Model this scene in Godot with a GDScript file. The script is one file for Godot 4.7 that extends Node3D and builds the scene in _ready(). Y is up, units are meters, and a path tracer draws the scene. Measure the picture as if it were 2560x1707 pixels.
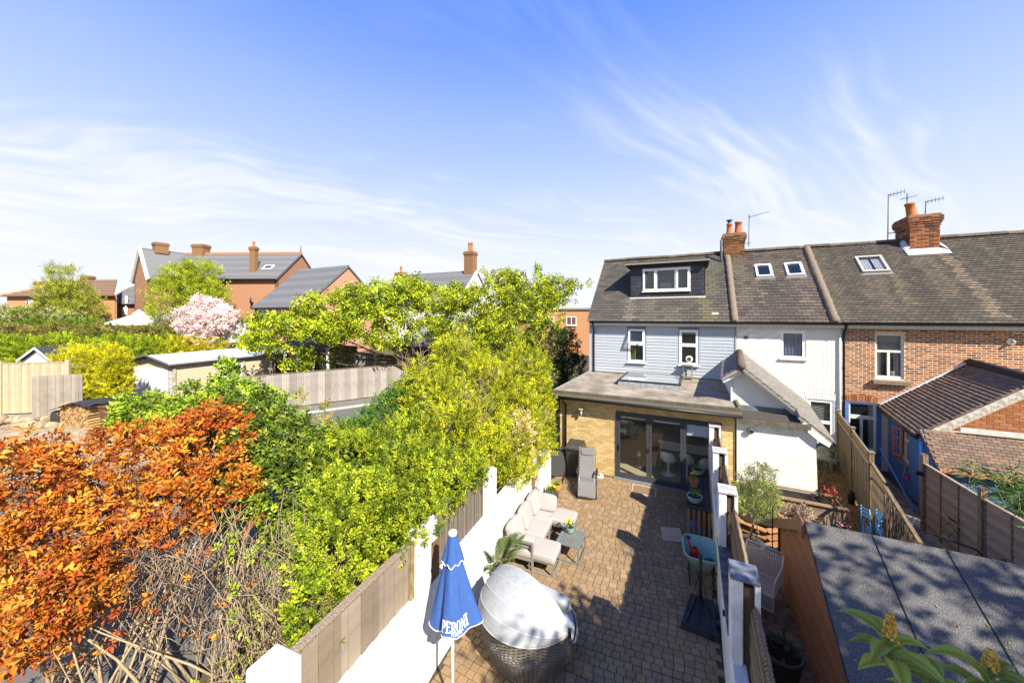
extends Node3D
# Plan frame: x to the right, -z away from the lens, metres. The terrace stands turned by 27 degrees (frame TF: x along its rear wall, z out of the wall into the gardens).
const EYE := 5.5
const SKY := 0.455
var TF := Transform3D(Basis(Vector3.UP, deg_to_rad(-27.0)), Vector3(3.9, 0, -17.54))
var rng := RandomNumberGenerator.new()
var names := {}
var tex := {}
var mats := {}
var meshes := {}

func _ready() -> void:
	rng.seed = 7
	light_and_lens()
	make_textures()
	terrain()
	terrace()
	gardens_right()
	garden_wall()
	patio()
	patio_things()
	neighbour_things()
	far_houses()
	left_middle()
	plants()

func light_and_lens() -> void:
	var cam := Camera3D.new()
	cam.name = "camera"
	cam.projection = Camera3D.PROJECTION_FRUSTUM
	cam.near = 0.1
	cam.far = 900.0
	cam.size = 0.1 * 1707.0 / 890.0
	cam.frustum_offset = Vector2(0, -0.1 * 63.5 / 890.0)
	cam.position = Vector3(0, EYE, 0)
	add_child(cam)
	cam.current = true
	var env := Environment.new()
	env.background_mode = Environment.BG_SKY
	env.tonemap_mode = Environment.TONE_MAPPER_LINEAR
	env.tonemap_exposure = 2.3
	env.sdfgi_enabled = true
	env.ssao_enabled = true
	env.ssil_enabled = true
	var sky := Sky.new()
	var pano := PanoramaSkyMaterial.new()
	pano.panorama = ImageTexture.create_from_image(sky_picture())
	sky.sky_material = pano
	env.sky = sky
	var we := WorldEnvironment.new()
	we.name = "surroundings"
	we.environment = env
	add_child(we)
	var sun := DirectionalLight3D.new()
	sun.name = "sun"
	sun.light_energy = 1.6
	sun.light_color = Color(1.0, 0.96, 0.88)
	sun.light_angular_distance = 0.5
	sun.shadow_enabled = true
	add_child(sun)
	sun.look_at_from_position(Vector3.ZERO, Vector3(-0.36, -0.63, -0.63))

func sky_picture() -> Image:
	# air from deep blue overhead to pale at the horizon, with thin drawn-out cirrus
	var w := 2048
	var h := 1024
	var im := Image.create(w, h, false, Image.FORMAT_RGBF)
	var n1 := FastNoiseLite.new()
	n1.seed = 11
	n1.frequency = 1.0
	n1.fractal_octaves = 5
	var n2 := FastNoiseLite.new()
	n2.seed = 23
	n2.frequency = 1.0
	n2.fractal_octaves = 3
	var n3 := FastNoiseLite.new()
	n3.seed = 5
	n3.frequency = 1.0
	n3.fractal_type = FastNoiseLite.FRACTAL_RIDGED
	n3.fractal_octaves = 5
	for j in h:
		var el := (0.5 - (j + 0.5) / h) * PI
		if el < -0.03:
			for i in w:
				im.set_pixel(i, j, Color(0.26, 0.25, 0.22))
			continue
		var up := maxf(sin(el), 0.0)
		var t := clampf(up / 0.7, 0, 1)
		var base := Vector3(0.90, 0.94, 1.0).lerp(Vector3(0.52, 0.67, 1.0), smoothstep(0.03, 0.62, t)).lerp(Vector3(0.115, 0.295, 0.95), smoothstep(0.42, 1.05, t))
		if up > 0.7:
			base = base.lerp(Vector3(0.05, 0.16, 0.7), smoothstep(0.7, 1.0, up))
		for i in w:
			var az := ((i + 0.5) / w - 0.5) * TAU
			# the layer seen in perspective
			var k := 1.0 / (up + 0.22)
			var px := sin(az) * k
			var py := cos(az) * k
			var u := px * 0.9 + py * 0.43
			var v := -px * 0.43 + py * 0.9
			u += n2.get_noise_2d(px * 0.45, py * 0.45) * 0.35
			v += n2.get_noise_2d(px * 0.5 + 9.0, py * 0.5) * 0.3
			var streak := n1.get_noise_2d(u * 0.42, v * 1.7 + 3.0)
			var fine := n1.get_noise_2d(u * 2.0 + 5.0, v * 11.0)
			var veil := n2.get_noise_2d(px * 0.4 + 2.0, py * 0.4 - 4.0)
			var c := smoothstep(-0.16, 0.85, streak * 0.72 + fine * 0.42 + n3.get_noise_2d(u * 0.9, v * 4.2) * 0.16 + veil * 0.6)
			c *= 1.0 - 0.85 * smoothstep(0.34, 0.6, up)
			c = clampf(c * 0.72 + 0.12 * (1.0 - smoothstep(0.0, 0.35, up)), 0, 0.85)
			var col := base.lerp(Vector3(1.0, 1.0, 1.02), c) * SKY
			im.set_pixel(i, j, Color(col.x, col.y, col.z))
	return im

# ---------------------------------------------------------------- names, things, parts
func numbered(called: String) -> String:
	var k: int = names.get(called, 0)
	names[called] = k + 1
	return called if k == 0 else "%s_%03d" % [called, k]

func P(x: float, y: float, z: float) -> Vector3:
	return Vector3(x, y, -z)

func thing(called: String, label: String, category: String, xf := Transform3D(), group := "") -> Node3D:
	var o := Node3D.new()
	o.name = numbered(called)
	add_child(o)
	o.transform = xf
	o.set_meta("label", label)
	o.set_meta("category", category)
	if group:
		o.set_meta("group", group)
	return o

func tag(o: Node3D, label: String, category: String, group := "") -> Node3D:
	o.set_meta("label", label)
	o.set_meta("category", category)
	if group:
		o.set_meta("group", group)
	return o

func part(parent: Node, called: String, mesh: Mesh, m: Material, xf := Transform3D()) -> MeshInstance3D:
	var o := MeshInstance3D.new()
	o.name = called if parent != self else numbered(called)
	o.mesh = mesh
	o.material_override = m
	o.transform = xf
	parent.add_child(o, true)
	return o

func node(parent: Node, called: String, xf := Transform3D()) -> Node3D:
	var o := Node3D.new()
	o.name = called
	o.transform = xf
	parent.add_child(o, true)
	return o

func structure(o: Node3D) -> Node3D:
	o.set_meta("kind", "structure")
	return o

func stuff(o: Node3D) -> Node3D:
	o.set_meta("kind", "stuff")
	return o

func at(x: float, y: float, z: float, turn := 0.0) -> Transform3D:
	return Transform3D(Basis(Vector3.UP, deg_to_rad(turn)), Vector3(x, y, z))

func T(x: float, y: float, z: float, turn := 0.0) -> Transform3D:   # a place in the terrace frame
	return TF * at(x, y, z, turn)

func copy(o: Node3D, called: String, label: String, xf: Transform3D) -> Node3D:
	var c: Node3D = o.duplicate()
	c.name = numbered(called)
	add_child(c)
	c.transform = xf
	c.set_meta("label", label)
	return c

# ---------------------------------------------------------------- materials
func noise_tex(key: String, freq: float, octaves: int, lo: Color, hi: Color, sd := 1, kind := FastNoiseLite.TYPE_SIMPLEX_SMOOTH, size := 512, gain := 0.5) -> void:
	var n := FastNoiseLite.new()
	n.seed = sd
	n.noise_type = kind
	n.frequency = freq
	n.fractal_octaves = octaves
	n.fractal_gain = gain
	var g := Gradient.new()
	g.set_color(0, lo)
	g.set_color(1, hi)
	var t := NoiseTexture2D.new()
	t.width = size
	t.height = size
	t.seamless = true
	t.noise = n
	t.color_ramp = g
	tex[key] = t

func normal_tex(key: String, freq: float, octaves: int, bump: float, sd := 1, kind := FastNoiseLite.TYPE_SIMPLEX_SMOOTH) -> void:
	var n := FastNoiseLite.new()
	n.seed = sd
	n.noise_type = kind
	n.frequency = freq
	n.fractal_octaves = octaves
	var t := NoiseTexture2D.new()
	t.width = 512
	t.height = 512
	t.seamless = true
	t.noise = n
	t.as_normal_map = true
	t.bump_strength = bump
	tex[key] = t

func make_textures() -> void:
	noise_tex("grain", 0.016, 6, Color(0.66, 0.66, 0.66), Color(1, 1, 1), 3, FastNoiseLite.TYPE_SIMPLEX_SMOOTH, 512, 0.62)
	noise_tex("soft", 0.01, 6, Color(0.86, 0.86, 0.86), Color(1, 1, 1), 4, FastNoiseLite.TYPE_SIMPLEX_SMOOTH, 512, 0.6)
	noise_tex("blotch", 0.006, 7, Color(0.58, 0.56, 0.54), Color(1, 1, 1), 9, FastNoiseLite.TYPE_SIMPLEX_SMOOTH, 512, 0.68)
	noise_tex("speck", 0.16, 3, Color(0.3, 0.3, 0.31), Color(1, 1, 1), 14)
	noise_tex("paint", 0.008, 6, Color(0.86, 0.86, 0.84), Color(1, 1, 1), 21, FastNoiseLite.TYPE_SIMPLEX_SMOOTH, 512, 0.6)
	noise_tex("lichen", 0.012, 7, Color(0.7, 0.69, 0.67), Color(1.0, 0.98, 0.95), 31, FastNoiseLite.TYPE_SIMPLEX_SMOOTH, 512, 0.72)
	noise_tex("weathered", 0.012, 7, Color(0.36, 0.34, 0.33), Color(1, 1, 1), 41, FastNoiseLite.TYPE_SIMPLEX_SMOOTH, 512, 0.75)
	normal_tex("n_rough", 0.05, 4, 3.0, 2)
	normal_tex("n_fine", 0.16, 3, 4.0, 6)
	normal_tex("n_soft", 0.012, 4, 5.0, 8)

func lin(c: Color) -> Color:
	return c.linear_to_srgb()

# colour is a linear base colour; sc the texture repeats per metre along x, y, z
func mat(key: String, c := Color.WHITE, rough := 0.8, t := "", sc := Vector3.ONE, nt := "", ns := 0.5, offset := 0.0) -> StandardMaterial3D:
	if mats.has(key):
		return mats[key]
	var m := StandardMaterial3D.new()
	m.resource_name = key
	m.albedo_color = lin(c)
	m.roughness = rough
	m.metallic_specular = 0.4
	if t:
		m.albedo_texture = tex[t]
	if nt:
		m.normal_enabled = true
		m.normal_texture = tex[nt]
		m.normal_scale = ns
	if t or nt:
		m.uv1_triplanar = true
		m.uv1_scale = sc
		m.uv1_offset = Vector3(offset, offset * 1.7, offset * 0.6)
	mats[key] = m
	return m

func tinted(base: StandardMaterial3D, c: Color, shift := 0.0) -> StandardMaterial3D:
	var key := "%s|%.3f|%.3f|%.3f|%.2f" % [base.resource_name, c.r, c.g, c.b, shift]
	if not mats.has(key):
		var m: StandardMaterial3D = base.duplicate()
		m.resource_name = base.resource_name + "_tone"
		m.albedo_color = lin(c)
		m.uv1_offset = base.uv1_offset + Vector3(shift, shift * 2.3, shift * 1.1)
		mats[key] = m
	return mats[key]

func vcol(base: StandardMaterial3D) -> StandardMaterial3D:   # the same material, tinted by each copy's own colour
	var key := base.resource_name + "|v"
	if not mats.has(key):
		var m: StandardMaterial3D = base.duplicate()
		m.resource_name = base.resource_name + "_each"
		m.albedo_color = Color.WHITE
		m.vertex_color_use_as_albedo = true
		m.vertex_color_is_srgb = false
		mats[key] = m
	return mats[key]

func glass(key := "glass", c := Color(0.02, 0.03, 0.04), alpha := 0.25) -> StandardMaterial3D:
	if not mats.has(key):
		var m := StandardMaterial3D.new()
		m.resource_name = key
		m.albedo_color = Color(lin(c), alpha)
		m.transparency = BaseMaterial3D.TRANSPARENCY_ALPHA
		m.roughness = 0.02
		m.metallic_specular = 0.7
		mats[key] = m
	return mats[key]

# ---------------------------------------------------------------- shapes
func quad(st: SurfaceTool, a: Vector3, b: Vector3, c: Vector3, d: Vector3) -> void:   # clockwise from the front
	for p in [a, b, c, a, c, d]:
		st.add_vertex(p)

func begin(smooth := false) -> SurfaceTool:
	var st := SurfaceTool.new()
	st.begin(Mesh.PRIMITIVE_TRIANGLES)
	st.set_smooth_group(0 if smooth else -1)
	return st

func done(st: SurfaceTool) -> ArrayMesh:
	st.generate_normals()
	return st.commit()

func hexa(st: SurfaceTool, p: Array) -> void:   # eight corners: bottom 0..3 counter-clockwise from above, top 4..7
	quad(st, p[4], p[7], p[6], p[5])
	quad(st, p[0], p[1], p[2], p[3])
	for i in 4:
		var j := (i + 1) % 4
		quad(st, p[i + 4], p[j + 4], p[j], p[i])

func box_in(st: SurfaceTool, size: Vector3, xf := Transform3D()) -> void:
	var s := size / 2
	var p := []
	for y in [-s.y, s.y]:
		for q in [[-s.x, s.z], [s.x, s.z], [s.x, -s.z], [-s.x, -s.z]]:
			p.append(xf * Vector3(q[0], y, q[1]))
	hexa(st, p)

# a box with its edges taken off
func cbox_in(st: SurfaceTool, size: Vector3, c: float, xf := Transform3D()) -> void:
	var s := size / 2
	c = minf(c, minf(s.x, minf(s.y, s.z)) * 0.9)
	var f := func(ax: int, sg: float) -> Array:
		var u := (ax + 1) % 3
		var v := (ax + 2) % 3
		var r := []
		for q in [[-1, -1], [-1, 1], [1, 1], [1, -1]]:
			var p := Vector3()
			p[ax] = s[ax] * sg
			p[u] = (s[u] - c) * q[0]
			p[v] = (s[v] - c) * q[1]
			r.append(xf * p)
		if sg < 0:
			r.reverse()
		return r
	for ax in 3:
		for sg in [-1.0, 1.0]:
			var r: Array = f.call(ax, sg)
			quad(st, r[0], r[1], r[2], r[3])
	for ax in 3:   # the twelve slanted edges
		var u := (ax + 1) % 3
		var v := (ax + 2) % 3
		for a in [-1.0, 1.0]:
			for b in [-1.0, 1.0]:
				var q := []
				for e in [[0, -1.0], [0, 1.0], [1, 1.0], [1, -1.0]]:
					var p := Vector3()
					p[ax] = (s[ax] - c) * e[1]
					p[u] = (s[u] if e[0] == 0 else s[u] - c) * a
					p[v] = (s[v] - c if e[0] == 0 else s[v]) * b
					q.append(xf * p)
				if a * b > 0:
					q.reverse()
				quad(st, q[0], q[1], q[2], q[3])
	for a in [-1.0, 1.0]:   # the eight corners
		for b in [-1.0, 1.0]:
			for d in [-1.0, 1.0]:
				var t := [xf * Vector3(s.x * a, (s.y - c) * b, (s.z - c) * d), xf * Vector3((s.x - c) * a, s.y * b, (s.z - c) * d), xf * Vector3((s.x - c) * a, (s.y - c) * b, s.z * d)]
				if a * b * d > 0:
					t.reverse()
				for p in t:
					st.add_vertex(p)

func cbox(size: Vector3, c := 0.004) -> ArrayMesh:
	var key := "b%.3f,%.3f,%.3f,%.4f" % [size.x, size.y, size.z, c]
	if not meshes.has(key):
		var st := begin()
		cbox_in(st, size, c)
		meshes[key] = done(st)
	return meshes[key]

func box(parent: Node, called: String, size: Vector3, pos: Vector3, m: Material, rot := Vector3.ZERO, c := 0.004) -> MeshInstance3D:
	return part(parent, called, cbox(size, c), m, Transform3D(Basis.from_euler(rot * PI / 180.0), pos))

func along(a: Vector3, b: Vector3) -> Transform3D:   # y axis from a to b, origin half way
	var y := (b - a).normalized()
	var x := y.cross(Vector3(0, 0, 1))
	if x.length() < 0.01:
		x = y.cross(Vector3(1, 0, 0))
	x = x.normalized()
	return Transform3D(Basis(x, y, x.cross(y)), (a + b) / 2)

func beam(parent: Node, called: String, a: Vector3, b: Vector3, w: float, t: float, m: Material, c := 0.003) -> MeshInstance3D:
	return part(parent, called, cbox(Vector3(w, a.distance_to(b), t), c), m, along(a, b))

func tube_in(st: SurfaceTool, pts: Array, radii: Array, seg := 8) -> void:
	var rings := []
	var side := Vector3.ZERO
	for i in pts.size():
		var d: Vector3 = (pts[mini(i + 1, pts.size() - 1)] - pts[maxi(i - 1, 0)]).normalized()
		if side == Vector3.ZERO:
			side = d.cross(Vector3.UP if absf(d.y) < 0.9 else Vector3.RIGHT).normalized()
		side = (side - d * side.dot(d)).normalized()
		var up := d.cross(side)
		var r: float = radii[mini(i, radii.size() - 1)]
		var ring := []
		for k in seg:
			var a := TAU * k / seg
			ring.append(pts[i] + (side * cos(a) + up * sin(a)) * r)
		rings.append(ring)
	for i in rings.size() - 1:
		for k in seg:
			var j := (k + 1) % seg
			quad(st, rings[i][k], rings[i][j], rings[i + 1][j], rings[i + 1][k])
	for e in [0, rings.size() - 1]:
		for k in seg:
			var j := (k + 1) % seg
			var t := [pts[e], rings[e][k], rings[e][j]] if e > 0 else [pts[e], rings[e][j], rings[e][k]]
			for p in t:
				st.add_vertex(p)

func tube(parent: Node, called: String, pts: Array, radii: Array, m: Material, seg := 8) -> MeshInstance3D:
	var st := begin(true)
	tube_in(st, pts, radii, seg)
	return part(parent, called, done(st), m)

# profile: [radius, height] from the bottom up
func lathe_in(st: SurfaceTool, prof: Array, seg := 20, xf := Transform3D()) -> void:
	for i in prof.size() - 1:
		for k in seg:
			var a := TAU * k / seg
			var b := TAU * (k + 1) / seg
			var p := func(q: Array, an: float) -> Vector3: return xf * Vector3(q[0] * cos(an), q[1], q[0] * sin(an))
			quad(st, p.call(prof[i + 1], a), p.call(prof[i + 1], b), p.call(prof[i], b), p.call(prof[i], a))

func lathe(parent: Node, called: String, prof: Array, m: Material, pos := Vector3.ZERO, seg := 20, smooth := true) -> MeshInstance3D:
	var st := begin(smooth)
	lathe_in(st, prof, seg)
	return part(parent, called, done(st), m, Transform3D(Basis(), pos))

# a padded cushion: a box whose faces swell
func cushion(size: Vector3, e := 0.28, puff := 0.12) -> ArrayMesh:
	var key := "c%.3f,%.3f,%.3f,%.2f" % [size.x, size.y, size.z, e]
	if meshes.has(key):
		return meshes[key]
	var st := begin(true)
	var nu := 28
	var nv := 16
	var f := func(i: int, j: int) -> Vector3:
		var u := TAU * i / nu
		var v := PI * (float(j) / nv - 0.5)
		var pw := func(x: float) -> float: return signf(x) * pow(absf(x), e)
		var d := Vector3(pw.call(cos(v)) * pw.call(cos(u)), pw.call(sin(v)), pw.call(cos(v)) * pw.call(sin(u)))
		var flat := 1.0 - puff * (d.x * d.x + d.z * d.z) * 0.5 * absf(d.y)
		return Vector3(d.x * size.x, d.y * size.y * flat, d.z * size.z) / 2
	for i in nu:
		for j in nv:
			quad(st, f.call(i, j + 1), f.call(i + 1, j + 1), f.call(i + 1, j), f.call(i, j))
	meshes[key] = done(st)
	return meshes[key]

# a flat shape in x, y pushed to depth along z
func prism(pts: Array, z0: float, z1: float) -> ArrayMesh:
	var st := begin()
	prism_in(st, pts, z0, z1)
	return done(st)

func prism_in(st: SurfaceTool, pts: Array, z0: float, z1: float) -> void:
	var poly := PackedVector2Array(pts)
	if Geometry2D.is_polygon_clockwise(poly):
		poly.reverse()
	var tri := Geometry2D.triangulate_polygon(poly)
	for i in range(0, tri.size(), 3):
		var a := poly[tri[i]]
		var b := poly[tri[i + 1]]
		var c := poly[tri[i + 2]]
		if (b - a).cross(c - a) > 0:
			var q := b
			b = c
			c = q
		for p in [a, b, c]:
			st.add_vertex(Vector3(p.x, p.y, maxf(z0, z1)))
		for p in [a, c, b]:
			st.add_vertex(Vector3(p.x, p.y, minf(z0, z1)))
	for i in poly.size():
		var a := poly[i]
		var b := poly[(i + 1) % poly.size()]
		var zf := maxf(z0, z1)
		var zb := minf(z0, z1)
		quad(st, Vector3(a.x, a.y, zf), Vector3(b.x, b.y, zf), Vector3(b.x, b.y, zb), Vector3(a.x, a.y, zb))

# an upright plate from x0..x1, y0..y1, z0..z1 with rectangular openings (Rect2 each)
func plate(x0: float, x1: float, y0: float, y1: float, z0: float, z1: float, holes: Array) -> ArrayMesh:
	var xs := [x0, x1]
	var ys := [y0, y1]
	for h in holes:
		for v in [h.position.x, h.end.x]:
			if v > x0 + 0.001 and v < x1 - 0.001:
				xs.append(v)
		for v in [h.position.y, h.end.y]:
			if v > y0 + 0.001 and v < y1 - 0.001:
				ys.append(v)
	xs.sort()
	ys.sort()
	var solid := func(i: int, j: int) -> bool:
		if i < 0 or j < 0 or i >= xs.size() - 1 or j >= ys.size() - 1:
			return false
		var c := Vector2((xs[i] + xs[i + 1]) / 2, (ys[j] + ys[j + 1]) / 2)
		for h in holes:
			if h.has_point(c):
				return false
		return true
	var st := begin()
	for i in xs.size() - 1:
		for j in ys.size() - 1:
			if xs[i + 1] - xs[i] < 1e-5 or ys[j + 1] - ys[j] < 1e-5 or not solid.call(i, j):
				continue
			var a: float = xs[i]
			var b: float = xs[i + 1]
			var c: float = ys[j]
			var d: float = ys[j + 1]
			quad(st, Vector3(a, d, z1), Vector3(b, d, z1), Vector3(b, c, z1), Vector3(a, c, z1))
			quad(st, Vector3(b, d, z0), Vector3(a, d, z0), Vector3(a, c, z0), Vector3(b, c, z0))
			if not solid.call(i - 1, j):
				quad(st, Vector3(a, d, z0), Vector3(a, d, z1), Vector3(a, c, z1), Vector3(a, c, z0))
			if not solid.call(i + 1, j):
				quad(st, Vector3(b, d, z1), Vector3(b, d, z0), Vector3(b, c, z0), Vector3(b, c, z1))
			if not solid.call(i, j + 1):
				quad(st, Vector3(a, d, z0), Vector3(b, d, z0), Vector3(b, d, z1), Vector3(a, d, z1))
			if not solid.call(i, j - 1):
				quad(st, Vector3(a, c, z1), Vector3(b, c, z1), Vector3(b, c, z0), Vector3(a, c, z0))
	return done(st)

# ---------------------------------------------------------------- many alike pieces: up to 300 as parts, the rest as one part of kind stuff
func seen_size(p: Vector3) -> float:
	var z := -p.z
	if z < 0.4:
		return 0.0
	var sx := 1280.0 + 890.0 * p.x / z
	var sy := 790.0 + 890.0 * (EYE - p.y) / z
	if sx < -25 or sx > 2585 or sy < -25 or sy > 1732:
		return 0.0001 / z
	return 1.0 / z

func pieces(parent: Node3D, called: String, rest: String, mesh: Mesh, xfs: Array, tones: Array, base: StandardMaterial3D, most := 300, stain = null) -> void:
	if xfs.is_empty():
		return
	var g := parent.global_transform
	var order := []
	for i in xfs.size():
		order.append([-seen_size(g * xfs[i].origin), i])
	order.sort()
	var mm_x := []
	var mm_c := []
	for k in order.size():
		var i: int = order[k][1]
		var tone: Color = tones[rng.randi() % tones.size()]
		if stain != null:
			tone = stain.call(xfs[i].origin, tone)
			tone = Color(snappedf(tone.r, 0.006), snappedf(tone.g, 0.006), snappedf(tone.b, 0.006))
		if k < most:
			part(parent, called, mesh, tinted(base, tone, float(i % 3) * 0.37), xfs[i])
		else:
			mm_x.append(xfs[i])
			var v := 0.88 + 0.24 * fposmod(i * 0.618, 1.0)
			mm_c.append(Color(tone.r * v, tone.g * v, tone.b * v))
	if mm_x.size():
		stuff(scatter(parent, rest, mesh, mm_x, mm_c, vcol(base)))

func scatter(parent: Node3D, called: String, mesh: Mesh, xfs: Array, cols: Array, m: Material) -> MultiMeshInstance3D:
	var mm := MultiMesh.new()
	mm.transform_format = MultiMesh.TRANSFORM_3D
	mm.use_colors = true
	mm.mesh = mesh
	mm.instance_count = xfs.size()
	for i in xfs.size():
		mm.set_instance_transform(i, xfs[i])
		mm.set_instance_color(i, cols[i])
	var o := MultiMeshInstance3D.new()
	o.name = called
	o.multimesh = mm
	o.material_override = m
	parent.add_child(o, true)
	return o

# courses of bricks in the plane z = 0 of xf; lim(y) may narrow a course to [x0, x1]
func courses(x0: float, x1: float, y0: float, y1: float, holes: Array, bl: float, bh: float, joint: float, depth: float, xf: Transform3D, lim = null) -> Array:
	var r := []
	var row := 0
	var y := y0
	while y + bh * 0.6 < y1:
		var a := x0
		var b := x1
		if lim != null:
			var l: Array = lim.call(y + bh / 2)
			a = l[0]
			b = l[1]
		var x := x0 - (bl + joint) * (0.5 if row % 2 else 0.0)
		while x < b:
			var s := maxf(x, a)
			var e := minf(x + bl, b)
			var spans := [[s, e]]
			for h in holes:
				if y + bh * 0.75 > h.position.y and y + bh * 0.25 < h.end.y:
					var nx := []
					for q in spans:
						if q[1] <= h.position.x or q[0] >= h.end.x:
							nx.append(q)
						else:
							if q[0] < h.position.x:
								nx.append([q[0], h.position.x])
							if q[1] > h.end.x:
								nx.append([h.end.x, q[1]])
					spans = nx
			for q in spans:
				if q[1] - q[0] > 0.03:
					var jit := rng.randf_range(-0.0015, 0.0015)
					r.append(xf * Transform3D(Basis.from_scale(Vector3(q[1] - q[0], minf(bh, y1 - y), depth)), Vector3((q[0] + q[1]) / 2, y + bh / 2, jit)))
			x += bl + joint
		y += bh + joint
		row += 1
	return r

# overlapping slates on a slope: xf has x along the eave, y up the slope, z out of it
func slates(w: float, l: float, sw: float, gauge: float, thick: float, xf: Transform3D, holes := [], lim = null, wob := 1.0) -> Array:
	var r := []
	var row := 0
	var y := 0.0
	while y < l - 0.02:
		var a := 0.0
		var b := w
		if lim != null:
			var q: Array = lim.call(y + gauge / 2)
			a = q[0]
			b = q[1]
		var x := -sw * (0.5 if row % 2 else 0.0)
		while x < b:
			var s := maxf(x, a)
			var e := minf(x + sw, b)
			var hidden := e - s < 0.04
			for h in holes:
				if h.has_point(Vector2((s + e) / 2, y + gauge / 2)):
					hidden = true
			if not hidden:
				var len := minf(gauge * 1.35, l - y + 0.05)
				var turn := Basis(Vector3.RIGHT, -thick * 1.1 / gauge + rng.randf_range(-0.004, 0.004) * wob) * Basis(Vector3.BACK, rng.randf_range(-0.006, 0.006) * wob)
				r.append(xf * Transform3D(turn * Basis.from_scale(Vector3(e - s - 0.011, len, thick)), Vector3((s + e) / 2, y + len / 2 - 0.02, thick * 1.1 + rng.randf_range(0, 0.003) * wob)))
			x += sw
		y += gauge
		row += 1
	return r

func unit() -> ArrayMesh:
	if not meshes.has("unit"):
		var st := begin()
		box_in(st, Vector3.ONE)
		meshes["unit"] = done(st)
	return meshes["unit"]

func unit_soft() -> ArrayMesh:   # a unit block with worn edges
	if not meshes.has("unit_soft"):
		var st := begin()
		cbox_in(st, Vector3.ONE, 0.06)
		meshes["unit_soft"] = done(st)
	return meshes["unit_soft"]

# slope frame: from eave point a to eave point b, and up to ridge point c above a
func slope(a: Vector3, b: Vector3, c: Vector3) -> Transform3D:
	var x := (b - a).normalized()
	var y := (c - a)
	y = (y - x * y.dot(x)).normalized()
	return Transform3D(Basis(x, y, x.cross(y)), a)

func slab(a: Vector3, b: Vector3, c: Vector3, d: Vector3, t: float) -> ArrayMesh:   # four corners clockwise from the front, thick behind
	var n := (c - a).cross(b - a).normalized()
	var st := begin()
	var o := -n * t
	quad(st, a, b, c, d)
	quad(st, d + o, c + o, b + o, a + o)
	quad(st, b, a, a + o, b + o)
	quad(st, c, b, b + o, c + o)
	quad(st, d, c, c + o, d + o)
	quad(st, a, d, d + o, a + o)
	return done(st)

# a window in a wall plane: frame with panes, sill; panes = Rect2 list in wall coordinates
func window(parent: Node3D, r: Rect2, z: float, panes: Array, fm: Material, sill := 0.0, sm: Material = null, depth := 0.07) -> Node3D:
	var w := node(parent, "window")
	part(w, "frame", plate(r.position.x, r.end.x, r.position.y, r.end.y, z - depth, z, panes), fm)
	for p in panes:
		var g := part(w, "pane", cbox(Vector3(p.size.x + 0.01, p.size.y + 0.01, 0.012), 0.001), glass(), at(p.position.x + p.size.x / 2, p.position.y + p.size.y / 2, z - depth * 0.6))
		g.set_meta("label", "window pane")
	if sill > 0:
		part(w, "sill", cbox(Vector3(r.size.x + 0.12, sill, 0.16), 0.008), sm if sm else fm, at(r.position.x + r.size.x / 2, r.position.y - sill / 2 - 0.002, z + 0.03))
	return w

func curtain(parent: Node3D, x0: float, x1: float, y0: float, y1: float, z: float, m: Material, folds := 7.0, amp := 0.025) -> void:
	var st := begin(true)
	var n := 40
	for i in n:
		var f := func(k: int) -> Vector2:
			var t := float(k) / n
			return Vector2(lerpf(x0, x1, t), z + sin(t * folds * TAU) * amp + sin(t * folds * 2.3 * TAU) * amp * 0.4)
		var a: Vector2 = f.call(i)
		var b: Vector2 = f.call(i + 1)
		quad(st, Vector3(a.x, y1, a.y), Vector3(b.x, y1, b.y), Vector3(b.x, y0, b.y), Vector3(a.x, y0, a.y))
	part(parent, "curtain", done(st), m)

# ================================================================ ground and roads
func ground_y(x: float, z: float) -> float:   # z away from the lens
	var far := 3.0 * smoothstep(22.0, 38.0, z) * smoothstep(-5.0, -14.0, x)
	var bank := 0.55 * smoothstep(-13.5, -16.0, x) * smoothstep(13.0, 16.0, z) * (1.0 - smoothstep(20.0, 30.0, z))
	return maxf(far, bank)

func flat_sheet(pts: Array, y: float) -> ArrayMesh:
	var poly := PackedVector2Array()
	for p in pts:
		poly.append(Vector2(p[0], p[1]))
	var tri := Geometry2D.triangulate_polygon(poly)
	var st := begin()
	for i in range(0, tri.size(), 3):
		var q := [poly[tri[i]], poly[tri[i + 1]], poly[tri[i + 2]]]
		if (q[1] - q[0]).cross(q[2] - q[0]) > 0:
			q.reverse()
		for v in q:
			st.add_vertex(P(v.x, y, v.y))
	return done(st)

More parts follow.
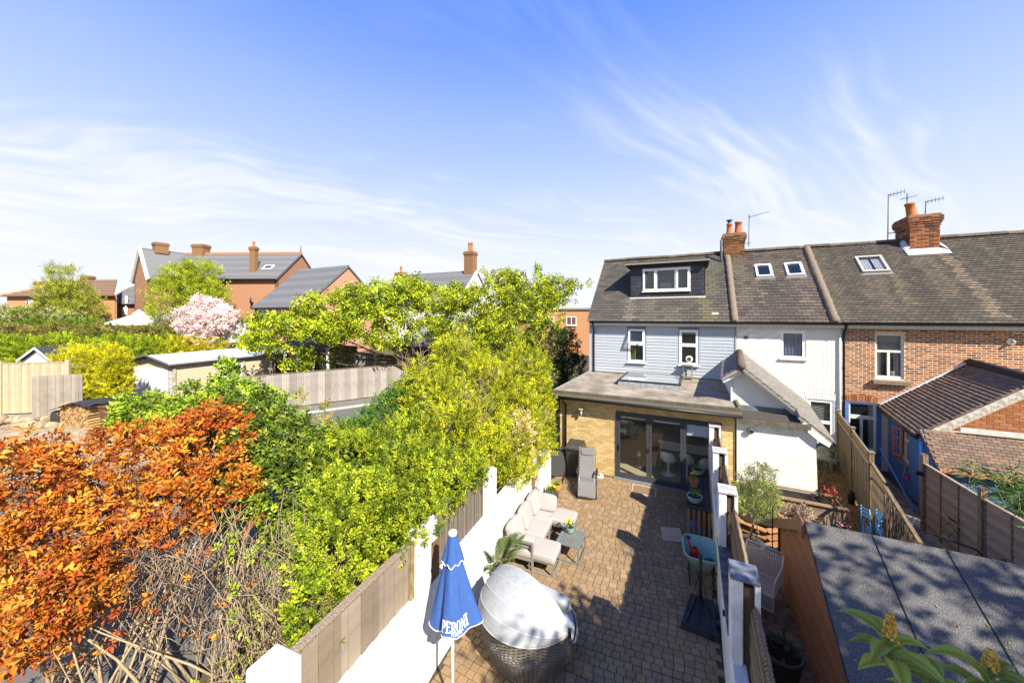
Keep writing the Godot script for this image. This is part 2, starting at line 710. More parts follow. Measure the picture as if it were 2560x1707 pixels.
func terrain() -> void:
	var xs := [-600, -300, -160, -100]
	var zs := [-80, -30, -10, -4]
	for i in 75:
		xs.append(-80 + i * 1.5)
	for i in 70:
		zs.append(-1 + i * 1.0)
	xs += [40, 60, 100, 200, 400, 700]
	zs += [75, 90, 130, 220, 400, 850]
	var st := begin(true)
	for i in xs.size() - 1:
		for j in zs.size() - 1:
			var f := func(a: int, b: int) -> Vector3: return P(xs[a], ground_y(xs[a], zs[b]) - 0.06, zs[b])
			quad(st, f.call(i, j + 1), f.call(i + 1, j + 1), f.call(i + 1, j), f.call(i, j))
	var soil := mat("soil", Color(0.12, 0.10, 0.055), 0.95, "blotch", Vector3.ONE * 0.35, "n_rough", 0.8)
	structure(part(self, "ground", done(st), soil))
	# stony drive before the gate and the logs
	var dr := begin(true)
	for i in 22:
		for j in 9:
			var f := func(a: int, b: int) -> Vector3:
				var x := -32.0 + a * 0.85
				var z := 10.6 + b * 0.85 + a * 0.05
				return P(x, ground_y(x, z) - 0.02, z)
			quad(dr, f.call(i, j + 1), f.call(i + 1, j + 1), f.call(i + 1, j), f.call(i, j))
	structure(part(self, "driveway", done(dr), mat("stony_drive", Color(0.46, 0.39, 0.28), 0.95, "blotch", Vector3.ONE * 0.8, "n_rough", 1.0)))
	# the lane beyond the hedge with its footway
	var tar := mat("asphalt", Color(0.30, 0.295, 0.29), 0.9, "speck", Vector3.ONE * 1.4, "n_fine", 0.5)
	var pav := mat("footway_tar", Color(0.40, 0.385, 0.36), 0.9, "speck", Vector3.ONE * 1.7, "n_fine", 0.4)
	structure(part(self, "road", flat_sheet([[-34, 0], [-6.6, 0], [-4.0, 8], [-2.4, 12], [1.5, 24], [-4.0, 25.6], [-13.82, 18.5], [-13.6, 11.6], [-34, 10.4]], 0.0), tar))
	var d := Vector2(0.812, 0.584)
	var n := Vector2(0.584, -0.812)
	var f0 := Vector2(-14.7, 19.7) - d * 1.2
	var f1 := Vector2(-7.2, 25.1) + d * 5.0
	var k0 := f0 + n * 1.5
	var k1 := f1 + n * 1.5
	var pv := begin()
	var c0 := [f0 - n * 0.2, f1 - n * 0.2, k1, k0]
	hexa(pv, [P(k0.x, -0.05, k0.y), P(k1.x, -0.05, k1.y), P(c0[1].x, -0.05, c0[1].y), P(c0[0].x, -0.05, c0[0].y), P(k0.x, 0.1, k0.y), P(k1.x, 0.1, k1.y), P(c0[1].x, 0.1, c0[1].y), P(c0[0].x, 0.1, c0[0].y)])
	structure(part(self, "pavement", done(pv), pav))
	var kb := structure(node(self, "kerb"))
	var km := mat("kerbstone", Color(0.42, 0.41, 0.38), 0.9, "soft", Vector3.ONE * 2.0)
	var steps := int(k0.distance_to(k1) / 0.915)
	for i in steps:
		var a := k0 + d * (i * 0.915 + 0.455) + n * 0.064
		part(kb, "kerbstone", cbox(Vector3(0.905, 0.2, 0.125), 0.012), km, Transform3D(Basis(Vector3.UP, atan2(d.y, d.x)), P(a.x, 0.012, a.y)))

# ================================================================ the terrace
const RDG := 8.65
const EAV := 5.25

func roof_y(z: float) -> float:
	return EAV + (0.35 - z) * (RDG - EAV) / 3.85

func shell(o: Node3D, x0: float, x1: float, holes: Array, m: Material, inner: Material, roof_holes := []) -> void:
	part(o, "wall", plate(x0, x1, -0.05, 5.5, -0.25, 0.0, holes), m)
	box(o, "wall", Vector3(x1 - x0, 5.55, 0.2), Vector3((x0 + x1) / 2, 2.72, -6.9), inner)
	box(o, "floor", Vector3(x1 - x0 - 0.4, 0.2, 6.5), Vector3((x0 + x1) / 2, 2.6, -3.5), mat("boards_in", Color(0.25, 0.18, 0.12), 0.7))
	for s in [0, 1]:
		var x: float = [x0, x1][s]
		var e: float = [0.2, -0.2][s]
		var st := begin()
		var g := [Vector2(0.25, -0.05), Vector2(6.8, -0.05), Vector2(6.8, roof_y(-0.2) - 0.12), Vector2(3.5, RDG - 0.15), Vector2(0.25, roof_y(-0.2) - 0.14)]
		prism_in(st, g, 0.0, absf(e))
		var b := Basis(Vector3(0, 0, -1), Vector3.UP, Vector3(signf(e), 0, 0)) if true else Basis()
		part(o, "gable", done(st), m, Transform3D(b, Vector3(x, 0, 0)))
	# roof boarding
	var t := 0.06
	part(o, "roof_deck", plate(x0, x1, 0.0, Vector2(3.85, RDG - EAV).length(), -t, 0.0, roof_holes), mat("deck", Color(0.15, 0.125, 0.10), 0.95), slope(Vector3(0, EAV, 0.35), Vector3(1, EAV, 0.35), Vector3(0, RDG, -3.5)))
	part(o, "roof_deck", slab(Vector3(x1, EAV, -7.35), Vector3(x1, RDG, -3.5), Vector3(x0, RDG, -3.5), Vector3(x0, EAV, -7.35), t), mat("slate_back", Color(0.1, 0.095, 0.09), 0.9, "blotch", Vector3.ONE))
	# gutter and fascia
	var gm := mat("black_plastic", Color(0.012, 0.012, 0.013), 0.4)
	box(o, "fascia", Vector3(x1 - x0, 0.16, 0.025), Vector3((x0 + x1) / 2, 5.14, 0.28), mat("fascia_white", Color(0.6, 0.6, 0.58), 0.5, "paint", Vector3.ONE * 1.5))
	box(o, "soffit", Vector3(x1 - x0, 0.02, 0.26), Vector3((x0 + x1) / 2, 5.08, 0.14), mat("fascia_white"))
	var st2 := begin(true)
	for k in 8:
		var a0 := PI * k / 8.0
		var a1 := PI * (k + 1) / 8.0
		var r := 0.06
		var c := Vector3(0, 5.235, 0.36)
		for q in [[1.0, 0], [0.9, 1]]:
			var p0: Vector3 = c + Vector3(0, -sin(a0), cos(a0)) * r * q[0]
			var p1: Vector3 = c + Vector3(0, -sin(a1), cos(a1)) * r * q[0]
			quad(st2, p0 + Vector3(x0, 0, 0), p0 + Vector3(x1, 0, 0), p1 + Vector3(x1, 0, 0), p1 + Vector3(x0, 0, 0))
	part(o, "gutter", done(st2), gm)
	for i in int((x1 - x0) / 0.9):
		box(o, "gutter_bracket", Vector3(0.025, 0.05, 0.13), Vector3(x0 + 0.45 + i * 0.9, 5.2, 0.345), gm)

func downpipe(o: Node3D, x: float, y0: float, y1: float, z: float, m: Material, swan := true) -> void:
	var pts := [Vector3(x, y1, z + 0.3), Vector3(x, y1 - 0.12, z + 0.28), Vector3(x, y1 - 0.32, z + 0.07), Vector3(x, y1 - 0.45, z + 0.05), Vector3(x, y0, z + 0.05)] if swan else [Vector3(x, y1, z + 0.05), Vector3(x, y0, z + 0.05)]
	tube(o, "downpipe", pts, [0.036], m, 10)
	var y := y0 + 0.3
	while y < y1 - 0.5:
		box(o, "pipe_clip", Vector3(0.1, 0.03, 0.06), Vector3(x, y, z + 0.04), m)
		y += 1.1

func flaunch_ridge(o: Node3D, x0: float, x1: float) -> void:
	var m := mat("ridge_tile", Color(0.16, 0.135, 0.11), 0.95, "lichen", Vector3.ONE * 2.2, "n_rough", 0.6)
	var n := int((x1 - x0) / 0.42)
	var key := "ridge"
	if not meshes.has(key):
		var st := begin(true)
		for k in 8:
			var a0 := PI * k / 8.0
			var a1 := PI * (k + 1) / 8.0
			for e in [[0.13, -0.5, 0.5]]:
				var p := func(a: float, x: float) -> Vector3: return Vector3(x * 0.41, sin(a) * e[0] - 0.035, cos(a) * e[0] * 1.15)
				quad(st, p.call(a1, e[1]), p.call(a1, e[2]), p.call(a0, e[2]), p.call(a0, e[1]))
		st.set_smooth_group(-1)
		for s in [-0.5, 0.5]:
			for k in 8:
				var a0 := PI * k / 8.0
				var a1 := PI * (k + 1) / 8.0
				st.add_vertex(Vector3(s * 0.41, -0.035, 0))
				st.add_vertex(Vector3(s * 0.41, sin(a0) * 0.13 - 0.035, cos(a0) * 0.15))
				st.add_vertex(Vector3(s * 0.41, sin(a1) * 0.13 - 0.035, cos(a1) * 0.15))
		meshes[key] = done(st)
	for i in n:
		var w := (x1 - x0) / n
		part(o, "ridge_tile", meshes[key], tinted(m, [Color(0.16, 0.135, 0.11), Color(0.13, 0.115, 0.1), Color(0.2, 0.16, 0.12)][i % 3], i * 0.31), Transform3D(Basis(Vector3.BACK, rng.randf_range(-0.012, 0.012)).scaled(Vector3(w / 0.42, 1, 1)), Vector3(x0 + (i + 0.5) * w, RDG + 0.045 + 0.018 * sin(x0 * 3.0 + i * 0.55) + rng.randf_range(-0.008, 0.008), -3.5)))

# the rounded mortar roll that parts two roofs, in lumps
func roof_roll(o: Node3D, x: float, r: float) -> void:
	var st := begin(true)
	var pts := []
	var rad := []
	for i in 30:
		var t := i / 29.0
		var z := lerpf(0.40, -3.42, t)
		pts.append(Vector3(x + sin(i * 2.1) * 0.008, roof_y(z) + 0.06 + sin(i * 1.3) * 0.006, z))
		rad.append(r + sin(i * 2.9) * 0.009)
	tube_in(st, pts, rad, 12)
	part(o, "verge_roll", done(st), mat("roll_mortar", Color(0.25, 0.21, 0.17), 0.95, "lichen", Vector3.ONE * 2.6, "n_rough", 1.0))

func chimney(o: Node3D, pos: Vector3, w: float, d: float, h0: float, h1: float, bricks: bool, tones: Array) -> Node3D:
	var c := node(o, "chimney", Transform3D(Basis(), pos))
	var mortar := mat("chimney_mortar", Color(0.33, 0.27, 0.2), 0.95, "blotch", Vector3.ONE * 2.0)
	var bm := mat("chimney_brick", Color(0.25, 0.1, 0.05), 0.92, "grain", Vector3.ONE * 4.0, "n_rough", 0.6)
	var head := h1 * 0.32
	part(c, "stack", cbox(Vector3(w - 0.024, h0 + h1, d - 0.024), 0.005), mortar, at(0, (h1 - h0) / 2, 0))
	var heads := [[0.0, 0.09, 0.05], [0.09, 0.17, 0.1], [0.17, 0.36, 0.16], [0.36, 0.44, 0.09]]
	for k in heads.size():
		var q: Array = heads[k]
		part(c, "corbel", cbox(Vector3(w + q[2] * 1.0 - 0.02, (q[1] - q[0]) * head / 0.36 * 0.97, d + q[2] - 0.02), 0.012), mortar, at(0, h1 - head + (q[0] + q[1]) / 2 * head / 0.36 * 0.82, 0))
	if bricks:
		var xs := []
		for s in [[0.0, w, d / 2], [PI / 2, d, w / 2], [-PI / 2, d, w / 2]]:
			var b := Transform3D(Basis(Vector3.UP, s[0]), Basis(Vector3.UP, s[0]) * Vector3(0, 0, s[2]))
			xs += courses(-s[1] / 2, s[1] / 2, -h0, h1 - head, [], 0.215, 0.065, 0.011, 0.02, b)
			for k in 4:
				var q: Array = heads[k]
				xs += courses(-s[1] / 2 - q[2] / 2, s[1] / 2 + q[2] / 2, h1 - head + q[0] * head / 0.36 * 0.82, h1 - head + q[1] * head / 0.36 * 0.82, [], 0.215, 0.062, 0.011, 0.02, b * at(0, 0, q[2] / 2))
		pieces(c, "brick", "brickwork", unit_soft(), xs, tones, bm, 140)
	return c

func pot(c: Node3D, x: float, z: float, y: float, h: float, r: float, lean := 0.0, cowl := false) -> void:
	var m := mat("pot_clay", Color(0.48, 0.16, 0.06), 0.85, "soft", Vector3.ONE * 3.0)
	var p := lathe(c, "chimney_pot", [[r * 1.25, 0], [r * 1.25, 0.06], [r * 1.12, 0.09], [r, h * 0.5], [r * 0.92, h * 0.84], [r * 1.12, h * 0.86], [r * 1.12, h * 0.92], [r * 0.98, h * 0.95], [r * 1.02, h], [r * 0.8, h], [r * 0.78, 0.1]], m, Vector3(x, y, z))
	p.rotation.z = lean
	if cowl:
		var cm := mat("cowl_steel", Color(0.05, 0.05, 0.055), 0.4)
		lathe(c, "cowl", [[r * 0.7, 0], [r * 0.7, 0.12], [r * 0.55, 0.12]], cm, Vector3(x, y + h, z))
		lathe(c, "cowl_cap", [[r * 1.2, 0], [r * 1.15, 0.03], [0.001, 0.05]], cm, Vector3(x, y + h + 0.16, z))

func aerial(o: Node3D, base: Vector3, h: float, style: int) -> void:
	var m := mat("aerial_metal", Color(0.1, 0.1, 0.11), 0.5)
	var st := begin(true)
	tube_in(st, [base, base + Vector3(0.02, h, 0)], [0.018], 6)
	var t := base + Vector3(0.02, h - 0.03, 0)
	var dir := Vector3(0.9, 0.12, 0.3).normalized()
	var side := Vector3(-0.3, 0.0, 0.9).normalized()
	if style == 1:
		tube_in(st, [t - dir * 0.05, t + dir * 0.85], [0.01], 5)
		for k in 9:
			var c := t + dir * (0.05 + k * 0.09)
			var l := 0.16 - k * 0.008
			tube_in(st, [c - side * l, c + side * l], [0.006], 4)
		tube_in(st, [t + Vector3(0, 0.12, 0), t - Vector3(0, 0.12, 0)], [0.02], 5)
	elif style == 2:
		tube_in(st, [t - dir * 0.2, t + dir * 0.3], [0.014], 5)
		tube_in(st, [t - side * 0.28 + Vector3(0, 0.1, 0), t + side * 0.28 - Vector3(0, 0.1, 0)], [0.014], 5)
		tube_in(st, [t + Vector3(0, 0.2, 0), t - Vector3(0, 0.12, 0)], [0.02], 5)
	else:
		tube_in(st, [t, t + dir * 0.5], [0.016], 5)
		for k in 5:
			var c := t + dir * (0.06 + k * 0.1)
			tube_in(st, [c - Vector3(0, 0.1, 0), c + Vector3(0, 0.1, 0)], [0.008], 4)
	part(o, "aerial", done(st), m)

func rooflight(o: Node3D, r: Rect2, fm: Material, drape := false) -> void:   # r in slope coordinates measured from the eave edge
	var s := slope(Vector3(0, EAV, 0.35), Vector3(1, EAV, 0.35), Vector3(0, RDG, -3.5))
	var w := node(o, "rooflight", s)
	var c := r.get_center()
	var e := 0.075
	part(w, "frame", plate(r.position.x, r.end.x, r.position.y, r.end.y, 0.0, 0.13, [r.grow(-e)]), fm)
	part(w, "flashing", plate(r.position.x - 0.07, r.end.x + 0.07, r.position.y - 0.14, r.end.y + 0.05, 0.035, 0.05, [r.grow(-0.01)]), mat("lead", Color(0.2, 0.2, 0.2), 0.6, "soft", Vector3.ONE * 2.0))
	part(w, "pane", cbox(Vector3(r.size.x - 2 * e + 0.01, r.size.y - 2 * e + 0.01, 0.015), 0.001), glass(), at(c.x, c.y, 0.085))
	if drape:
		var cm := mat("net", Color(0.8, 0.8, 0.8), 0.9)
		for q in [[r.position.x + e, c.x - 0.03], [c.x + 0.05, r.end.x - e]]:
			curtain(w, q[0], q[1], r.position.y + e, r.end.y - e - 0.1, 0.05, cm, 4.0, 0.012)

func terrace() -> void:
	var white_pvc := mat("white_frame", Color(0.82, 0.82, 0.82), 0.35)
	var inner := mat("plaster", Color(0.4, 0.38, 0.35), 0.9)
	var brick_tones := [Color(0.45, 0.165, 0.065), Color(0.52, 0.20, 0.08), Color(0.38, 0.125, 0.05), Color(0.28, 0.105, 0.055), Color(0.56, 0.26, 0.11), Color(0.47, 0.17, 0.065), Color(0.19, 0.085, 0.055)]
	var black := mat("black_plastic", Color(0.012, 0.012, 0.013), 0.4)
	# ---- the boarded end house
	var o := thing("boarded_house", "end terrace house with pale blue weatherboard upper floor and slate-hung dormer", "house", TF)
	var h1 := Rect2(1.77, 3.36, 0.75, 1.52)
	var h2 := Rect2(3.95, 3.36, 0.73, 1.53)
	var under := mat("render_grey", Color(0.2, 0.23, 0.28), 0.9)
	shell(o, 0.0, 6.05, [h1, h2], under, inner, [Rect2(1.9, 1.95, 2.9, 1.9)])
	var bm := mat("weatherboard", Color(0.43, 0.475, 0.55), 0.55, "paint", Vector3(0.6, 5, 5))
	var board_cols := [Color(0.43, 0.475, 0.55), Color(0.45, 0.495, 0.57), Color(0.415, 0.46, 0.535)]
	var y := 2.83
	var row := 0
	while y < 5.06:
		var spans := [[0.0, 6.03]]
		for h in [h1.grow(0.045), h2.grow(0.045)]:
			if y + 0.12 > h.position.y and y + 0.03 < h.end.y:
				var nx := []
				for q in spans:
					if q[0] < h.position.x and q[1] > h.end.x:
						nx.append([q[0], h.position.x])
						nx.append([h.end.x, q[1]])
					else:
						nx.append(q)
				spans = nx
		for q in spans:
			part(o, "board", unit(), tinted(bm, board_cols[(row + int(q[0] * 3)) % 3], row * 0.13), Transform3D(Basis(Vector3.RIGHT, -0.13) * Basis.from_scale(Vector3(q[1] - q[0], 0.152, 0.02)), Vector3((q[0] + q[1]) / 2, y + 0.07, 0.022)))
		y += 0.137
		row += 1
	for h in [h1, h2]:   # trim boards round the windows
		part(o, "window_trim", plate(h.position.x - 0.045, h.end.x + 0.045, h.position.y - 0.045, h.end.y + 0.045, 0.0, 0.045, [h]), mat("trim_grey", Color(0.2, 0.23, 0.3), 0.5))
	box(o, "corner_board", Vector3(0.12, 2.3, 0.05), Vector3(-0.02, 3.95, 0.03), bm)
	box(o, "corner_board", Vector3(0.05, 2.3, 0.045), Vector3(6.045, 3.95, 0.03), mat("trim_grey"))
	# windows: the first with its top light propped open
	var w1 := window(o, h1, 0.035, [Rect2(1.86, 3.46, 0.57, 0.68), Rect2(1.86, 4.28, 0.57, 0.52)], white_pvc, 0.05, white_pvc)
	var sash := part(w1, "open_light", plate(-0.35, 0.35, -0.66, 0.0, 0.0, 0.05, [Rect2(-0.28, -0.59, 0.56, 0.52)]), white_pvc, Transform3D(Basis(Vector3.RIGHT, -0.33), Vector3(2.145, 4.87, 0.05)))
	part(w1, "pane", cbox(Vector3(0.56, 0.52, 0.012), 0.001), glass(), sash.transform * at(0, -0.33, 0.02))
	window(o, h2, 0.035, [Rect2(4.04, 3.46, 0.55, 0.7), Rect2(4.04, 4.3, 0.55, 0.5)], white_pvc, 0.05, white_pvc)
	curtain(o, 1.84, 2.1, 3.4, 4.85, -0.12, mat("curtain_green", Color(0.3, 0.3, 0.12), 0.9), 3.0)
	box(o, "blind", Vector3(0.6, 0.14, 0.03), Vector3(4.32, 4.78, -0.06), mat("blind_white", Color(0.6, 0.58, 0.5), 0.8))
	# cat flap in the lower pane
	var flap := node(o, "cat_flap", Transform3D(Basis(Vector3.RIGHT, PI / 2), Vector3(4.33, 3.62, 0.03)))
	lathe(flap, "ring", [[0.09, 0.0], [0.145, 0.0], [0.145, 0.025], [0.09, 0.03]], mat("flap_white", Color(0.75, 0.74, 0.62), 0.5), Vector3.ZERO, 24)
	box(flap, "door", Vector3(0.13, 0.01, 0.13), Vector3(0, 0.012, 0), mat("flap_dark", Color(0.08, 0.07, 0.06), 0.5))
	downpipe(o, 0.16, 2.8, 5.2, 0.03, black)
	# slates
	var sl := mat("slate", Color(0.1, 0.095, 0.09), 0.8, "lichen", Vector3.ONE * 1.3, "n_rough", 0.35)
	var sl_tones := [Color(0.102, 0.099, 0.095), Color(0.116, 0.112, 0.105), Color(0.092, 0.09, 0.088), Color(0.135, 0.129, 0.12), Color(0.106, 0.103, 0.099), Color(0.082, 0.08, 0.079), Color(0.11, 0.105, 0.098)]
	var s := slope(Vector3(-0.12, EAV, 0.35), Vector3(1, EAV, 0.35), Vector3(-0.12, RDG, -3.5))
	var len := Vector2(3.85, RDG - EAV).length()
	pieces(o, "slate", "slating", unit(), slates(6.08, len, 0.30, 0.19, 0.02, s, [Rect2(1.95, 1.85, 3.05, 2.1)]), sl_tones, sl, 300, stained([[1.8, 0.16, -0.95, 0.4, Color(0.24, 0.22, 0.19), 0.8], [2.6, 0.35, -0.9, 0.4, Color(0.19, 0.175, 0.15), 0.6], [4.95, 0.28, -0.9, 0.3, Color(0.24, 0.20, 0.09), 0.6], [5.2, 0.3, -3.0, -0.9, Color(0.16, 0.16, 0.12), 0.6], [3.6, 0.4, -0.4, 0.4, Color(0.17, 0.16, 0.14), 0.6]]))
	flaunch_ridge(o, -0.12, 5.85)
	box(o, "vent_tile", Vector3(0.26, 0.16, 0.03), Vector3(5.32, roof_y(-0.02) + 0.035, -0.02), mat("vent_grey", Color(0.4, 0.38, 0.34), 0.8), Vector3(-48.5, 0, 0))
	dormer(o, white_pvc)
	# chimney shared with the white house
	var ct := [Color(0.22, 0.115, 0.05), Color(0.28, 0.14, 0.055), Color(0.15, 0.08, 0.045), Color(0.34, 0.18, 0.08), Color(0.12, 0.075, 0.05), Color(0.38, 0.12, 0.05)]
	var c := chimney(o, Vector3(6.28, 8.0, -3.45), 0.86, 0.62, 0.6, 1.58, true, ct)
	pot(c, -0.17, 0.0, 1.62, 0.5, 0.12, 0.0, true)
	pot(c, 0.21, 0.0, 1.62, 0.56, 0.15)
	var lead := mat("lead", Color(0.2, 0.2, 0.2), 0.6, "soft", Vector3.ONE * 2.0)
	part(c, "flashing", slab(Vector3(-0.5, 0.12, 0.55), Vector3(-0.5, 0.42, 0.2), Vector3(0.5, 0.42, 0.2), Vector3(0.5, 0.12, 0.55), 0.02), lead, at(0, 0.02, 0))
	tube(o, "flue", [Vector3(5.72, 8.0, -2.9), Vector3(5.72, 9.2, -2.9), Vector3(5.72, 9.24, -2.9)], [0.055, 0.055, 0.06], mat("flue_lead", Color(0.16, 0.18, 0.22), 0.5), 10)
	aerial(o, Vector3(6.9, 8.9, -3.3), 1.45, 1)
	tube(o, "aerial_bracket", [Vector3(6.72, 9.05, -3.3), Vector3(6.98, 9.05, -3.3)], [0.014], mat("aerial_metal"), 5)
	roof_roll(o, 6.0, 0.135)
	# ---- the white painted house
	o = thing("white_house", "narrow terrace house of white painted brick with two small roof windows", "house", TF)
	var wa := Rect2(7.58, 3.84, 0.78, 1.07)
	var wb := Rect2(8.43, 0.66, 0.76, 1.66)
	var wm := mat("white_masonry", Color(0.80, 0.80, 0.79), 0.85, "paint", Vector3.ONE * 1.4, "n_rough", 0.35)
	shell(o, 6.06, 9.42, [wa, wb], wm, inner, [Rect2(7.1, 3.0, 0.46, 0.8), Rect2(8.21, 3.0, 0.46, 0.8)])
	pieces(o, "brick", "brickwork", unit_soft(), courses(6.1, 9.42, 0.05, 5.05, [wa.grow(0.02), wb.grow(0.02), Rect2(8.35, 2.32, 0.95, 0.3)], 0.213, 0.064, 0.011, 0.016, at(0, 0, 0.002)), [Color(0.80, 0.80, 0.79), Color(0.82, 0.82, 0.81), Color(0.78, 0.785, 0.78)], wm)
	for i in 11:
		var t := (i - 5) / 5.0
		box(o, "arch_brick", Vector3(0.078, 0.28, 0.03), Vector3(8.81 + t * 0.43, 2.47 - t * t * 0.015, 0.004), wm, Vector3(0, 0, -t * 6))
	window(o, wa, -0.02, [wa.grow(-0.09)], white_pvc, 0.06, wm)
	window(o, wb, -0.02, [Rect2(8.52, 0.75, 0.58, 0.66), Rect2(8.52, 1.52, 0.58, 0.7)], white_pvc, 0.06, mat("sill_blue", Color(0.2, 0.25, 0.35), 0.6))
	var blue_drape := mat("drape_blue", Color(0.42, 0.5, 0.66), 0.9)
	curtain(o, 7.62, 8.33, 3.88, 4.88, -0.2, blue_drape, 6.0, 0.03)
	for i in 26:
		box(o, "blind_slat", Vector3(0.66, 0.008, 0.045), Vector3(8.81, 0.8 + i * 0.057, -0.14), mat("slat_white", Color(0.6, 0.6, 0.58), 0.6), Vector3(28, 0, 0))
	box(o, "air_brick", Vector3(0.16, 0.13, 0.02), Vector3(6.42, 4.62, 0.012), mat("air_brick", Color(0.3, 0.25, 0.15), 0.9))
	lathe(o, "air_pipe", [[0.03, 0], [0.045, 0.0], [0.045, 0.02], [0.03, 0.02]], black, Vector3(6.42, 4.62, 0.02), 12).rotation.x = PI / 2
	var st_tones := [Color(0.11, 0.094, 0.092), Color(0.13, 0.106, 0.102), Color(0.09, 0.08, 0.08), Color(0.15, 0.125, 0.115), Color(0.115, 0.10, 0.098), Color(0.075, 0.068, 0.07), Color(0.12, 0.105, 0.09)]
	var sb := slope(Vector3(6.1, EAV, 0.35), Vector3(7, EAV, 0.35), Vector3(6.1, RDG, -3.5))
	var l1 := Rect2(7.03, 2.94, 0.6, 0.92)
	var l2 := Rect2(8.14, 2.94, 0.6, 0.92)
	pieces(o, "slate", "slating", unit(), slates(3.2, len, 0.27, 0.19, 0.022, sb, [Rect2(0.95, 2.9, 0.6, 0.95), Rect2(2.06, 2.9, 0.6, 0.95)], null, 1.6), st_tones, mat("slate_warm", Color(0.1, 0.09, 0.088), 0.85, "lichen", Vector3.ONE * 1.1, "n_rough", 0.4), 300, stained([[6.45, 0.25, -3.2, -0.5, Color(0.17, 0.16, 0.11), 0.7], [7.6, 0.4, -1.7, 0.4, Color(0.075, 0.07, 0.068), 0.7], [8.5, 0.35, -1.7, 0.0, Color(0.17, 0.14, 0.13), 0.6], [8.2, 0.18, -1.7, 0.4, Color(0.08, 0.075, 0.07), 0.7]]))
	rooflight(o, l1, white_pvc)
	rooflight(o, l2, white_pvc)
	flaunch_ridge(o, 6.75, 9.3)
	# ---- the red brick house
	o = thing("brick_house", "red brick terrace house with broad tiled roof and white sash windows", "house", TF)
	var wc := Rect2(10.35, 3.26, 0.75, 1.62)
	var wd := Rect2(9.62, 0.62, 0.75, 1.72)
	var mortar := mat("mortar", Color(0.74, 0.63, 0.48), 0.95, "soft", Vector3.ONE * 2.0)
	shell(o, 9.43, 17.0, [wc, wd], mortar, inner, [Rect2(10.65, 3.02, 0.68, 0.96)])
	var rb := mat("red_brick", Color(0.36, 0.125, 0.055), 0.9, "grain", Vector3.ONE * 5.0, "n_rough", 0.5)
	pieces(o, "brick", "brickwork", unit_soft(), courses(9.45, 16.0, 2.3, 5.05, [wc.grow(0.012), Rect2(9.5, 1.0, 0.92, 1.62), Rect2(9.45, 1.0, 0.1, 1.35), Rect2(10.4, 1.0, 6, 1.3)], 0.205, 0.058, 0.02, 0.022, at(0, 0, -0.006)), brick_tones, rb)
	for i in 12:
		var t := (i - 5.5) / 5.5
		part(o, "arch_brick", unit_soft(), tinted(rb, brick_tones[i % 5], i * 0.2), Transform3D(Basis(Vector3.BACK, -t * 0.16) * Basis.from_scale(Vector3(0.064, 0.23, 0.024)), Vector3(9.99 + t * 0.42, 2.5 - t * t * 0.02, 0.006)))
	var bluep := mat("blue_paint", Color(0.085, 0.20, 0.52), 0.75, "paint", Vector3.ONE * 1.8, "n_rough", 0.35)
	part(o, "painted_wall", plate(9.46, 10.5, 0.0, 2.36, 0.0, 0.02, [wd]), bluep)
	var old_white := mat("old_white_paint", Color(0.70, 0.69, 0.64), 0.6, "paint", Vector3.ONE * 3.0)
	window(o, wc, -0.05, [Rect2(10.41, 4.28, 0.62, 0.52), Rect2(10.41, 3.36, 0.27, 0.84), Rect2(10.75, 3.36, 0.28, 0.84)], old_white, 0.0)
	box(o, "sill", Vector3(0.98, 0.13, 0.2), Vector3(10.73, 3.14, 0.06), mat("stone_sill", Color(0.3, 0.26, 0.21), 0.9, "blotch", Vector3.ONE * 3.0))
	window(o, wd, -0.05, [Rect2(9.68, 1.86, 0.63, 0.4), Rect2(9.68, 0.7, 0.28, 1.02), Rect2(10.03, 0.7, 0.28, 1.02)], old_white, 0.09, mat("stone_sill"))
	var net := mat("net", Color(0.8, 0.8, 0.8), 0.9)
	curtain(o, 10.4, 11.06, 4.26, 4.84, -0.2, mat("net_grey", Color(0.35, 0.38, 0.38), 0.9), 9.0, 0.01)
	for q in [[10.40, 10.56], [10.9, 11.06]]:
		curtain(o, q[0], q[1], 3.3, 4.25, -0.2, net, 2.0, 0.03)
	curtain(o, 10.22, 10.36, 0.7, 2.3, -0.18, net, 2.0, 0.02)
	lathe(o, "sill_pot", [[0.06, 0], [0.07, 0.16], [0.06, 0.16], [0.055, 0.02]], mat("fascia_white"), Vector3(10.86, 3.37, -0.17), 12)
	# lamp and bracket on the wall
	var lampn := node(o, "wall_lamp", at(13.55, 4.68, 0.02))
	lathe(lampn, "backplate", [[0.001, 0.03], [0.09, 0.03], [0.1, 0.0]], white_pvc, Vector3.ZERO, 18).rotation.x = PI / 2
	lathe(lampn, "sensor", [[0.045, 0], [0.05, 0.06], [0.035, 0.11], [0.001, 0.12]], mat("vent_grey"), Vector3(0, 0, 0.03), 14).rotation.x = PI / 2
	for q in [0.0, 0.12]:
		beam(o, "wire_bracket", Vector3(13.55 + q, 5.02, 0.02), Vector3(13.6 + q, 4.93, 0.2), 0.03, 0.02, white_pvc)
	downpipe(o, 9.46, 0.0, 5.2, 0.03, black)
	tube(o, "blue_pipe", [Vector3(9.36, 0, 0.05), Vector3(9.36, 5.0, 0.05)], [0.04], wm, 8)
	var tl := mat("plain_tile", Color(0.105, 0.085, 0.075), 0.9, "lichen", Vector3.ONE * 1.2, "n_rough", 0.4)
	var tl_tones := [Color(0.105, 0.093, 0.086), Color(0.12, 0.106, 0.097), Color(0.092, 0.082, 0.077), Color(0.135, 0.118, 0.106), Color(0.10, 0.089, 0.083)]
	var sc := slope(Vector3(9.22, EAV, 0.35), Vector3(10, EAV, 0.35), Vector3(9.22, RDG, -3.5))
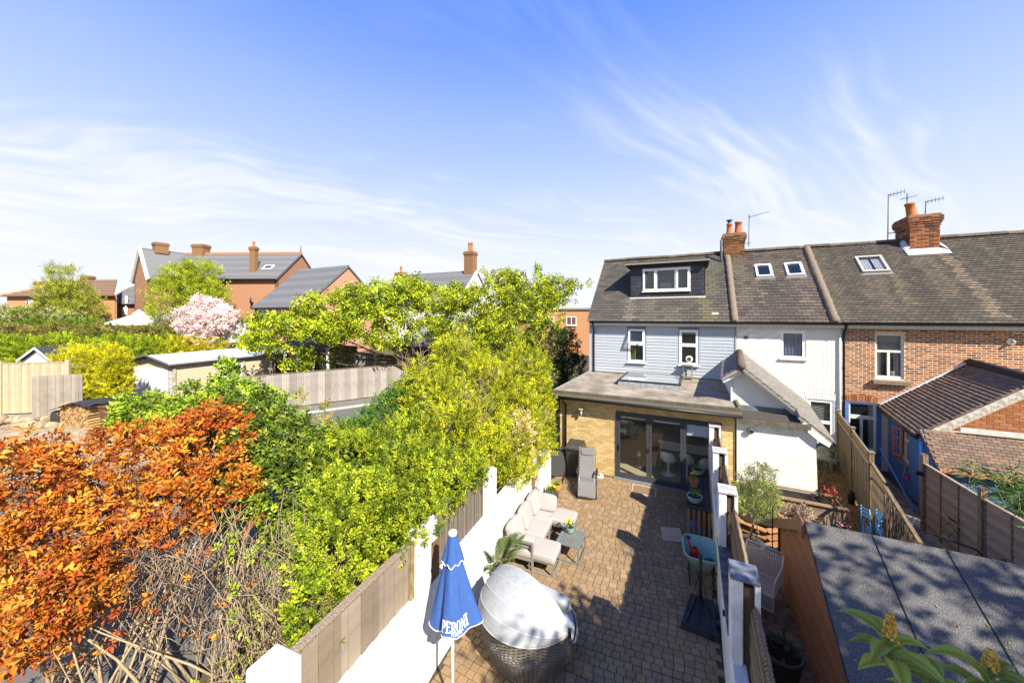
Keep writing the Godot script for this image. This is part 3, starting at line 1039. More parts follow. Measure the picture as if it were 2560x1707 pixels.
	pieces(o, "roof_tile", "tiling", unit(), slates(7.7, len, 0.165, 0.138, 0.026, sc, [Rect2(1.4, 2.95, 0.8, 1.1)], null, 1.0), tl_tones, tl, 300, stained([[13.25, 0.16, -2.6, 0.2, Color(0.30, 0.25, 0.19), 0.75], [12.6, 0.3, -2.5, -0.6, Color(0.23, 0.19, 0.15), 0.55], [10.75, 0.3, -1.8, 0.0, Color(0.19, 0.16, 0.13), 0.6], [11.4, 0.16, -1.8, -0.4, Color(0.24, 0.20, 0.13), 0.65], [12.0, 0.25, -2.0, 0.3, Color(0.075, 0.065, 0.06), 0.6], [9.45, 0.2, -3.4, 0.3, Color(0.19, 0.16, 0.125), 0.6]]))
	roof_roll(o, 9.15, 0.14)
	flaunch_ridge(o, 9.1, 17.0)
	rooflight(o, Rect2(10.58, 2.95, 0.82, 1.1), mat("vent_grey"), true)
	var c2 := chimney(o, Vector3(12.8, 8.1, -3.5), 0.86, 1.15, 0.6, 1.5, true, [Color(0.36, 0.125, 0.055), Color(0.42, 0.17, 0.075), Color(0.2, 0.09, 0.05), Color(0.13, 0.08, 0.055), Color(0.3, 0.11, 0.05), Color(0.48, 0.2, 0.08)])
	pot(c2, -0.2, 0.2, 1.5, 0.6, 0.15, 0.16)
	var leadw := mat("lead_pale", Color(0.55, 0.56, 0.6), 0.5, "soft", Vector3.ONE * 2.0)
	part(c2, "flashing", slab(Vector3(-0.6, -0.19, 0.92), Vector3(-0.6, 0.12, 0.56), Vector3(0.62, 0.12, 0.56), Vector3(0.62, -0.19, 0.92), 0.02), leadw, at(0, 0.03, 0))
	part(c2, "flashing", slab(Vector3(-0.62, -0.02, 0.75), Vector3(-0.62, 0.5, 0.0), Vector3(-0.435, 0.72, -0.05), Vector3(-0.435, 0.2, 0.6), 0.02), leadw, at(0, 0.03, 0))
	part(c2, "flashing", slab(Vector3(0.435, 0.2, 0.6), Vector3(0.435, 0.72, -0.05), Vector3(0.62, 0.5, 0.0), Vector3(0.62, -0.02, 0.75), 0.02), leadw, at(0, 0.03, 0))
	aerial(o, Vector3(11.85, 8.7, -3.3), 1.95, 3)
	tube(o, "aerial_bracket", [Vector3(11.85, 9.0, -3.3), Vector3(12.38, 9.05, -3.3)], [0.018], mat("aerial_metal"), 5)
	aerial(o, Vector3(12.65, 9.6, -3.9), 1.0, 2)
	aerial(o, Vector3(13.05, 9.5, -3.5), 0.75, 3)
	tube(o, "roof_cable", [Vector3(13.35, roof_y(-2.8) + 0.05, -2.8), Vector3(13.5, roof_y(-1.8) + 0.045, -1.8), Vector3(13.6, roof_y(-0.8) + 0.045, -0.8), Vector3(13.76, roof_y(0.3) + 0.045, 0.3)], [0.012], black, 5)
	brick_extension(white_pvc, black)
	white_extension(wm, black)
	blue_extension(bluep, brick_tones, rb, mortar, black)

# run-off stains and lichen on old roofs: [x, half width, z at the top, z at the foot, colour, strength]
func stained(list: Array) -> Variant:
	var nz := FastNoiseLite.new()
	nz.seed = 77
	nz.frequency = 1.3
	return func(p: Vector3, tone: Color) -> Color:
		var c := tone
		for q in list:
			var off: float = absf(p.x - q[0] + nz.get_noise_2d(p.x * 0.5, p.z) * q[1] * 0.8)
			if off < q[1] and p.z > q[2] and p.z < q[3]:
				var k: float = q[5] * rng.randf_range(0.35, 1.0)
				var e: Color = q[4]
				c = Color(lerpf(c.r, e.r, k), lerpf(c.g, e.g, k), lerpf(c.b, e.b, k))
		if nz.get_noise_2d(p.x * 2.0 + 40.0, p.z * 2.0) > 0.42:
			c = Color(c.r * 1.22, c.g * 1.2, c.b * 1.12)
		return c

func dormer(o: Node3D, pvc: Material) -> void:
	var d := node(o, "dormer")
	var z := -0.93
	var win := Rect2(2.29, 6.69, 2.08, 1.09)
	var body := mat("dormer_core", Color(0.28, 0.2, 0.13), 0.9)
	part(d, "front", plate(1.76, 4.94, 6.35, 7.9, z - 0.12, z - 0.02, [win]), body)
	for x in [1.76, 4.84]:
		var st := begin()
		prism_in(st, [Vector2(0.95, 6.37), Vector2(2.85, 7.93), Vector2(0.95, 7.93)], 0.0, 0.1)
		part(d, "cheek", done(st), body, Transform3D(Basis(Vector3(0, 0, -1), Vector3.UP, Vector3(1, 0, 0)), Vector3(x, 0, 0)))
	box(d, "dormer_roof", Vector3(3.62, 0.13, 2.35), Vector3(3.33, 7.99, -1.78), mat("felt_grey", Color(0.13, 0.125, 0.12), 0.95, "speck", Vector3.ONE * 2.0), Vector3(-1.2, 0, 0))
	box(d, "dormer_fascia", Vector3(3.66, 0.05, 0.03), Vector3(3.33, 8.0, -0.59), mat("weathered_lead", Color(0.3, 0.28, 0.25), 0.8))
	var xs := slates(3.2, 1.55, 0.32, 0.17, 0.01, Transform3D(Basis(), Vector3(1.74, 6.38, z)), [Rect2(0.66, 0.4, 1.92, 0.94)])
	for e in [[-1, 1.745], [1, 4.955]]:
		var b := Basis(Vector3(0, 0, e[0]), Vector3.UP, Vector3(e[0], 0, 0)) if e[0] < 0 else Basis(Vector3(0, 0, -1), Vector3.UP, Vector3(1, 0, 0))
		var s := Transform3D(b, Vector3(e[1], 6.38, z if e[0] > 0 else z - 1.9))
		if e[0] > 0:
			xs += slates(1.9, 1.55, 0.3, 0.17, 0.01, s, [], func(q: float) -> Array: return [0.0, minf(1.9, q * 1.13 + 0.05)])
		else:
			xs += slates(1.9, 1.55, 0.3, 0.17, 0.01, s, [], func(q: float) -> Array: return [maxf(0.0, 1.9 - q * 1.13 - 0.05), 1.9])
	pieces(d, "hung_slate", "hung_slating", unit(), xs, [Color(0.035, 0.04, 0.055), Color(0.045, 0.05, 0.066), Color(0.03, 0.034, 0.046)], mat("slate_dark", Color(0.04, 0.045, 0.06), 0.5, "soft", Vector3.ONE * 2.0, "n_rough", 0.2))
	var w := z + 0.04
	part(d, "window_frame", plate(win.position.x, win.end.x, win.position.y, win.end.y, w - 0.08, w, [Rect2(2.40, 6.79, 0.42, 0.88), Rect2(2.95, 6.79, 0.77, 0.88), Rect2(3.85, 6.79, 0.41, 0.88)]), pvc)
	for q in [[2.61, 0.43], [3.335, 0.78], [4.055, 0.42]]:
		part(d, "pane", cbox(Vector3(q[1], 0.9, 0.012), 0.001), glass(), at(q[0], 7.23, w - 0.04))
	for q in [[2.61, 0.52], [4.06, 0.5]]:   # the side casements stand a little proud
		part(d, "casement", plate(q[0] - q[1] / 2 - 0.02, q[0] + q[1] / 2 + 0.02, 6.745, 7.715, w, w + 0.035, [Rect2(q[0] - q[1] / 2 + 0.05, 6.8, q[1] - 0.1, 0.86)]), pvc)
	box(d, "sill", Vector3(2.14, 0.04, 0.12), Vector3(3.33, 6.67, w + 0.01), pvc)
	box(d, "apron_flashing", Vector3(3.3, 0.05, 0.06), Vector3(3.34, 6.375, -0.89), mat("apron_white", Color(0.7, 0.7, 0.72), 0.5))
	curtain(d, 2.38, 2.52, 6.75, 7.7, z - 0.2, mat("curtain_sand", Color(0.5, 0.42, 0.28), 0.9), 2.0)
	box(d, "screen_back", Vector3(0.5, 0.32, 0.03), Vector3(3.3, 6.98, z - 0.5), mat("blue_screen", Color(0.5, 0.6, 0.62), 0.5), Vector3(-20, 15, 0))

func brick_extension(pvc: Material, black: Material) -> void:
	var o := thing("brick_extension", "flat-roofed yellow brick extension with grey folding glass doors", "extension", TF)
	var door := Rect2(2.12, 0.02, 3.13, 2.24)
	var mortar := mat("pale_mortar", Color(0.34, 0.25, 0.14), 0.95)
	part(o, "wall", plate(0.12, 5.6, -0.05, 2.64, 4.68, 4.93, [door]), mortar)
	var tones := [Color(0.62, 0.45, 0.20), Color(0.67, 0.50, 0.24), Color(0.58, 0.40, 0.17), Color(0.70, 0.53, 0.28), Color(0.54, 0.37, 0.17)]
	pieces(o, "brick", "brickwork", unit_soft(), courses(0.12, 5.6, 0.0, 2.62, [door], 0.215, 0.064, 0.012, 0.02, at(0, 0, 4.926)) + courses(0.0, 4.9, 0.0, 2.62, [], 0.215, 0.064, 0.012, 0.02, Transform3D(Basis(Vector3(0, 0, 1), Vector3.UP, Vector3(-1, 0, 0)), Vector3(0.131, 0, 0.02))), tones, mat("yellow_brick", Color(0.6, 0.42, 0.19), 0.9, "soft", Vector3.ONE * 5.0, "n_rough", 0.35))
	var side := mortar
	box(o, "side_wall", Vector3(0.2, 2.68, 4.65), Vector3(0.235, 1.3, 2.35), side)
	box(o, "side_wall", Vector3(0.2, 2.68, 4.65), Vector3(5.49, 1.3, 2.35), mat("plaster_pale", Color(0.62, 0.6, 0.55), 0.9))
	box(o, "back_wall", Vector3(5.1, 2.6, 0.03), Vector3(2.87, 1.3, 0.03), mat("plaster_pale"))
	box(o, "floor", Vector3(5.1, 0.1, 4.6), Vector3(2.87, -0.02, 2.35), mat("cream_floor", Color(0.50, 0.46, 0.30), 0.35, "soft", Vector3.ONE))
	# flat roof with its raised felt kerb
	var felt := mat("roof_felt", Color(0.40, 0.355, 0.29), 0.95, "blotch", Vector3.ONE * 0.22, "n_rough", 0.5)
	box(o, "flat_roof", Vector3(5.72, 0.12, 5.2), Vector3(2.85, 2.72, 2.62), felt)
	box(o, "kerb_upstand", Vector3(5.78, 0.09, 0.08), Vector3(2.84, 2.79, 5.22), mat("felt_edge", Color(0.2, 0.18, 0.14), 0.95, "blotch", Vector3.ONE * 1.5))
	box(o, "kerb_upstand", Vector3(0.08, 0.09, 5.1), Vector3(-0.01, 2.79, 2.62), mat("felt_edge_pale", Color(0.42, 0.41, 0.38), 0.9, "blotch", Vector3.ONE * 1.5))
	box(o, "kerb_upstand", Vector3(0.08, 0.1, 1.15), Vector3(5.70, 2.79, 4.6), mat("felt_edge"))
	box(o, "fascia", Vector3(5.78, 0.15, 0.03), Vector3(2.84, 2.66, 5.27), mat("fascia_dark", Color(0.17, 0.15, 0.12), 0.9, "soft", Vector3.ONE * 2.0))
	box(o, "soffit", Vector3(5.7, 0.02, 0.3), Vector3(2.84, 2.6, 5.1), mat("fascia_white"))
	tube(o, "gutter", [Vector3(-0.05, 2.60, 5.31), Vector3(5.75, 2.60, 5.31)], [0.05], black, 10)
	tube(o, "downpipe", [Vector3(0.35, 2.58, 5.3), Vector3(0.35, 2.45, 5.28), Vector3(0.36, 2.3, 5.05), Vector3(0.36, 2.2, 5.0), Vector3(0.36, 0, 5.0)], [0.034], black, 10)
	# rooflight on the flat roof
	var lan := node(o, "lantern", at(2.96, 2.78, 1.85))
	part(lan, "kerb", plate(-1.12, 1.12, -1.08, 1.08, 0.0, 0.17, [Rect2(-1.0, -0.96, 2.0, 1.92)]), mat("lantern_kerb", Color(0.42, 0.47, 0.56), 0.6, "blotch", Vector3.ONE * 1.5), Transform3D(Basis(Vector3.RIGHT, -PI / 2), Vector3.ZERO))
	part(lan, "frame", plate(-1.14, 1.14, -1.1, 1.1, 0.17, 0.215, [Rect2(-1.04, -1.0, 2.08, 2.0)]), mat("frame_black", Color(0.02, 0.021, 0.024), 0.35), Transform3D(Basis(Vector3.RIGHT, -PI / 2), Vector3.ZERO))
	part(lan, "pane", cbox(Vector3(2.1, 0.02, 2.02), 0.001), glass("glass_flat", Color(0.45, 0.5, 0.5), 0.45), at(0, 0.2, 0))
	# the folding doors
	var grey := mat("door_grey", Color(0.045, 0.05, 0.06), 0.35)
	var d := node(o, "folding_door")
	part(d, "frame", plate(door.position.x, door.end.x, 0.02, door.end.y, 4.84, 4.96, [Rect2(2.18, 0.08, 3.01, 2.12)]), grey)
	for q in [[2.19, 3.19], [3.2, 4.2], [4.21, 5.18]]:
		var r := Rect2(q[0] + 0.075, 0.18, q[1] - q[0] - 0.15, 1.93)
		part(d, "leaf_frame", plate(q[0], q[1], 0.085, 2.19, 4.865, 4.945, [r]), grey)
		part(d, "pane", cbox(Vector3(r.size.x + 0.02, r.size.y + 0.02, 0.024), 0.001), glass("glass_door", Color(0.02, 0.025, 0.03), 0.08), at(r.get_center().x, r.get_center().y, 4.905))
		var drop := 0.36 if q[0] > 4 else 0.07
		box(d, "blind", Vector3(r.size.x - 0.03, drop, 0.012), Vector3(r.get_center().x, r.end.y - drop / 2 - 0.01, 4.86), mat("blind_slats", Color(0.66, 0.69, 0.76), 0.6))
		for i in int(drop / 0.03):
			box(d, "blind_slat", Vector3(r.size.x - 0.05, 0.004, 0.02), Vector3(r.get_center().x, r.end.y - 0.03 - i * 0.03, 4.87), mat("blind_slats"), Vector3(20, 0, 0))
	for q in [[2.235, 1.05, 0.18], [3.195, 1.1, 0.1]]:
		box(d, "handle", Vector3(0.03, q[2], 0.05), Vector3(q[0], q[1], 4.975), mat("handle_dark", Color(0.02, 0.02, 0.022), 0.3))
	box(d, "threshold", Vector3(3.2, 0.035, 0.22), Vector3(3.68, 0.012, 5.0), mat("threshold_alloy", Color(0.16, 0.16, 0.165), 0.4))
	# lamp on the brickwork
	var l := node(o, "wall_lamp", at(0.95, 2.1, 4.95))
	lathe(l, "shade", [[0.11, 0.0], [0.09, 0.03], [0.02, 0.05], [0.001, 0.05]], mat("lamp_steel", Color(0.35, 0.34, 0.32), 0.3), Vector3(0, 0.11, 0.12), 16)
	tube(l, "arm", [Vector3(0, 0, 0), Vector3(0, 0, 0.12), Vector3(0, 0.1, 0.12)], [0.018], mat("lamp_steel"), 8)
	lathe(l, "lamp_body", [[0.03, -0.1], [0.04, -0.08], [0.04, 0.04], [0.03, 0.05]], mat("lamp_steel"), Vector3(0, 0, 0.12), 12)
	# room behind the doors: island and pedestal chairs are things of their own
	var isl := thing("kitchen_island", "long white kitchen island behind the folding glass doors", "kitchen island", T(4.35, 0.03, 2.95))
	box(isl, "worktop", Vector3(2.0, 0.06, 0.95), Vector3(0, 0.92, 0), mat("worktop", Color(0.72, 0.72, 0.69), 0.25))
	box(isl, "panel", Vector3(1.9, 0.35, 0.5), Vector3(0, 0.7, -0.15), mat("island_white", Color(0.68, 0.69, 0.68), 0.4))
	box(isl, "cupboard", Vector3(1.7, 0.55, 0.4), Vector3(0.05, 0.26, -0.2), mat("island_grey", Color(0.22, 0.22, 0.22), 0.5))
	tube(isl, "leg", [Vector3(-0.93, 0, 0.4), Vector3(-0.93, 0.9, 0.4)], [0.02], pvc, 8)
	var ch := tulip_chair()
	ch.transform = T(3.72, 0.03, 3.95, 170)
	ch.set_meta("label", "white moulded pedestal chair standing free in front of the kitchen island")
	copy(ch, "pedestal_chair", "white moulded pedestal chair between the two others at the kitchen island", T(4.3, 0.03, 3.8, 165))
	copy(ch, "pedestal_chair", "white moulded pedestal chair behind the lowered blind", T(4.85, 0.03, 3.9, 200))
	var lampf := thing("floor_lamp", "thin floor lamp with small white shade inside the glass doors", "lamp", T(2.75, 0.03, 3.9))
	lathe(lampf, "base", [[0.1, 0], [0.1, 0.02], [0.001, 0.025]], pvc, Vector3.ZERO, 16)
	tube(lampf, "pole", [Vector3(0, 0, 0), Vector3(0, 0.5, 0)], [0.01], mat("lamp_steel"), 6)
	lathe(lampf, "shade", [[0.07, 0], [0.05, 0.14], [0.045, 0.14], [0.065, 0]], pvc, Vector3(0, 0.45, 0), 14)
	# step for the cat on the flat roof
	var stp := thing("wooden_step", "small grey wooden step stool below the cat flap", "stool", T(4.27, 2.785, 0.33))
	var gw := mat("grey_wood", Color(0.25, 0.235, 0.21), 0.9, "grain", Vector3(2, 9, 9))
	box(stp, "seat", Vector3(0.42, 0.03, 0.36), Vector3(0, 0.6, 0), gw)
	for q in [[-0.17, -0.14], [0.17, -0.14], [-0.17, 0.14], [0.17, 0.14]]:
		box(stp, "leg", Vector3(0.035, 0.59, 0.035), Vector3(q[0], 0.295, q[1]), gw)
	box(stp, "rail", Vector3(0.4, 0.05, 0.3), Vector3(0, 0.08, 0), gw)

func tulip_chair() -> Node3D:
	var c := thing("pedestal_chair", "white moulded pedestal chair", "chair", Transform3D(), "pedestal chairs at the island")
	var m := mat("white_shell", Color(0.8, 0.8, 0.8), 0.25)
	lathe(c, "base", [[0.24, 0], [0.235, 0.012], [0.12, 0.03], [0.035, 0.08], [0.025, 0.2], [0.035, 0.36], [0.1, 0.42]], m, Vector3.ZERO, 24)
	var st := begin(true)
	var n := 20
	for i in n:
		for j in 8:
			var f := func(a: int, b: int) -> Vector3:
				var u := TAU * a / n
				var v := b / 8.0
				var back := smoothstep(-0.3, 1.0, -cos(u))
				var r := lerpf(0.06, 0.25, sqrt(v))
				return Vector3(sin(u) * r, 0.42 + v * v * (0.06 + 0.36 * back), cos(u) * r * 0.95 - v * v * back * 0.05)
			quad(st, f.call(i, j + 1), f.call(i + 1, j + 1), f.call(i + 1, j), f.call(i, j))
	part(c, "seat_shell", done(st), m)
	part(c, "seat_pad", cushion(Vector3(0.36, 0.05, 0.36), 0.6), mat("pad_grey", Color(0.6, 0.6, 0.6), 0.9), at(0, 0.46, 0.02))
	return c

func skew_tiles(a: Vector3, b: Vector3, c: Vector3, sw: float, gauge: float, thick: float) -> Array:   # eave a to b, ridge point c above a
	var s := slope(a, b, c)
	var l := s.basis.y.dot(c - a)
	var w := a.distance_to(b)
	var k := s.basis.x.dot(c - a) / l
	return slates(w + maxf(0.0, k * l), l, sw, gauge, thick, s, [], func(y: float) -> Array: return [k * y, w + k * y])

func white_extension(wm: Material, black: Material) -> void:
	var o := thing("white_extension", "white extension with steep tiled catslide roof and low flat-roofed box", "extension", TF)
	var white := mat("white_render", Color(0.78, 0.78, 0.76), 0.85, "paint", Vector3(0.9, 0.5, 0.9), "n_soft", 0.25)
	# gable standing back, rendered box in front
	part(o, "gable", prism([Vector2(5.6, 0), Vector2(5.6, 3.5), Vector2(5.84, 3.78), Vector2(7.7, 2.2), Vector2(7.7, 0)], 3.8, 4.05), wm)
	pieces(o, "brick", "brickwork", unit_soft(), courses(5.62, 7.6, 2.62, 3.85, [], 0.213, 0.064, 0.011, 0.016, at(0, 0, 4.052), func(y: float) -> Array: return [5.62 + maxf(0.0, y - 3.5), minf(7.6, 5.84 + (3.68 - y) * 1.15)]), [Color(0.8, 0.8, 0.79), Color(0.78, 0.785, 0.775)], wm)
	box(o, "side_wall", Vector3(0.2, 3.5, 3.75), Vector3(5.72, 1.75, 1.93), wm)
	box(o, "side_wall", Vector3(0.2, 2.2, 3.8), Vector3(7.62, 1.1, 1.9), wm)
	part(o, "box_front", prism([Vector2(5.64, -0.05), Vector2(5.64, 2.42), Vector2(7.1, 2.46), Vector2(7.47, 2.12), Vector2(7.52, 0.3), Vector2(7.56, -0.05)], 4.06, 5.0), white)
	box(o, "box_roof", Vector3(1.72, 0.1, 1.1), Vector3(6.46, 2.5, 4.6), mat("gravel_felt", Color(0.17, 0.15, 0.125), 1.0, "speck", Vector3.ONE * 2.6, "n_fine", 0.8))
	box(o, "box_fascia", Vector3(1.74, 0.12, 0.03), Vector3(6.46, 2.47, 5.165), mat("felt_edge"))
	box(o, "flashing", Vector3(1.7, 0.16, 0.02), Vector3(6.5, 2.62, 4.075), mat("lead_grey", Color(0.25, 0.27, 0.32), 0.6, "blotch", Vector3.ONE * 2.0))
	part(o, "verge_end", prism([Vector2(7.08, 2.5), Vector2(7.5, 2.13), Vector2(7.72, 2.0), Vector2(7.76, 2.1), Vector2(7.2, 2.6)], 4.9, 5.12), wm)
	# roof slopes
	var under := mat("roof_grey", Color(0.3, 0.285, 0.26), 0.95, "soft", Vector3.ONE * 2.0)
	var r0 := Vector3(6.19, 4.0, 0.0)
	var r1 := Vector3(5.82, 3.92, 4.38)
	var e0 := Vector3(8.34, 2.2, 0.0)
	var e1 := Vector3(7.88, 2.14, 4.38)
	var e2 := Vector3(7.8, 2.13, 5.1)
	var m1 := r1.lerp(e1, 0.66)
	var m2 := m1 + (e2 - e1)
	part(o, "roof_deck", slab(e1, r1, r0, e0, 0.07), under)
	part(o, "roof_deck", slab(e2, m2, m1, e1, 0.07), under)
	var l0 := Vector3(5.62, 3.6, 0.0)
	var l1 := Vector3(5.3, 3.55, 4.38)
	part(o, "roof_deck", slab(l0, r0, r1, l1, 0.07), under)
	var tt := mat("catslide_tile", Color(0.3, 0.28, 0.25), 0.9, "soft", Vector3.ONE * 1.6, "n_rough", 0.4)
	var tones := [Color(0.21, 0.195, 0.175), Color(0.24, 0.22, 0.195), Color(0.19, 0.178, 0.16)]
	var xs := skew_tiles(e1, e0, r1, 0.2, 0.115, 0.022)
	xs += skew_tiles(e2, e1, m2, 0.2, 0.115, 0.022)
	xs += skew_tiles(l0, l1, r0, 0.2, 0.16, 0.02)
	pieces(o, "roof_tile", "tiling", unit(), xs, tones, tt)
	tube(o, "ridge", [r0 + Vector3(0, 0.03, 0.02), (r0 + r1) / 2 + Vector3(0, 0.03, 0), r1 + Vector3(0, 0.03, 0.04)], [0.12], mat("ridge_tile"), 12)
	box(o, "bargeboard", Vector3(2.45, 0.12, 0.035), Vector3(6.83, 2.91, 4.1), mat("barge_white", Color(0.75, 0.76, 0.77), 0.5), Vector3(0, 0, -40.7))
	box(o, "bargeboard", Vector3(0.6, 0.16, 0.035), Vector3(5.56, 3.6, 4.2), mat("barge_white"), Vector3(0, 0, 33))
	box(o, "corner_board", Vector3(0.05, 0.95, 0.2), Vector3(5.58, 3.1, 4.0), mat("trim_pale", Color(0.5, 0.55, 0.62), 0.5))
	tube(o, "gutter", [e0 + Vector3(0.04, -0.03, 0.03), e2 + Vector3(0.04, -0.03, 0)], [0.045], black, 8)
	# round extractor
	var v := node(o, "extractor", Transform3D(Basis(Vector3.RIGHT, PI / 2), Vector3(5.97, 2.17, 5.0)))
	lathe(v, "hood", [[0.055, 0.0], [0.085, 0.02], [0.085, 0.10], [0.05, 0.12], [0.045, 0.07]], mat("extractor_grey", Color(0.1, 0.1, 0.105), 0.4), Vector3.ZERO, 20)

func blue_extension(bluep: Material, tones: Array, rb: StandardMaterial3D, mortar: Material, black: Material) -> void:
	var o := thing("blue_extension", "blue painted extension under a ridged brown tile roof with white verge", "extension", TF)
	var e0 := Vector3(10.46, 2.24, 0.03)
	var e1 := Vector3(10.1, 2.14, 3.35)
	var r0 := Vector3(12.66, 3.92, 0.03)
	var r1 := Vector3(12.3, 3.82, 3.35)
	var f0 := Vector3(14.9, 2.24, 0.03)
	var f1 := Vector3(14.5, 2.14, 3.35)
	var deck := mat("deck", Color(0.15, 0.125, 0.10), 0.95)
	part(o, "roof_deck", slab(e1, e0, r0, r1, 0.07), deck)
	part(o, "roof_deck", slab(r1, r0, f0, f1, 0.07), deck)
	var s := slope(e0, e1, r0)
	# ribbed tiles: broad courses seen edge-on as dark steps
	var tm := mat("ribbed_tile", Color(0.16, 0.115, 0.09), 0.92, "lichen", Vector3.ONE * 1.6, "n_rough", 0.5)
	var rt := [Color(0.27, 0.195, 0.155), Color(0.31, 0.22, 0.175), Color(0.24, 0.175, 0.145), Color(0.34, 0.245, 0.19)]
	var w := e0.distance_to(e1)
	var l := s.basis.y.dot(r0 - e0)
	var skew := s.basis.x.dot(r0 - e0)
	var sk := s
	pieces(o, "roof_tile", "tiling", unit(), slates(w + 0.06, l, 0.165, 0.112, 0.036, sk, [], func(y: float) -> Array: return [skew * y / l, w + skew * y / l], 1.4), rt, tm)
	# a row of newer orange tiles at the eave
	for i in 20:
		part(o, "eave_tile", unit(), tinted(tm, [Color(0.42, 0.19, 0.10), Color(0.36, 0.17, 0.10), Color(0.30, 0.15, 0.09)][i % 3], i * 0.2), s * Transform3D(Basis.from_scale(Vector3(0.16, 0.17, 0.02)), Vector3((i + 0.5) * w / 20.0, 0.03, 0.045)))
	var wv := mat("verge_paint", Color(0.72, 0.72, 0.72), 0.6, "paint", Vector3.ONE * 3.0)
	beam(o, "verge_strip", e0 + Vector3(-0.02, 0.1, 0.02), r0 + Vector3(0, 0.11, 0.02), 0.05, 0.13, wv)
	tube(o, "ridge", [r0 + Vector3(0, 0.05, 0), (r0 + r1) / 2 + Vector3(0, 0.05, 0), r1 + Vector3(0, 0.05, 0.08)], [0.13], mat("ridge_dark", Color(0.06, 0.05, 0.042), 0.95, "lichen", Vector3.ONE * 3.0, "n_rough", 1.0), 12)
	var worn := mat("worn_paint", Color(0.66, 0.62, 0.55), 0.8, "blotch", Vector3.ONE * 2.6)
	beam(o, "bargeboard", e1 + Vector3(0.25, 0.12, 0.06), r1 + Vector3(0, -0.06, 0.06), 0.2, 0.04, worn)
	tube(o, "gutter", [e0 + Vector3(-0.05, -0.03, 0), e1 + Vector3(-0.05, -0.03, 0.05)], [0.055], black, 8)
	# walls
	var hw := Rect2(0.95, 0.85, 0.95, 1.05)
	var q := (e1 - e0)
	q.y = 0
	var turn := atan2(-q.x, q.z)
	var wallx := Transform3D(Basis(Vector3(-q.normalized().x, 0, -q.normalized().z) * -1.0, Vector3.UP, Vector3(-q.normalized().z, 0, q.normalized().x)), e0 + Vector3(0.22, -2.24, 0))
	part(o, "wall", plate(0.0, w - 0.04, -0.05, 2.2, -0.2, 0.0, [hw]), bluep, wallx)
	var wn := node(o, "window", wallx)
	var ow := mat("old_white_paint")
	part(wn, "frame", plate(hw.position.x, hw.end.x, hw.position.y, hw.end.y, -0.1, -0.04, [Rect2(1.45, 0.92, 0.38, 0.6), Rect2(1.45, 1.58, 0.38, 0.26), Rect2(1.02, 0.92, 0.36, 0.92)]), ow)
	for p in [[1.64, 1.22, 0.39, 0.61], [1.64, 1.71, 0.39, 0.27]]:
		part(wn, "pane", cbox(Vector3(p[2], p[3], 0.012), 0.001), glass(), at(p[0], p[1], -0.07))
	part(wn, "sill", cbox(Vector3(1.0, 0.07, 0.16), 0.008), mat("stone_sill"), at(1.42, 0.81, 0.03))
	var shut := part(wn, "open_casement", plate(-0.36, 0.0, 0.92, 1.84, 0.0, 0.035, [Rect2(-0.31, 0.97, 0.26, 0.24), Rect2(-0.31, 1.25, 0.26, 0.24), Rect2(-0.31, 1.53, 0.26, 0.26)]), mat("pink_paint", Color(0.4, 0.14, 0.10), 0.7), Transform3D(Basis(Vector3.UP, 0.35), Vector3(1.38, 0, 0.0)))
	shut.set_meta("label", "pinkish red casement")
	# rear gable in brick with the lower lean-to against it
	var gz := 3.28
	part(o, "gable", prism([Vector2(10.3, -0.05), Vector2(10.3, 2.12), Vector2(12.3, 3.66), Vector2(14.3, 2.12), Vector2(14.3, -0.05)], gz - 0.2, gz), mortar)
	pieces(o, "brick", "brickwork", unit_soft(), courses(10.4, 14.2, 2.4, 3.7, [], 0.215, 0.065, 0.012, 0.022, at(0, 0, gz + 0.004), func(y: float) -> Array: return [10.3 + (y - 2.06) * 1.3, 14.3 - (y - 2.06) * 1.3]), [Color(0.46, 0.17, 0.065), Color(0.52, 0.2, 0.08), Color(0.42, 0.15, 0.06), Color(0.55, 0.23, 0.09)], rb, 150)
	# lean-to
	var a0 := Vector3(10.1, 2.36, 3.42)
	var a1 := Vector3(10.25, 1.42, 3.98)
	var wid := 4.6
	part(o, "leanto_deck", slab(a1, a0, a0 + Vector3(wid, 0, 0), a1 + Vector3(wid, 0, 0), 0.06), deck)
	var ls := slope(a1, a1 + Vector3(1, 0, 0), a0 + Vector3(0.15, 0, 0))
	var ll := Vector2(0.56, 0.94).length()
	pieces(o, "leanto_tile", "leanto_tiling", unit(), slates(wid - 0.1, ll, 0.165, 0.078, 0.012, ls, [], func(y: float) -> Array: return [-0.15 * y / ll, wid - 0.2], 1.6), [Color(0.22, 0.16, 0.13), Color(0.26, 0.185, 0.145), Color(0.19, 0.14, 0.12), Color(0.30, 0.20, 0.15)], mat("leanto_tile", Color(0.2, 0.15, 0.12), 0.92, "lichen", Vector3.ONE * 1.8, "n_rough", 0.5))
	for i in 26:
		part(o, "eave_tile", unit(), tinted(tm, [Color(0.42, 0.19, 0.10), Color(0.46, 0.22, 0.12), Color(0.36, 0.18, 0.11)][i % 3], i * 0.2), ls * Transform3D(Basis.from_scale(Vector3(0.16, 0.11, 0.014)), Vector3((i + 0.5) * 0.165, 0.02, 0.034)))
	beam(o, "flashing_board", a0 + Vector3(0.75, 0.1, 0.06), a0 + Vector3(wid, 0.1, 0.06), 0.13, 0.03, mat("fascia_white"))
	part(o, "leanto_side", prism([Vector2(-3.3, -0.05), Vector2(-3.3, 2.28), Vector2(-3.42, 2.26), Vector2(-3.9, 1.4), Vector2(-3.9, -0.05)], 0.0, 0.15), bluep, Transform3D(Basis(Vector3(0, 0, -1), Vector3.UP, Vector3(1, 0, 0)), Vector3(10.2, 0, 0)))
	box(o, "leanto_wall", Vector3(4.3, 1.4, 0.15), Vector3(12.5, 0.68, 3.8), bluep)
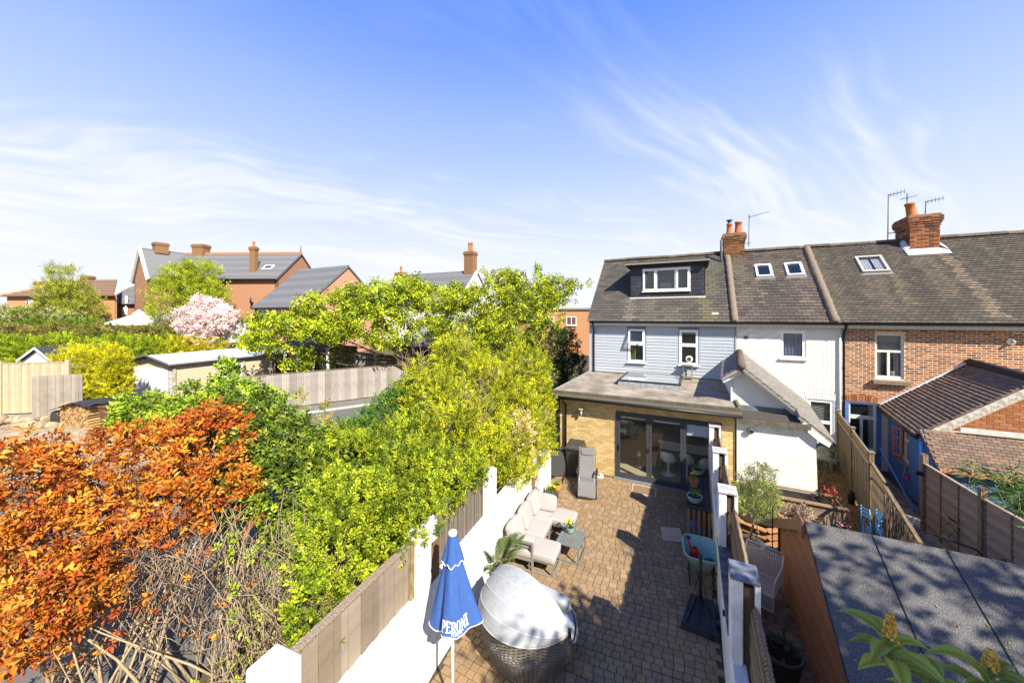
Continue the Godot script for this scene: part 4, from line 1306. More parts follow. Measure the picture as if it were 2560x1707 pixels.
	tube(o, "blue_downpipe", [e1 + Vector3(0.02, -0.1, 0.12), Vector3(10.13, 0.0, 3.45)], [0.045], mat("pipe_blue", Color(0.06, 0.22, 0.6), 0.5), 10)
	tube(o, "lean_pole", [Vector3(10.05, 0.0, 3.3), Vector3(10.0, 1.15, 1.4)], [0.03], mat("pole_blue", Color(0.09, 0.2, 0.4), 0.6), 8)

# ================================================================ walls and fences of the gardens
func wall_frame() -> Transform3D:   # x along the white wall away from the lens, z towards the patio
	return Transform3D(Basis(Vector3(0.371, 0, -0.928), Vector3.UP, Vector3(0.928, 0, 0.371)), P(-1.28, 0, 5.34))

func vboards(o: Node3D, x0: float, x1: float, y0: float, y1: float, z: float, w: float, t: float, base: StandardMaterial3D, tones: Array, gap := 0.004, called := "board") -> void:
	var n := int(round((x1 - x0) / w))
	var bw := (x1 - x0) / n
	for i in n:
		var h := y1 - y0 + rng.randf_range(-0.006, 0.006)
		var b := part(o, called, unit(), tinted(base, tones[(i * 5 + i / 3) % tones.size()], (i % 4) * 0.29), Transform3D(Basis(Vector3.UP, rng.randf_range(-0.02, 0.02)) * Basis.from_scale(Vector3(bw - gap, h, t)), Vector3(x0 + (i + 0.5) * bw, y0 + h / 2, z + (t * 0.5 if i % 2 else 0.0))))
		b.rotation.z = rng.randf_range(-0.004, 0.004)

func garden_wall() -> void:
	var f := wall_frame()
	var white := mat("garden_white", Color(0.80, 0.80, 0.80), 0.85, "paint", Vector3.ONE * 0.9, "n_soft", 0.3)
	var wood := mat("fence_wood", Color(0.36, 0.28, 0.2), 0.92, "weathered", Vector3(6, 0.45, 6))
	var tones := [Color(0.56, 0.46, 0.35), Color(0.47, 0.38, 0.28), Color(0.62, 0.53, 0.42), Color(0.42, 0.34, 0.26), Color(0.53, 0.44, 0.35)]
	var o := thing("garden_wall", "long white rendered wall beside the patio with rising pillars", "wall", f)
	box(o, "wall", Vector3(10.4, 1.4, 0.22), Vector3(1.75, 0.67, -0.11), white, Vector3.ZERO, 0.012)
	for q in [[-2.36, -2.05, 2.25], [-0.17, 0.09, 2.22], [2.14, 2.5, 2.25]]:
		box(o, "pillar", Vector3(q[1] - q[0], q[2], 0.36), Vector3((q[0] + q[1]) / 2, q[2] / 2, -0.15), white, Vector3.ZERO, 0.02)
	box(o, "rough_patch", Vector3(0.26, 0.6, 0.02), Vector3(0.235, 1.68, -0.03), mat("orange_board", Color(0.42, 0.22, 0.10), 0.95, "speck", Vector3.ONE * 3.0, "n_fine", 0.7))
	box(o, "rough_patch", Vector3(0.28, 0.95, 0.12), Vector3(0.24, 1.82, -0.13), white)
	# lights on the wall
	var lm := mat("fitting_black", Color(0.02, 0.02, 0.022), 0.4)
	for q in [[-1.25, 0.62, "small black solar lamp low on the white wall"], [1.1, 0.98, "small black solar lamp beneath the dark slatted fence"]]:
		var l := thing("wall_light", q[2], "lamp", f * at(q[0], q[1], 0.005), "solar lamps on the white wall")
		box(l, "housing", Vector3(0.10, 0.085, 0.05), Vector3(0, 0, 0.025), lm, Vector3.ZERO, 0.008)
		box(l, "solar_panel", Vector3(0.08, 0.06, 0.006), Vector3(0, 0.035, 0.05), mat("panel_pale", Color(0.5, 0.52, 0.55), 0.3), Vector3(-50, 0, 0))
	# pale fence on the wall
	var a := thing("board_fence", "weathered brown board fence on the white wall beneath the clipped hedge", "fence", f)
	vboards(a, -2.04, -0.26, 1.38, 2.15, -0.15, 0.1, 0.018, wood, tones)
	box(a, "capping", Vector3(1.8, 0.035, 0.1), Vector3(-1.15, 2.175, -0.15), tinted(wood, tones[0]))
	box(a, "post", Vector3(0.075, 0.84, 0.09), Vector3(-0.215, 1.8, -0.13), tinted(wood, Color(0.5, 0.38, 0.2)))
	# dark slatted fence
	var b := thing("slat_fence", "dark grey-brown fence of narrow upright slats between two white pillars", "fence", f)
	var dw := mat("slat_wood", Color(0.17, 0.14, 0.115), 0.92, "grain", Vector3(12, 0.8, 12))
	vboards(b, 0.40, 2.13, 1.39, 2.2, -0.12, 0.052, 0.02, dw, [Color(0.22, 0.185, 0.15), Color(0.17, 0.14, 0.115), Color(0.26, 0.22, 0.18), Color(0.14, 0.12, 0.1)], 0.012, "slat")
	box(b, "backing", Vector3(1.73, 0.8, 0.012), Vector3(1.27, 1.79, -0.15), tinted(dw, Color(0.17, 0.14, 0.115)))
	# trellis against the wall
	var t := thing("trellis", "short wooden diamond trellis with post fixed to the white wall", "trellis", f * at(4.95, 0, 0.03))
	var tw := tinted(wood, Color(0.34, 0.2, 0.1))
	box(t, "post", Vector3(0.09, 1.3, 0.06), Vector3(0, 0.65, 0.02), tinted(wood, Color(0.42, 0.27, 0.13)))
	for i in 4:
		var y := 0.1 + i * 0.32
		beam(t, "lath", Vector3(0.06, y, 0.02), Vector3(0.5, y + 0.3, 0.02), 0.03, 0.012, tw)
		beam(t, "lath", Vector3(0.06, y + 0.3, 0.036), Vector3(0.5, y, 0.036), 0.03, 0.012, tw)
	# ---- pillared wall on the other side of the patio
	var w := thing("pillared_wall", "white wall with tall square pillars and rough timber infill along the patio", "wall", TF)
	box(w, "wall", Vector3(0.16, 1.2, 8.4), Vector3(5.0, 0.58, 9.2), white, Vector3.ZERO, 0.01)
	box(w, "coping", Vector3(0.2, 0.035, 2.4), Vector3(5.0, 1.198, 10.6), mat("grey_coping", Color(0.2, 0.2, 0.215), 0.9, "blotch", Vector3.ONE * 2.0), Vector3.ZERO, 0.008)
	var cap := mat("cap_white", Color(0.66, 0.66, 0.67), 0.85, "blotch", Vector3.ONE * 1.6)
	var blue_cap := mat("cap_slate", Color(0.22, 0.25, 0.33), 0.8, "blotch", Vector3.ONE * 2.4)
	for q in [[5.12, 2.2], [7.35, 2.2], [9.55, 2.2], [12.02, 2.22]]:
		var z: float = q[0]
		box(w, "pillar", Vector3(0.13, q[1], 0.34), Vector3(4.975, q[1] / 2, z), white, Vector3.ZERO, 0.008)
		box(w, "pillar", Vector3(0.06, q[1], 0.34), Vector3(5.19, q[1] / 2, z), white, Vector3.ZERO, 0.008)
		box(w, "pillar_cap", Vector3(0.32, 0.04, 0.38), Vector3(5.06, q[1] + 0.02, z), blue_cap if z > 11 else cap, Vector3.ZERO, 0.01)
		box(w, "slot_timber", Vector3(0.1, q[1] - 0.06, 0.3), Vector3(5.1, q[1] / 2 - 0.04, z - 0.02), mat("slot_wood", Color(0.12, 0.085, 0.055), 0.95, "grain", Vector3(8, 1, 8)))
	var rough := mat("rough_timber", Color(0.25, 0.18, 0.12), 0.95, "grain", Vector3(6, 6, 0.7), "n_rough", 0.6)
	for q in [[5.3, 7.17], [7.53, 9.37], [9.73, 11.84], [12.2, 13.4]]:
		for i in 6:
			var bz: float = (q[0] + q[1]) / 2
			box(w, "plank", Vector3(0.03, 0.125 if i < 5 else 0.1, q[1] - q[0]), Vector3(5.12 + (i % 2) * 0.008, 1.2 + i * 0.128, bz), tinted(rough, [Color(0.3, 0.21, 0.13), Color(0.24, 0.17, 0.11), Color(0.34, 0.25, 0.16)][i % 3], i * 0.3), Vector3(rng.randf_range(-0.4, 0.4), 0, rng.randf_range(-4, 4)))
		# ragged rope of brushwood along the top edge
		var st := begin(true)
		var n := int((q[1] - q[0]) / 0.045)
		for i in n:
			var zz: float = q[0] + i * 0.045
			var y := 1.95 + sin(i * 0.9) * 0.012
			tube_in(st, [Vector3(5.14, y - 0.05, zz), Vector3(5.16, y + 0.02, zz + 0.03), Vector3(5.2, y - 0.02, zz + 0.05)], [0.016, 0.018, 0.01], 5)
		part(w, "brush_edge", done(st), tinted(rough, Color(0.36, 0.26, 0.17)))
	box(w, "lamp_box", Vector3(0.04, 0.06, 0.06), Vector3(4.9, 1.05, 11.2), lm)

func lattice(o: Node3D, x0: float, x1: float, y0: float, y1: float, z: float, m: Material) -> void:
	var h := y1 - y0
	var n := int((x1 - x0) / 0.13)
	for i in n + 1:
		var x := x0 + i * 0.13
		for s in [-1.0, 1.0]:
			var a := Vector3(clampf(x - s * h / 2, x0, x1), 0, z)
			var b := Vector3(clampf(x + s * h / 2, x0, x1), 0, z)
			a.y = y0 + h / 2 + (a.x - x) * s
			b.y = y0 + h / 2 + (b.x - x) * s
			if a.distance_to(b) > 0.05:
				beam(o, "lath", a + Vector3(0, 0, s * 0.006), b + Vector3(0, 0, s * 0.006), 0.028, 0.01, m, 0.001)

func panel_frame(p: Vector2, q: Vector2, y: float) -> Transform3D:   # in the terrace frame: x from p to q, z facing the lens side
	var d := (q - p).normalized()
	return TF * Transform3D(Basis(Vector3(d.x, 0, d.y), Vector3.UP, Vector3(d.x, 0, d.y).cross(Vector3.UP)), Vector3(p.x, y, p.y))

func gardens_right() -> void:
	var wood := mat("fence_wood", Color(0.36, 0.28, 0.2), 0.92, "weathered", Vector3(6, 0.45, 6))
	var tones := [Color(0.46, 0.35, 0.22), Color(0.42, 0.32, 0.2), Color(0.50, 0.39, 0.26), Color(0.38, 0.29, 0.19)]
	# bark path and soil of the neighbouring garden
	var bark := mat("bark_chips", Color(0.42, 0.26, 0.12), 0.95, "speck", Vector3.ONE * 1.3, "n_fine", 1.0)
	var st := begin()
	quad(st, Vector3(7.2, 0.0, 0.02), Vector3(9.2, 0.0, 0.02), Vector3(8.45, 0.0, 8.2), Vector3(7.2, 0.0, 8.2))
	structure(part(self, "path", done(st), bark, TF))
	var chips := []
	var cc := []
	for i in 5200:
		var z := rng.randf_range(1.0, 8.0)
		var x := rng.randf_range(7.3, 9.2 - z * 0.09)
		chips.append(TF * Transform3D(Basis.from_euler(Vector3(rng.randf_range(-0.5, 0.5), rng.randf() * TAU, rng.randf_range(-0.5, 0.5))) * Basis.from_scale(Vector3(rng.randf_range(0.02, 0.06), 0.008, rng.randf_range(0.01, 0.025))), Vector3(x, 0.012, z)))
		var v := rng.randf_range(0.5, 1.25)
		cc.append(Color(0.42 * v, 0.25 * v, 0.11 * v))
	var ch := scatter(self, "bark_chippings", unit(), chips, cc, vcol(mat("chip", Color.WHITE, 0.95)))
	ch.set_meta("label", "golden brown bark chippings covering the narrow garden path")
	ch.set_meta("category", "bark")
	stuff(ch)
	var earth := mat("dry_earth", Color(0.33, 0.25, 0.16), 0.95, "blotch", Vector3.ONE * 1.0, "n_rough", 0.8)
	var st2 := begin()
	quad(st2, Vector3(5.2, -0.004, 5.0), Vector3(7.2, -0.004, 5.0), Vector3(7.2, -0.004, 13.5), Vector3(5.2, -0.004, 13.5))
	structure(part(self, "garden_soil", done(st2), earth, TF))
	var st3 := begin()
	quad(st3, Vector3(9.0, -0.008, 0.1), Vector3(10.4, -0.008, 0.1), Vector3(10.0, -0.008, 9.0), Vector3(8.5, -0.008, 9.0))
	structure(part(self, "yard", done(st3), mat("yard_concrete", Color(0.3, 0.28, 0.25), 0.9, "blotch", Vector3.ONE), TF))
	# lattice-topped fence
	var posts := [Vector2(9.22, 0.4), Vector2(8.88, 2.8), Vector2(8.5, 5.25)]
	var o := thing("lattice_fence", "tan fence panels with lattice tops running from the white house", "fence", TF)
	for i in 3:
		box(o, "post", Vector3(0.1, 2.05, 0.1), Vector3(posts[i].x, 1.02, posts[i].y), tinted(wood, Color(0.42, 0.33, 0.17), i * 0.4))
		box(o, "post_cap", Vector3(0.13, 0.04, 0.13), Vector3(posts[i].x, 2.06, posts[i].y), tinted(wood, Color(0.5, 0.4, 0.25)))
	for i in 2:
		var p: Vector2 = posts[i]
		var q: Vector2 = posts[i + 1]
		var l := p.distance_to(q) - 0.1
		var d := (q - p).normalized()
		var pn := node(o, "panel", Transform3D(Basis(Vector3(d.x, 0, d.y), Vector3.UP, Vector3(d.x, 0, d.y).cross(Vector3.UP)), Vector3(p.x + d.x * 0.05, 0, p.y + d.y * 0.05)))
		vboards(pn, 0.0, l, 0.06, 1.62, 0.0, 0.1, 0.014, wood, tones)
		for y in [1.65, 1.97]:
			box(pn, "rail", Vector3(l, 0.045, 0.05), Vector3(l / 2, y, 0.0), tinted(wood, tones[2]))
		lattice(pn, 0.0, l, 1.67, 1.95, 0.0, tinted(wood, Color(0.45, 0.34, 0.2)))
	# open batten panel and brushwood screen stepping down
	var g := panel_frame(Vector2(8.5, 5.32), Vector2(8.42, 6.2), 0)
	var bt := thing("batten_panel", "narrow panel of thin upright battens beside the lattice fence post", "fence", g)
	for i in 11:
		box(bt, "batten", Vector3(0.03, 1.75 - i * 0.012, 0.02), Vector3(0.02 + i * 0.082, 0.9 - i * 0.006, 0.0), tinted(wood, tones[i % 4]))
	for y in [0.2, 1.45]:
		box(bt, "rail", Vector3(0.88, 0.05, 0.025), Vector3(0.44, y, -0.024), tinted(wood, tones[1]))
	box(bt, "capping", Vector3(0.9, 0.04, 0.06), Vector3(0.44, 1.74, 0), tinted(wood, tones[0]), Vector3(0, 0, -8))
	var bs := thing("brushwood_screen", "dark brushwood screen with sloping top rail beyond the batten panel", "screen", panel_frame(Vector2(8.42, 6.22), Vector2(8.32, 7.9), 0))
	var stb := begin(true)
	for i in 150:
		var x := rng.randf_range(0.0, 1.66)
		var top := 1.55 - x * 0.22
		tube_in(stb, [Vector3(x, 0.0, rng.randf_range(-0.03, 0.03)), Vector3(x + rng.randf_range(-0.06, 0.06), top * 0.5, rng.randf_range(-0.04, 0.04)), Vector3(x + rng.randf_range(-0.08, 0.08), top - rng.randf_range(0.0, 0.1), rng.randf_range(-0.03, 0.03))], [0.011, 0.009, 0.006], 4)
	stuff(part(bs, "brushwood", done(stb), mat("brush", Color(0.12, 0.085, 0.06), 0.95)))
	beam(bs, "rail", Vector3(0, 1.58, 0), Vector3(1.68, 1.2, 0), 0.05, 0.07, tinted(wood, Color(0.36, 0.27, 0.17)))
	# panel fence of overlapping boards, two bays
	var lap := mat("lap_wood", Color(0.36, 0.26, 0.19), 0.92, "grain", Vector3(0.7, 8, 8), "n_soft", 0.5)
	var lt := [Color(0.42, 0.32, 0.24), Color(0.37, 0.28, 0.21), Color(0.46, 0.36, 0.28), Color(0.33, 0.25, 0.19)]
	var fp := [Vector2(9.78, 4.45), Vector2(9.84, 6.4), Vector2(10.02, 8.35), Vector2(10.2, 10.3)]
	var pf := thing("lap_fence", "brown fence of overlapping boards with square posts in front of bamboo", "fence", TF)
	for i in 4:
		box(pf, "post", Vector3(0.11, 1.95, 0.11), Vector3(fp[i].x, 0.97, fp[i].y), tinted(wood, Color(0.46, 0.36, 0.22), i * 0.3))
		part(pf, "post_cap", prism([Vector2(-0.06, 0), Vector2(0.06, 0), Vector2(0.0, 0.035)], -0.06, 0.06), tinted(wood, Color(0.5, 0.4, 0.26)), at(fp[i].x, 1.945, fp[i].y))
		if i == 3:
			break
		var d: Vector2 = (fp[i + 1] - fp[i]).normalized()
		var l: float = fp[i].distance_to(fp[i + 1]) - 0.12
		var pn := node(pf, "panel", Transform3D(Basis(Vector3(d.x, 0, d.y), Vector3.UP, Vector3(d.x, 0, d.y).cross(Vector3.UP)), Vector3(fp[i].x + d.x * 0.06, 0, fp[i].y + d.y * 0.06)))
		for k in 14:
			var c: Color = lt[(k * 3 + i) % 4]
			part(pn, "lap_board", unit(), tinted(lap, c, k * 0.21), Transform3D(Basis(Vector3.RIGHT, -0.16) * Basis.from_scale(Vector3(l, 0.145, 0.014)), Vector3(l / 2, 0.1 + k * 0.118, rng.randf_range(0, 0.006))))
		for x in [0.02, l * 0.33, l * 0.66, l - 0.02]:
			for z in [0.02, -0.016]:
				box(pn, "batten", Vector3(0.04, 1.66, 0.014), Vector3(x, 0.86, z), tinted(lap, Color(0.24, 0.155, 0.105)))
		box(pn, "capping", Vector3(l, 0.03, 0.07), Vector3(l / 2, 1.72, 0), tinted(lap, Color(0.46, 0.36, 0.25)))
	shed()

func shed() -> void:
	var o := thing("garden_shed", "garden shed with dark grey felt roof and reddish-brown board gable", "shed", TF)
	var x0 := 6.1
	var x1 := 9.45
	var rz := 10.5
	var ry := 2.36
	var k := 0.5
	var wood := mat("shed_wood", Color(0.34, 0.13, 0.055), 0.75, "grain", Vector3(5, 5, 0.5))
	var tones := [Color(0.54, 0.235, 0.095), Color(0.50, 0.21, 0.085), Color(0.57, 0.255, 0.105)]
	for e in [x0 + 0.03, x1 - 0.03]:
		part(o, "gable_lining", prism([Vector2(-8.25, 0), Vector2(-8.25, ry - 2.25 * k - 0.06), Vector2(-rz, ry - 0.06), Vector2(-12.75, ry - 2.25 * k - 0.06), Vector2(-12.75, 0)], 0.0, 0.03), tinted(wood, tones[1]), Transform3D(Basis(Vector3(0, 0, -1), Vector3.UP, Vector3(1, 0, 0)), Vector3(e, 0, 0)))
	var y := 0.03
	var i := 0
	while y < ry - 0.12:
		var reach := minf(2.28, (ry - 0.07 - y - 0.115) / k)
		if reach > 0.05:
			box(o, "gable_board", Vector3(0.016, 0.117, reach * 2), Vector3(x0 + 0.012, y + 0.06, rz), tinted(wood, tones[i % 3], i * 0.23), Vector3(0, 0, 4))
		y += 0.115
		i += 1
	for z in [8.27, 12.73]:
		box(o, "side_wall", Vector3(x1 - x0 - 0.08, ry - 2.25 * k - 0.05, 0.03), Vector3((x0 + x1) / 2, (ry - 2.25 * k - 0.05) / 2, z), tinted(wood, tones[1]))
	box(o, "corner_post", Vector3(0.05, 1.15, 0.06), Vector3(x0 - 0.005, 0.58, 8.25), mat("shed_dark", Color(0.06, 0.035, 0.025), 0.9))
	# felt in strips, each lapping over the last
	var felt := mat("shed_felt", Color(0.075, 0.085, 0.105), 0.95, "speck", Vector3.ONE * 0.75, "n_fine", 1.0)
	var cuts := [x0 - 0.1, 6.82, 7.56, 8.3, 9.04, x1 + 0.08]
	for j in 5:
		var a: float = cuts[j] - (0.05 if j > 0 else 0.0)
		var b: float = cuts[j + 1]
		var up := 0.004 * j
		var c := tinted(felt, [Color(0.26, 0.255, 0.25), Color(0.275, 0.268, 0.262), Color(0.25, 0.247, 0.243)][j % 3], j * 0.37)
		part(o, "felt_strip", slab(Vector3(a, ry - 2.4 * k + up, rz + 2.4), Vector3(a, ry + up, rz), Vector3(b, ry + up + 0.003, rz), Vector3(b, ry - 2.4 * k + up + 0.003, rz + 2.4), 0.02), c)
		part(o, "felt_strip", slab(Vector3(b, ry - 2.4 * k + up, rz - 2.4), Vector3(b, ry + up, rz), Vector3(a, ry + up, rz), Vector3(a, ry - 2.4 * k + up, rz - 2.4), 0.02), mat("felt_green_grey", Color(0.26, 0.245, 0.19), 0.95, "speck", Vector3.ONE * 2.2, "n_fine", 1.0))
		box(o, "lap_bead", Vector3(0.014, 0.008, 2.66), Vector3(a + 0.004, ry - 1.2 * k + up + 0.006, rz + 1.2), mat("bitumen", Color(0.012, 0.012, 0.013), 0.6), Vector3(rad_to_deg(atan(k)), 0, 0))
	# bargeboards
	var ang := rad_to_deg(atan(k))
	box(o, "bargeboard", Vector3(0.03, 0.17, 2.72), Vector3(x0 - 0.09, ry - 1.2 * k - 0.07, rz - 1.2), tinted(wood, Color(0.40, 0.2, 0.09)), Vector3(-ang, 0, 0))
	box(o, "bargeboard", Vector3(0.024, 0.15, 2.7), Vector3(x0 - 0.07, ry - 1.2 * k - 0.10, rz + 1.2), tinted(wood, Color(0.42, 0.17, 0.07)), Vector3(ang, 0, 0))
	box(o, "finial_block", Vector3(0.04, 0.26, 0.34), Vector3(x0 - 0.12, ry - 0.12, rz - 0.12), tinted(wood, Color(0.38, 0.2, 0.1)))
	tube(o, "cable", [Vector3(x0 - 0.03, 1.5, 8.3), Vector3(x0 - 0.06, 1.6, 8.24), Vector3(x0 - 0.12, 1.45, 8.2), Vector3(x0 - 0.12, 0.6, 8.2)], [0.01], mat("black_plastic"), 5)

# ================================================================ the paved yard
func patio() -> void:
	var f := wall_frame()
	var o := Node3D.new()
	o.name = "patio"
	add_child(o)
	structure(o)
	var bed := begin()
	var c0 := TF * Vector3(4.95, -0.018, 4.9)
	var c1 := TF * Vector3(4.95, -0.018, 14.5)
	var c2 := P(-3.4, -0.018, 0.0)
	var c3 := P(1.4, -0.018, 12.6)
	c3 = TF * Vector3(0.1, -0.018, 4.9)
	var c4 := f * Vector3(-5.5, -0.018, 0.0)
	quad(bed, c3, c0, c1, c4)
	part(o, "paving_bed", done(bed), mat("joint_sand", Color(0.075, 0.06, 0.045), 0.98, "soft", Vector3.ONE * 3.0))
	var st := begin()
	var n := 0.5
	cbox_in(st, Vector3(1, 1, 1), 0.055)
	var pm := done(st)
	var xs := []
	# shallow arcs about a point behind the house
	var q := Vector2(1.6, -9.0)
	var wi := f.affine_inverse() * TF
	var r := 13.86
	var row := 0
	while r < 23.6:
		var wd: float = [0.125, 0.13, 0.12, 0.13][row % 4]
		var a := -0.34 + rng.randf() * 0.01
		while a < 0.42:
			var l: float = [0.16, 0.14, 0.15, 0.13, 0.17, 0.15][rng.randi() % 6]
			var da := l / r
			var am := a + da / 2
			var p := Vector3(q.x + sin(am) * r, 0, q.y + cos(am) * r)
			var onwall: Vector3 = wi * p
			if p.x < 4.9 and p.x > 0.1 and p.z > 5.0 and p.z < 14.4 and onwall.z > 0.03:
				var tilt := Basis.from_euler(Vector3(rng.randf_range(-0.014, 0.014), am + rng.randf_range(-0.012, 0.012), rng.randf_range(-0.014, 0.014)))
				xs.append(TF * Transform3D(tilt * Basis.from_scale(Vector3(l - 0.011, 0.05, wd - 0.011)), p + Vector3(0, -0.025 + rng.randf_range(-0.004, 0.004), 0)))
			a += da
		r += wd
		row += 1
	var tones := [Color(0.365, 0.24, 0.13), Color(0.39, 0.265, 0.145), Color(0.34, 0.225, 0.125), Color(0.41, 0.295, 0.175), Color(0.365, 0.25, 0.15), Color(0.325, 0.225, 0.14), Color(0.40, 0.27, 0.145)]
	pieces(o, "paver", "paving", pm, xs, tones, mat("paver", Color(0.3, 0.19, 0.11), 0.93, "grain", Vector3.ONE * 3.2, "n_rough", 0.7))
	# a few fallen leaves
	var fx := []
	var fc := []
	for i in 150:
		var x := rng.randf_range(0.9, 4.7)
		var z := rng.randf_range(5.4, 13.0)
		fx.append(TF * Transform3D(Basis.from_euler(Vector3(PI / 2 + rng.randf_range(-0.3, 0.3), rng.randf() * TAU, 0)).scaled(Vector3.ONE * rng.randf_range(0.025, 0.06)), Vector3(x, 0.012, z)))
		fc.append([Color(0.55, 0.42, 0.04), Color(0.35, 0.22, 0.07), Color(0.42, 0.4, 0.06)][i % 3])
	for i in 70:
		var k := rng.randf_range(0.0, 2.3)
		fx.append(TF * Transform3D(Basis.from_euler(Vector3(PI / 2 + 0.46, rng.randf_range(-0.6, 0.6), 0)).scaled(Vector3.ONE * rng.randf_range(0.02, 0.05)), Vector3(rng.randf_range(6.1, 9.3), 2.36 - k * 0.5 + 0.02, 10.5 + k)))
		fc.append([Color(0.5, 0.36, 0.05), Color(0.3, 0.2, 0.08)][i % 2])
	var fl := scatter(self, "fallen_leaves", leaf_mesh(), fx, fc, leaf_mat("leaf_small"))
	fl.set_meta("label", "small yellow and brown leaves scattered on paving and shed felt")
	fl.set_meta("category", "leaves")
	stuff(fl)
	# recessed drain cover in line with the doors
	var mc := thing("drain_cover", "square recessed drain cover frame in the paving before the glass doors", "drain cover", T(3.1, 0.0, 5.5, 4))
	part(mc, "frame", plate(-0.36, 0.36, -0.3, 0.3, 0.0, 0.012, [Rect2(-0.33, -0.27, 0.66, 0.54)]), mat("frame_zinc", Color(0.42, 0.38, 0.31), 0.6), Transform3D(Basis(Vector3.RIGHT, -PI / 2), Vector3.ZERO))
	part(mc, "infill", plate(-0.33, 0.33, -0.27, 0.27, 0.0, 0.006, []), mat("paver"), Transform3D(Basis(Vector3.RIGHT, -PI / 2), Vector3.ZERO))

# ================================================================ things on the patio
func patio_things() -> void:
	var fm := mat("sofa_metal", Color(0.20, 0.19, 0.175), 0.5)
	var cm := mat("cushion_cloth", Color(0.42, 0.385, 0.38), 0.95, "paint", Vector3.ONE * 6.0, "n_soft", 0.5)
	# sofa
	var s := thing("garden_sofa", "three seat garden sofa with greyish pink cushions against the white wall", "sofa", T(1.03, 0, 9.48, 4.5))
	for k in 3:
		var z := -0.65 + k * 0.65
		part(s, "seat_cushion", cushion(Vector3(0.64, 0.15, 0.64), 0.2), cm, at(0.03, 0.355, z))
		var b := part(s, "back_cushion", cushion(Vector3(0.2, 0.5, 0.6), 0.32), cm, at(-0.2, 0.64, z))
		b.rotation = Vector3(0, rng.randf_range(-0.1, 0.1), 0.26)
	var p := part(s, "scatter_cushion", cushion(Vector3(0.56, 0.42, 0.16), 0.42), cm, at(0.08, 0.62, -0.82))
	p.rotation.x = -0.3
	p = part(s, "bolster", cushion(Vector3(0.54, 0.2, 0.2), 0.45), cm, at(0.05, 0.55, 0.83))
	p.rotation.x = 0.2
	for x in [-0.31, 0.31]:
		box(s, "rail", Vector3(0.045, 0.05, 1.95), Vector3(x, 0.255, 0), fm)
		for z in [-0.955, 0.955]:
			var top := 0.62 if x > 0 or z > 0 else 0.78
			box(s, "leg", Vector3(0.045, top, 0.045), Vector3(x, top / 2, z), fm)
	for z in [-0.955, 0.955]:
		box(s, "arm", Vector3(0.67, 0.045, 0.05), Vector3(0, 0.62, z), fm)
		box(s, "foot_rail", Vector3(0.58, 0.03, 0.04), Vector3(0, 0.025, z), fm)
		box(s, "rail", Vector3(0.58, 0.05, 0.04), Vector3(0, 0.256, z), fm)
	for z in [-0.32, 0.32]:
		box(s, "leg", Vector3(0.04, 0.24, 0.04), Vector3(0.305, 0.12, z), fm)
	box(s, "back_rail", Vector3(0.04, 0.045, 1.87), Vector3(-0.32, 0.76, 0), fm)
	# stools
	var st := thing("footstool", "square cushioned footstool nearest the scatter cushion end of the sofa", "footstool", T(1.54, 0, 8.7, 2), "cushioned footstools")
	part(st, "cushion", cushion(Vector3(0.6, 0.16, 0.6), 0.2), cm, at(0, 0.36, 0))
	for x in [-0.26, 0.26]:
		box(st, "rail", Vector3(0.035, 0.035, 0.5), Vector3(x, 0.27, 0), fm)
		box(st, "foot_rail", Vector3(0.035, 0.03, 0.5), Vector3(x, 0.018, 0), fm)
		for z in [-0.265, 0.265]:
			box(st, "leg", Vector3(0.035, 0.285, 0.035), Vector3(x, 0.143, z), fm)
	for z in [-0.265, 0.265]:
		box(st, "rail", Vector3(0.486, 0.035, 0.035), Vector3(0, 0.27, z), fm)
		box(st, "foot_rail", Vector3(0.486, 0.03, 0.03), Vector3(0, 0.018, z), fm)
	copy(st, "footstool", "square cushioned footstool beside the bolster end of the sofa", T(1.58, 0, 10.1, 4))
	# slatted low table
	var tb := thing("coffee_table", "low grey slatted metal table with a potted flower on it", "table", T(1.97, 0, 9.45, 1))
	var tm := mat("table_metal", Color(0.135, 0.155, 0.15), 0.5)
	for k in 8:
		box(tb, "slat", Vector3(0.05, 0.022, 0.56), Vector3(-0.217 + k * 0.062, 0.385, 0), tm)
	for x in [-0.255, 0.255]:
		box(tb, "rail", Vector3(0.03, 0.035, 0.64), Vector3(x, 0.38, 0), tm)
		box(tb, "foot_rail", Vector3(0.03, 0.03, 0.58), Vector3(x, 0.018, 0), tm)
		for z in [-0.305, 0.305]:
			box(tb, "leg", Vector3(0.032, 0.36, 0.032), Vector3(x, 0.18, z), tm)
	for z in [-0.305, 0.305]:
		box(tb, "rail", Vector3(0.48, 0.035, 0.03), Vector3(0, 0.38, z), tm)
		box(tb, "foot_rail", Vector3(0.478, 0.03, 0.03), Vector3(0, 0.018, z), tm)
	var blue := mat("glazed_teal", Color(0.26, 0.38, 0.36), 0.25, "soft", Vector3.ONE * 6.0)
	flower_pot("plant_pot", "pale teal glazed pot with yellow flower on the low table", T(1.9, 0.398, 9.3), 0.1, 0.14, blue, 0.14, Color(0.75, 0.55, 0.02), 6)
	recliner(T(1.5, 0, 6.32, 14))
	# black bin by the brick wall
	var bn := thing("black_bin", "tall black plastic bin with sloping lid against the yellow brick wall", "bin", T(0.86, 0, 5.42, 4))
	var bp := mat("bin_plastic", Color(0.035, 0.034, 0.033), 0.45, "soft", Vector3.ONE * 3.0)
	var hx := begin()
	hexa(hx, [Vector3(-0.22, 0.05, 0.24), Vector3(0.22, 0.05, 0.24), Vector3(0.22, 0.05, -0.22), Vector3(-0.22, 0.05, -0.22), Vector3(-0.28, 0.98, 0.3), Vector3(0.28, 0.98, 0.3), Vector3(0.28, 0.98, -0.28), Vector3(-0.28, 0.98, -0.28)])
	part(bn, "body", done(hx), bp)
	box(bn, "rim", Vector3(0.62, 0.05, 0.66), Vector3(0, 0.985, 0.01), bp, Vector3.ZERO, 0.012)
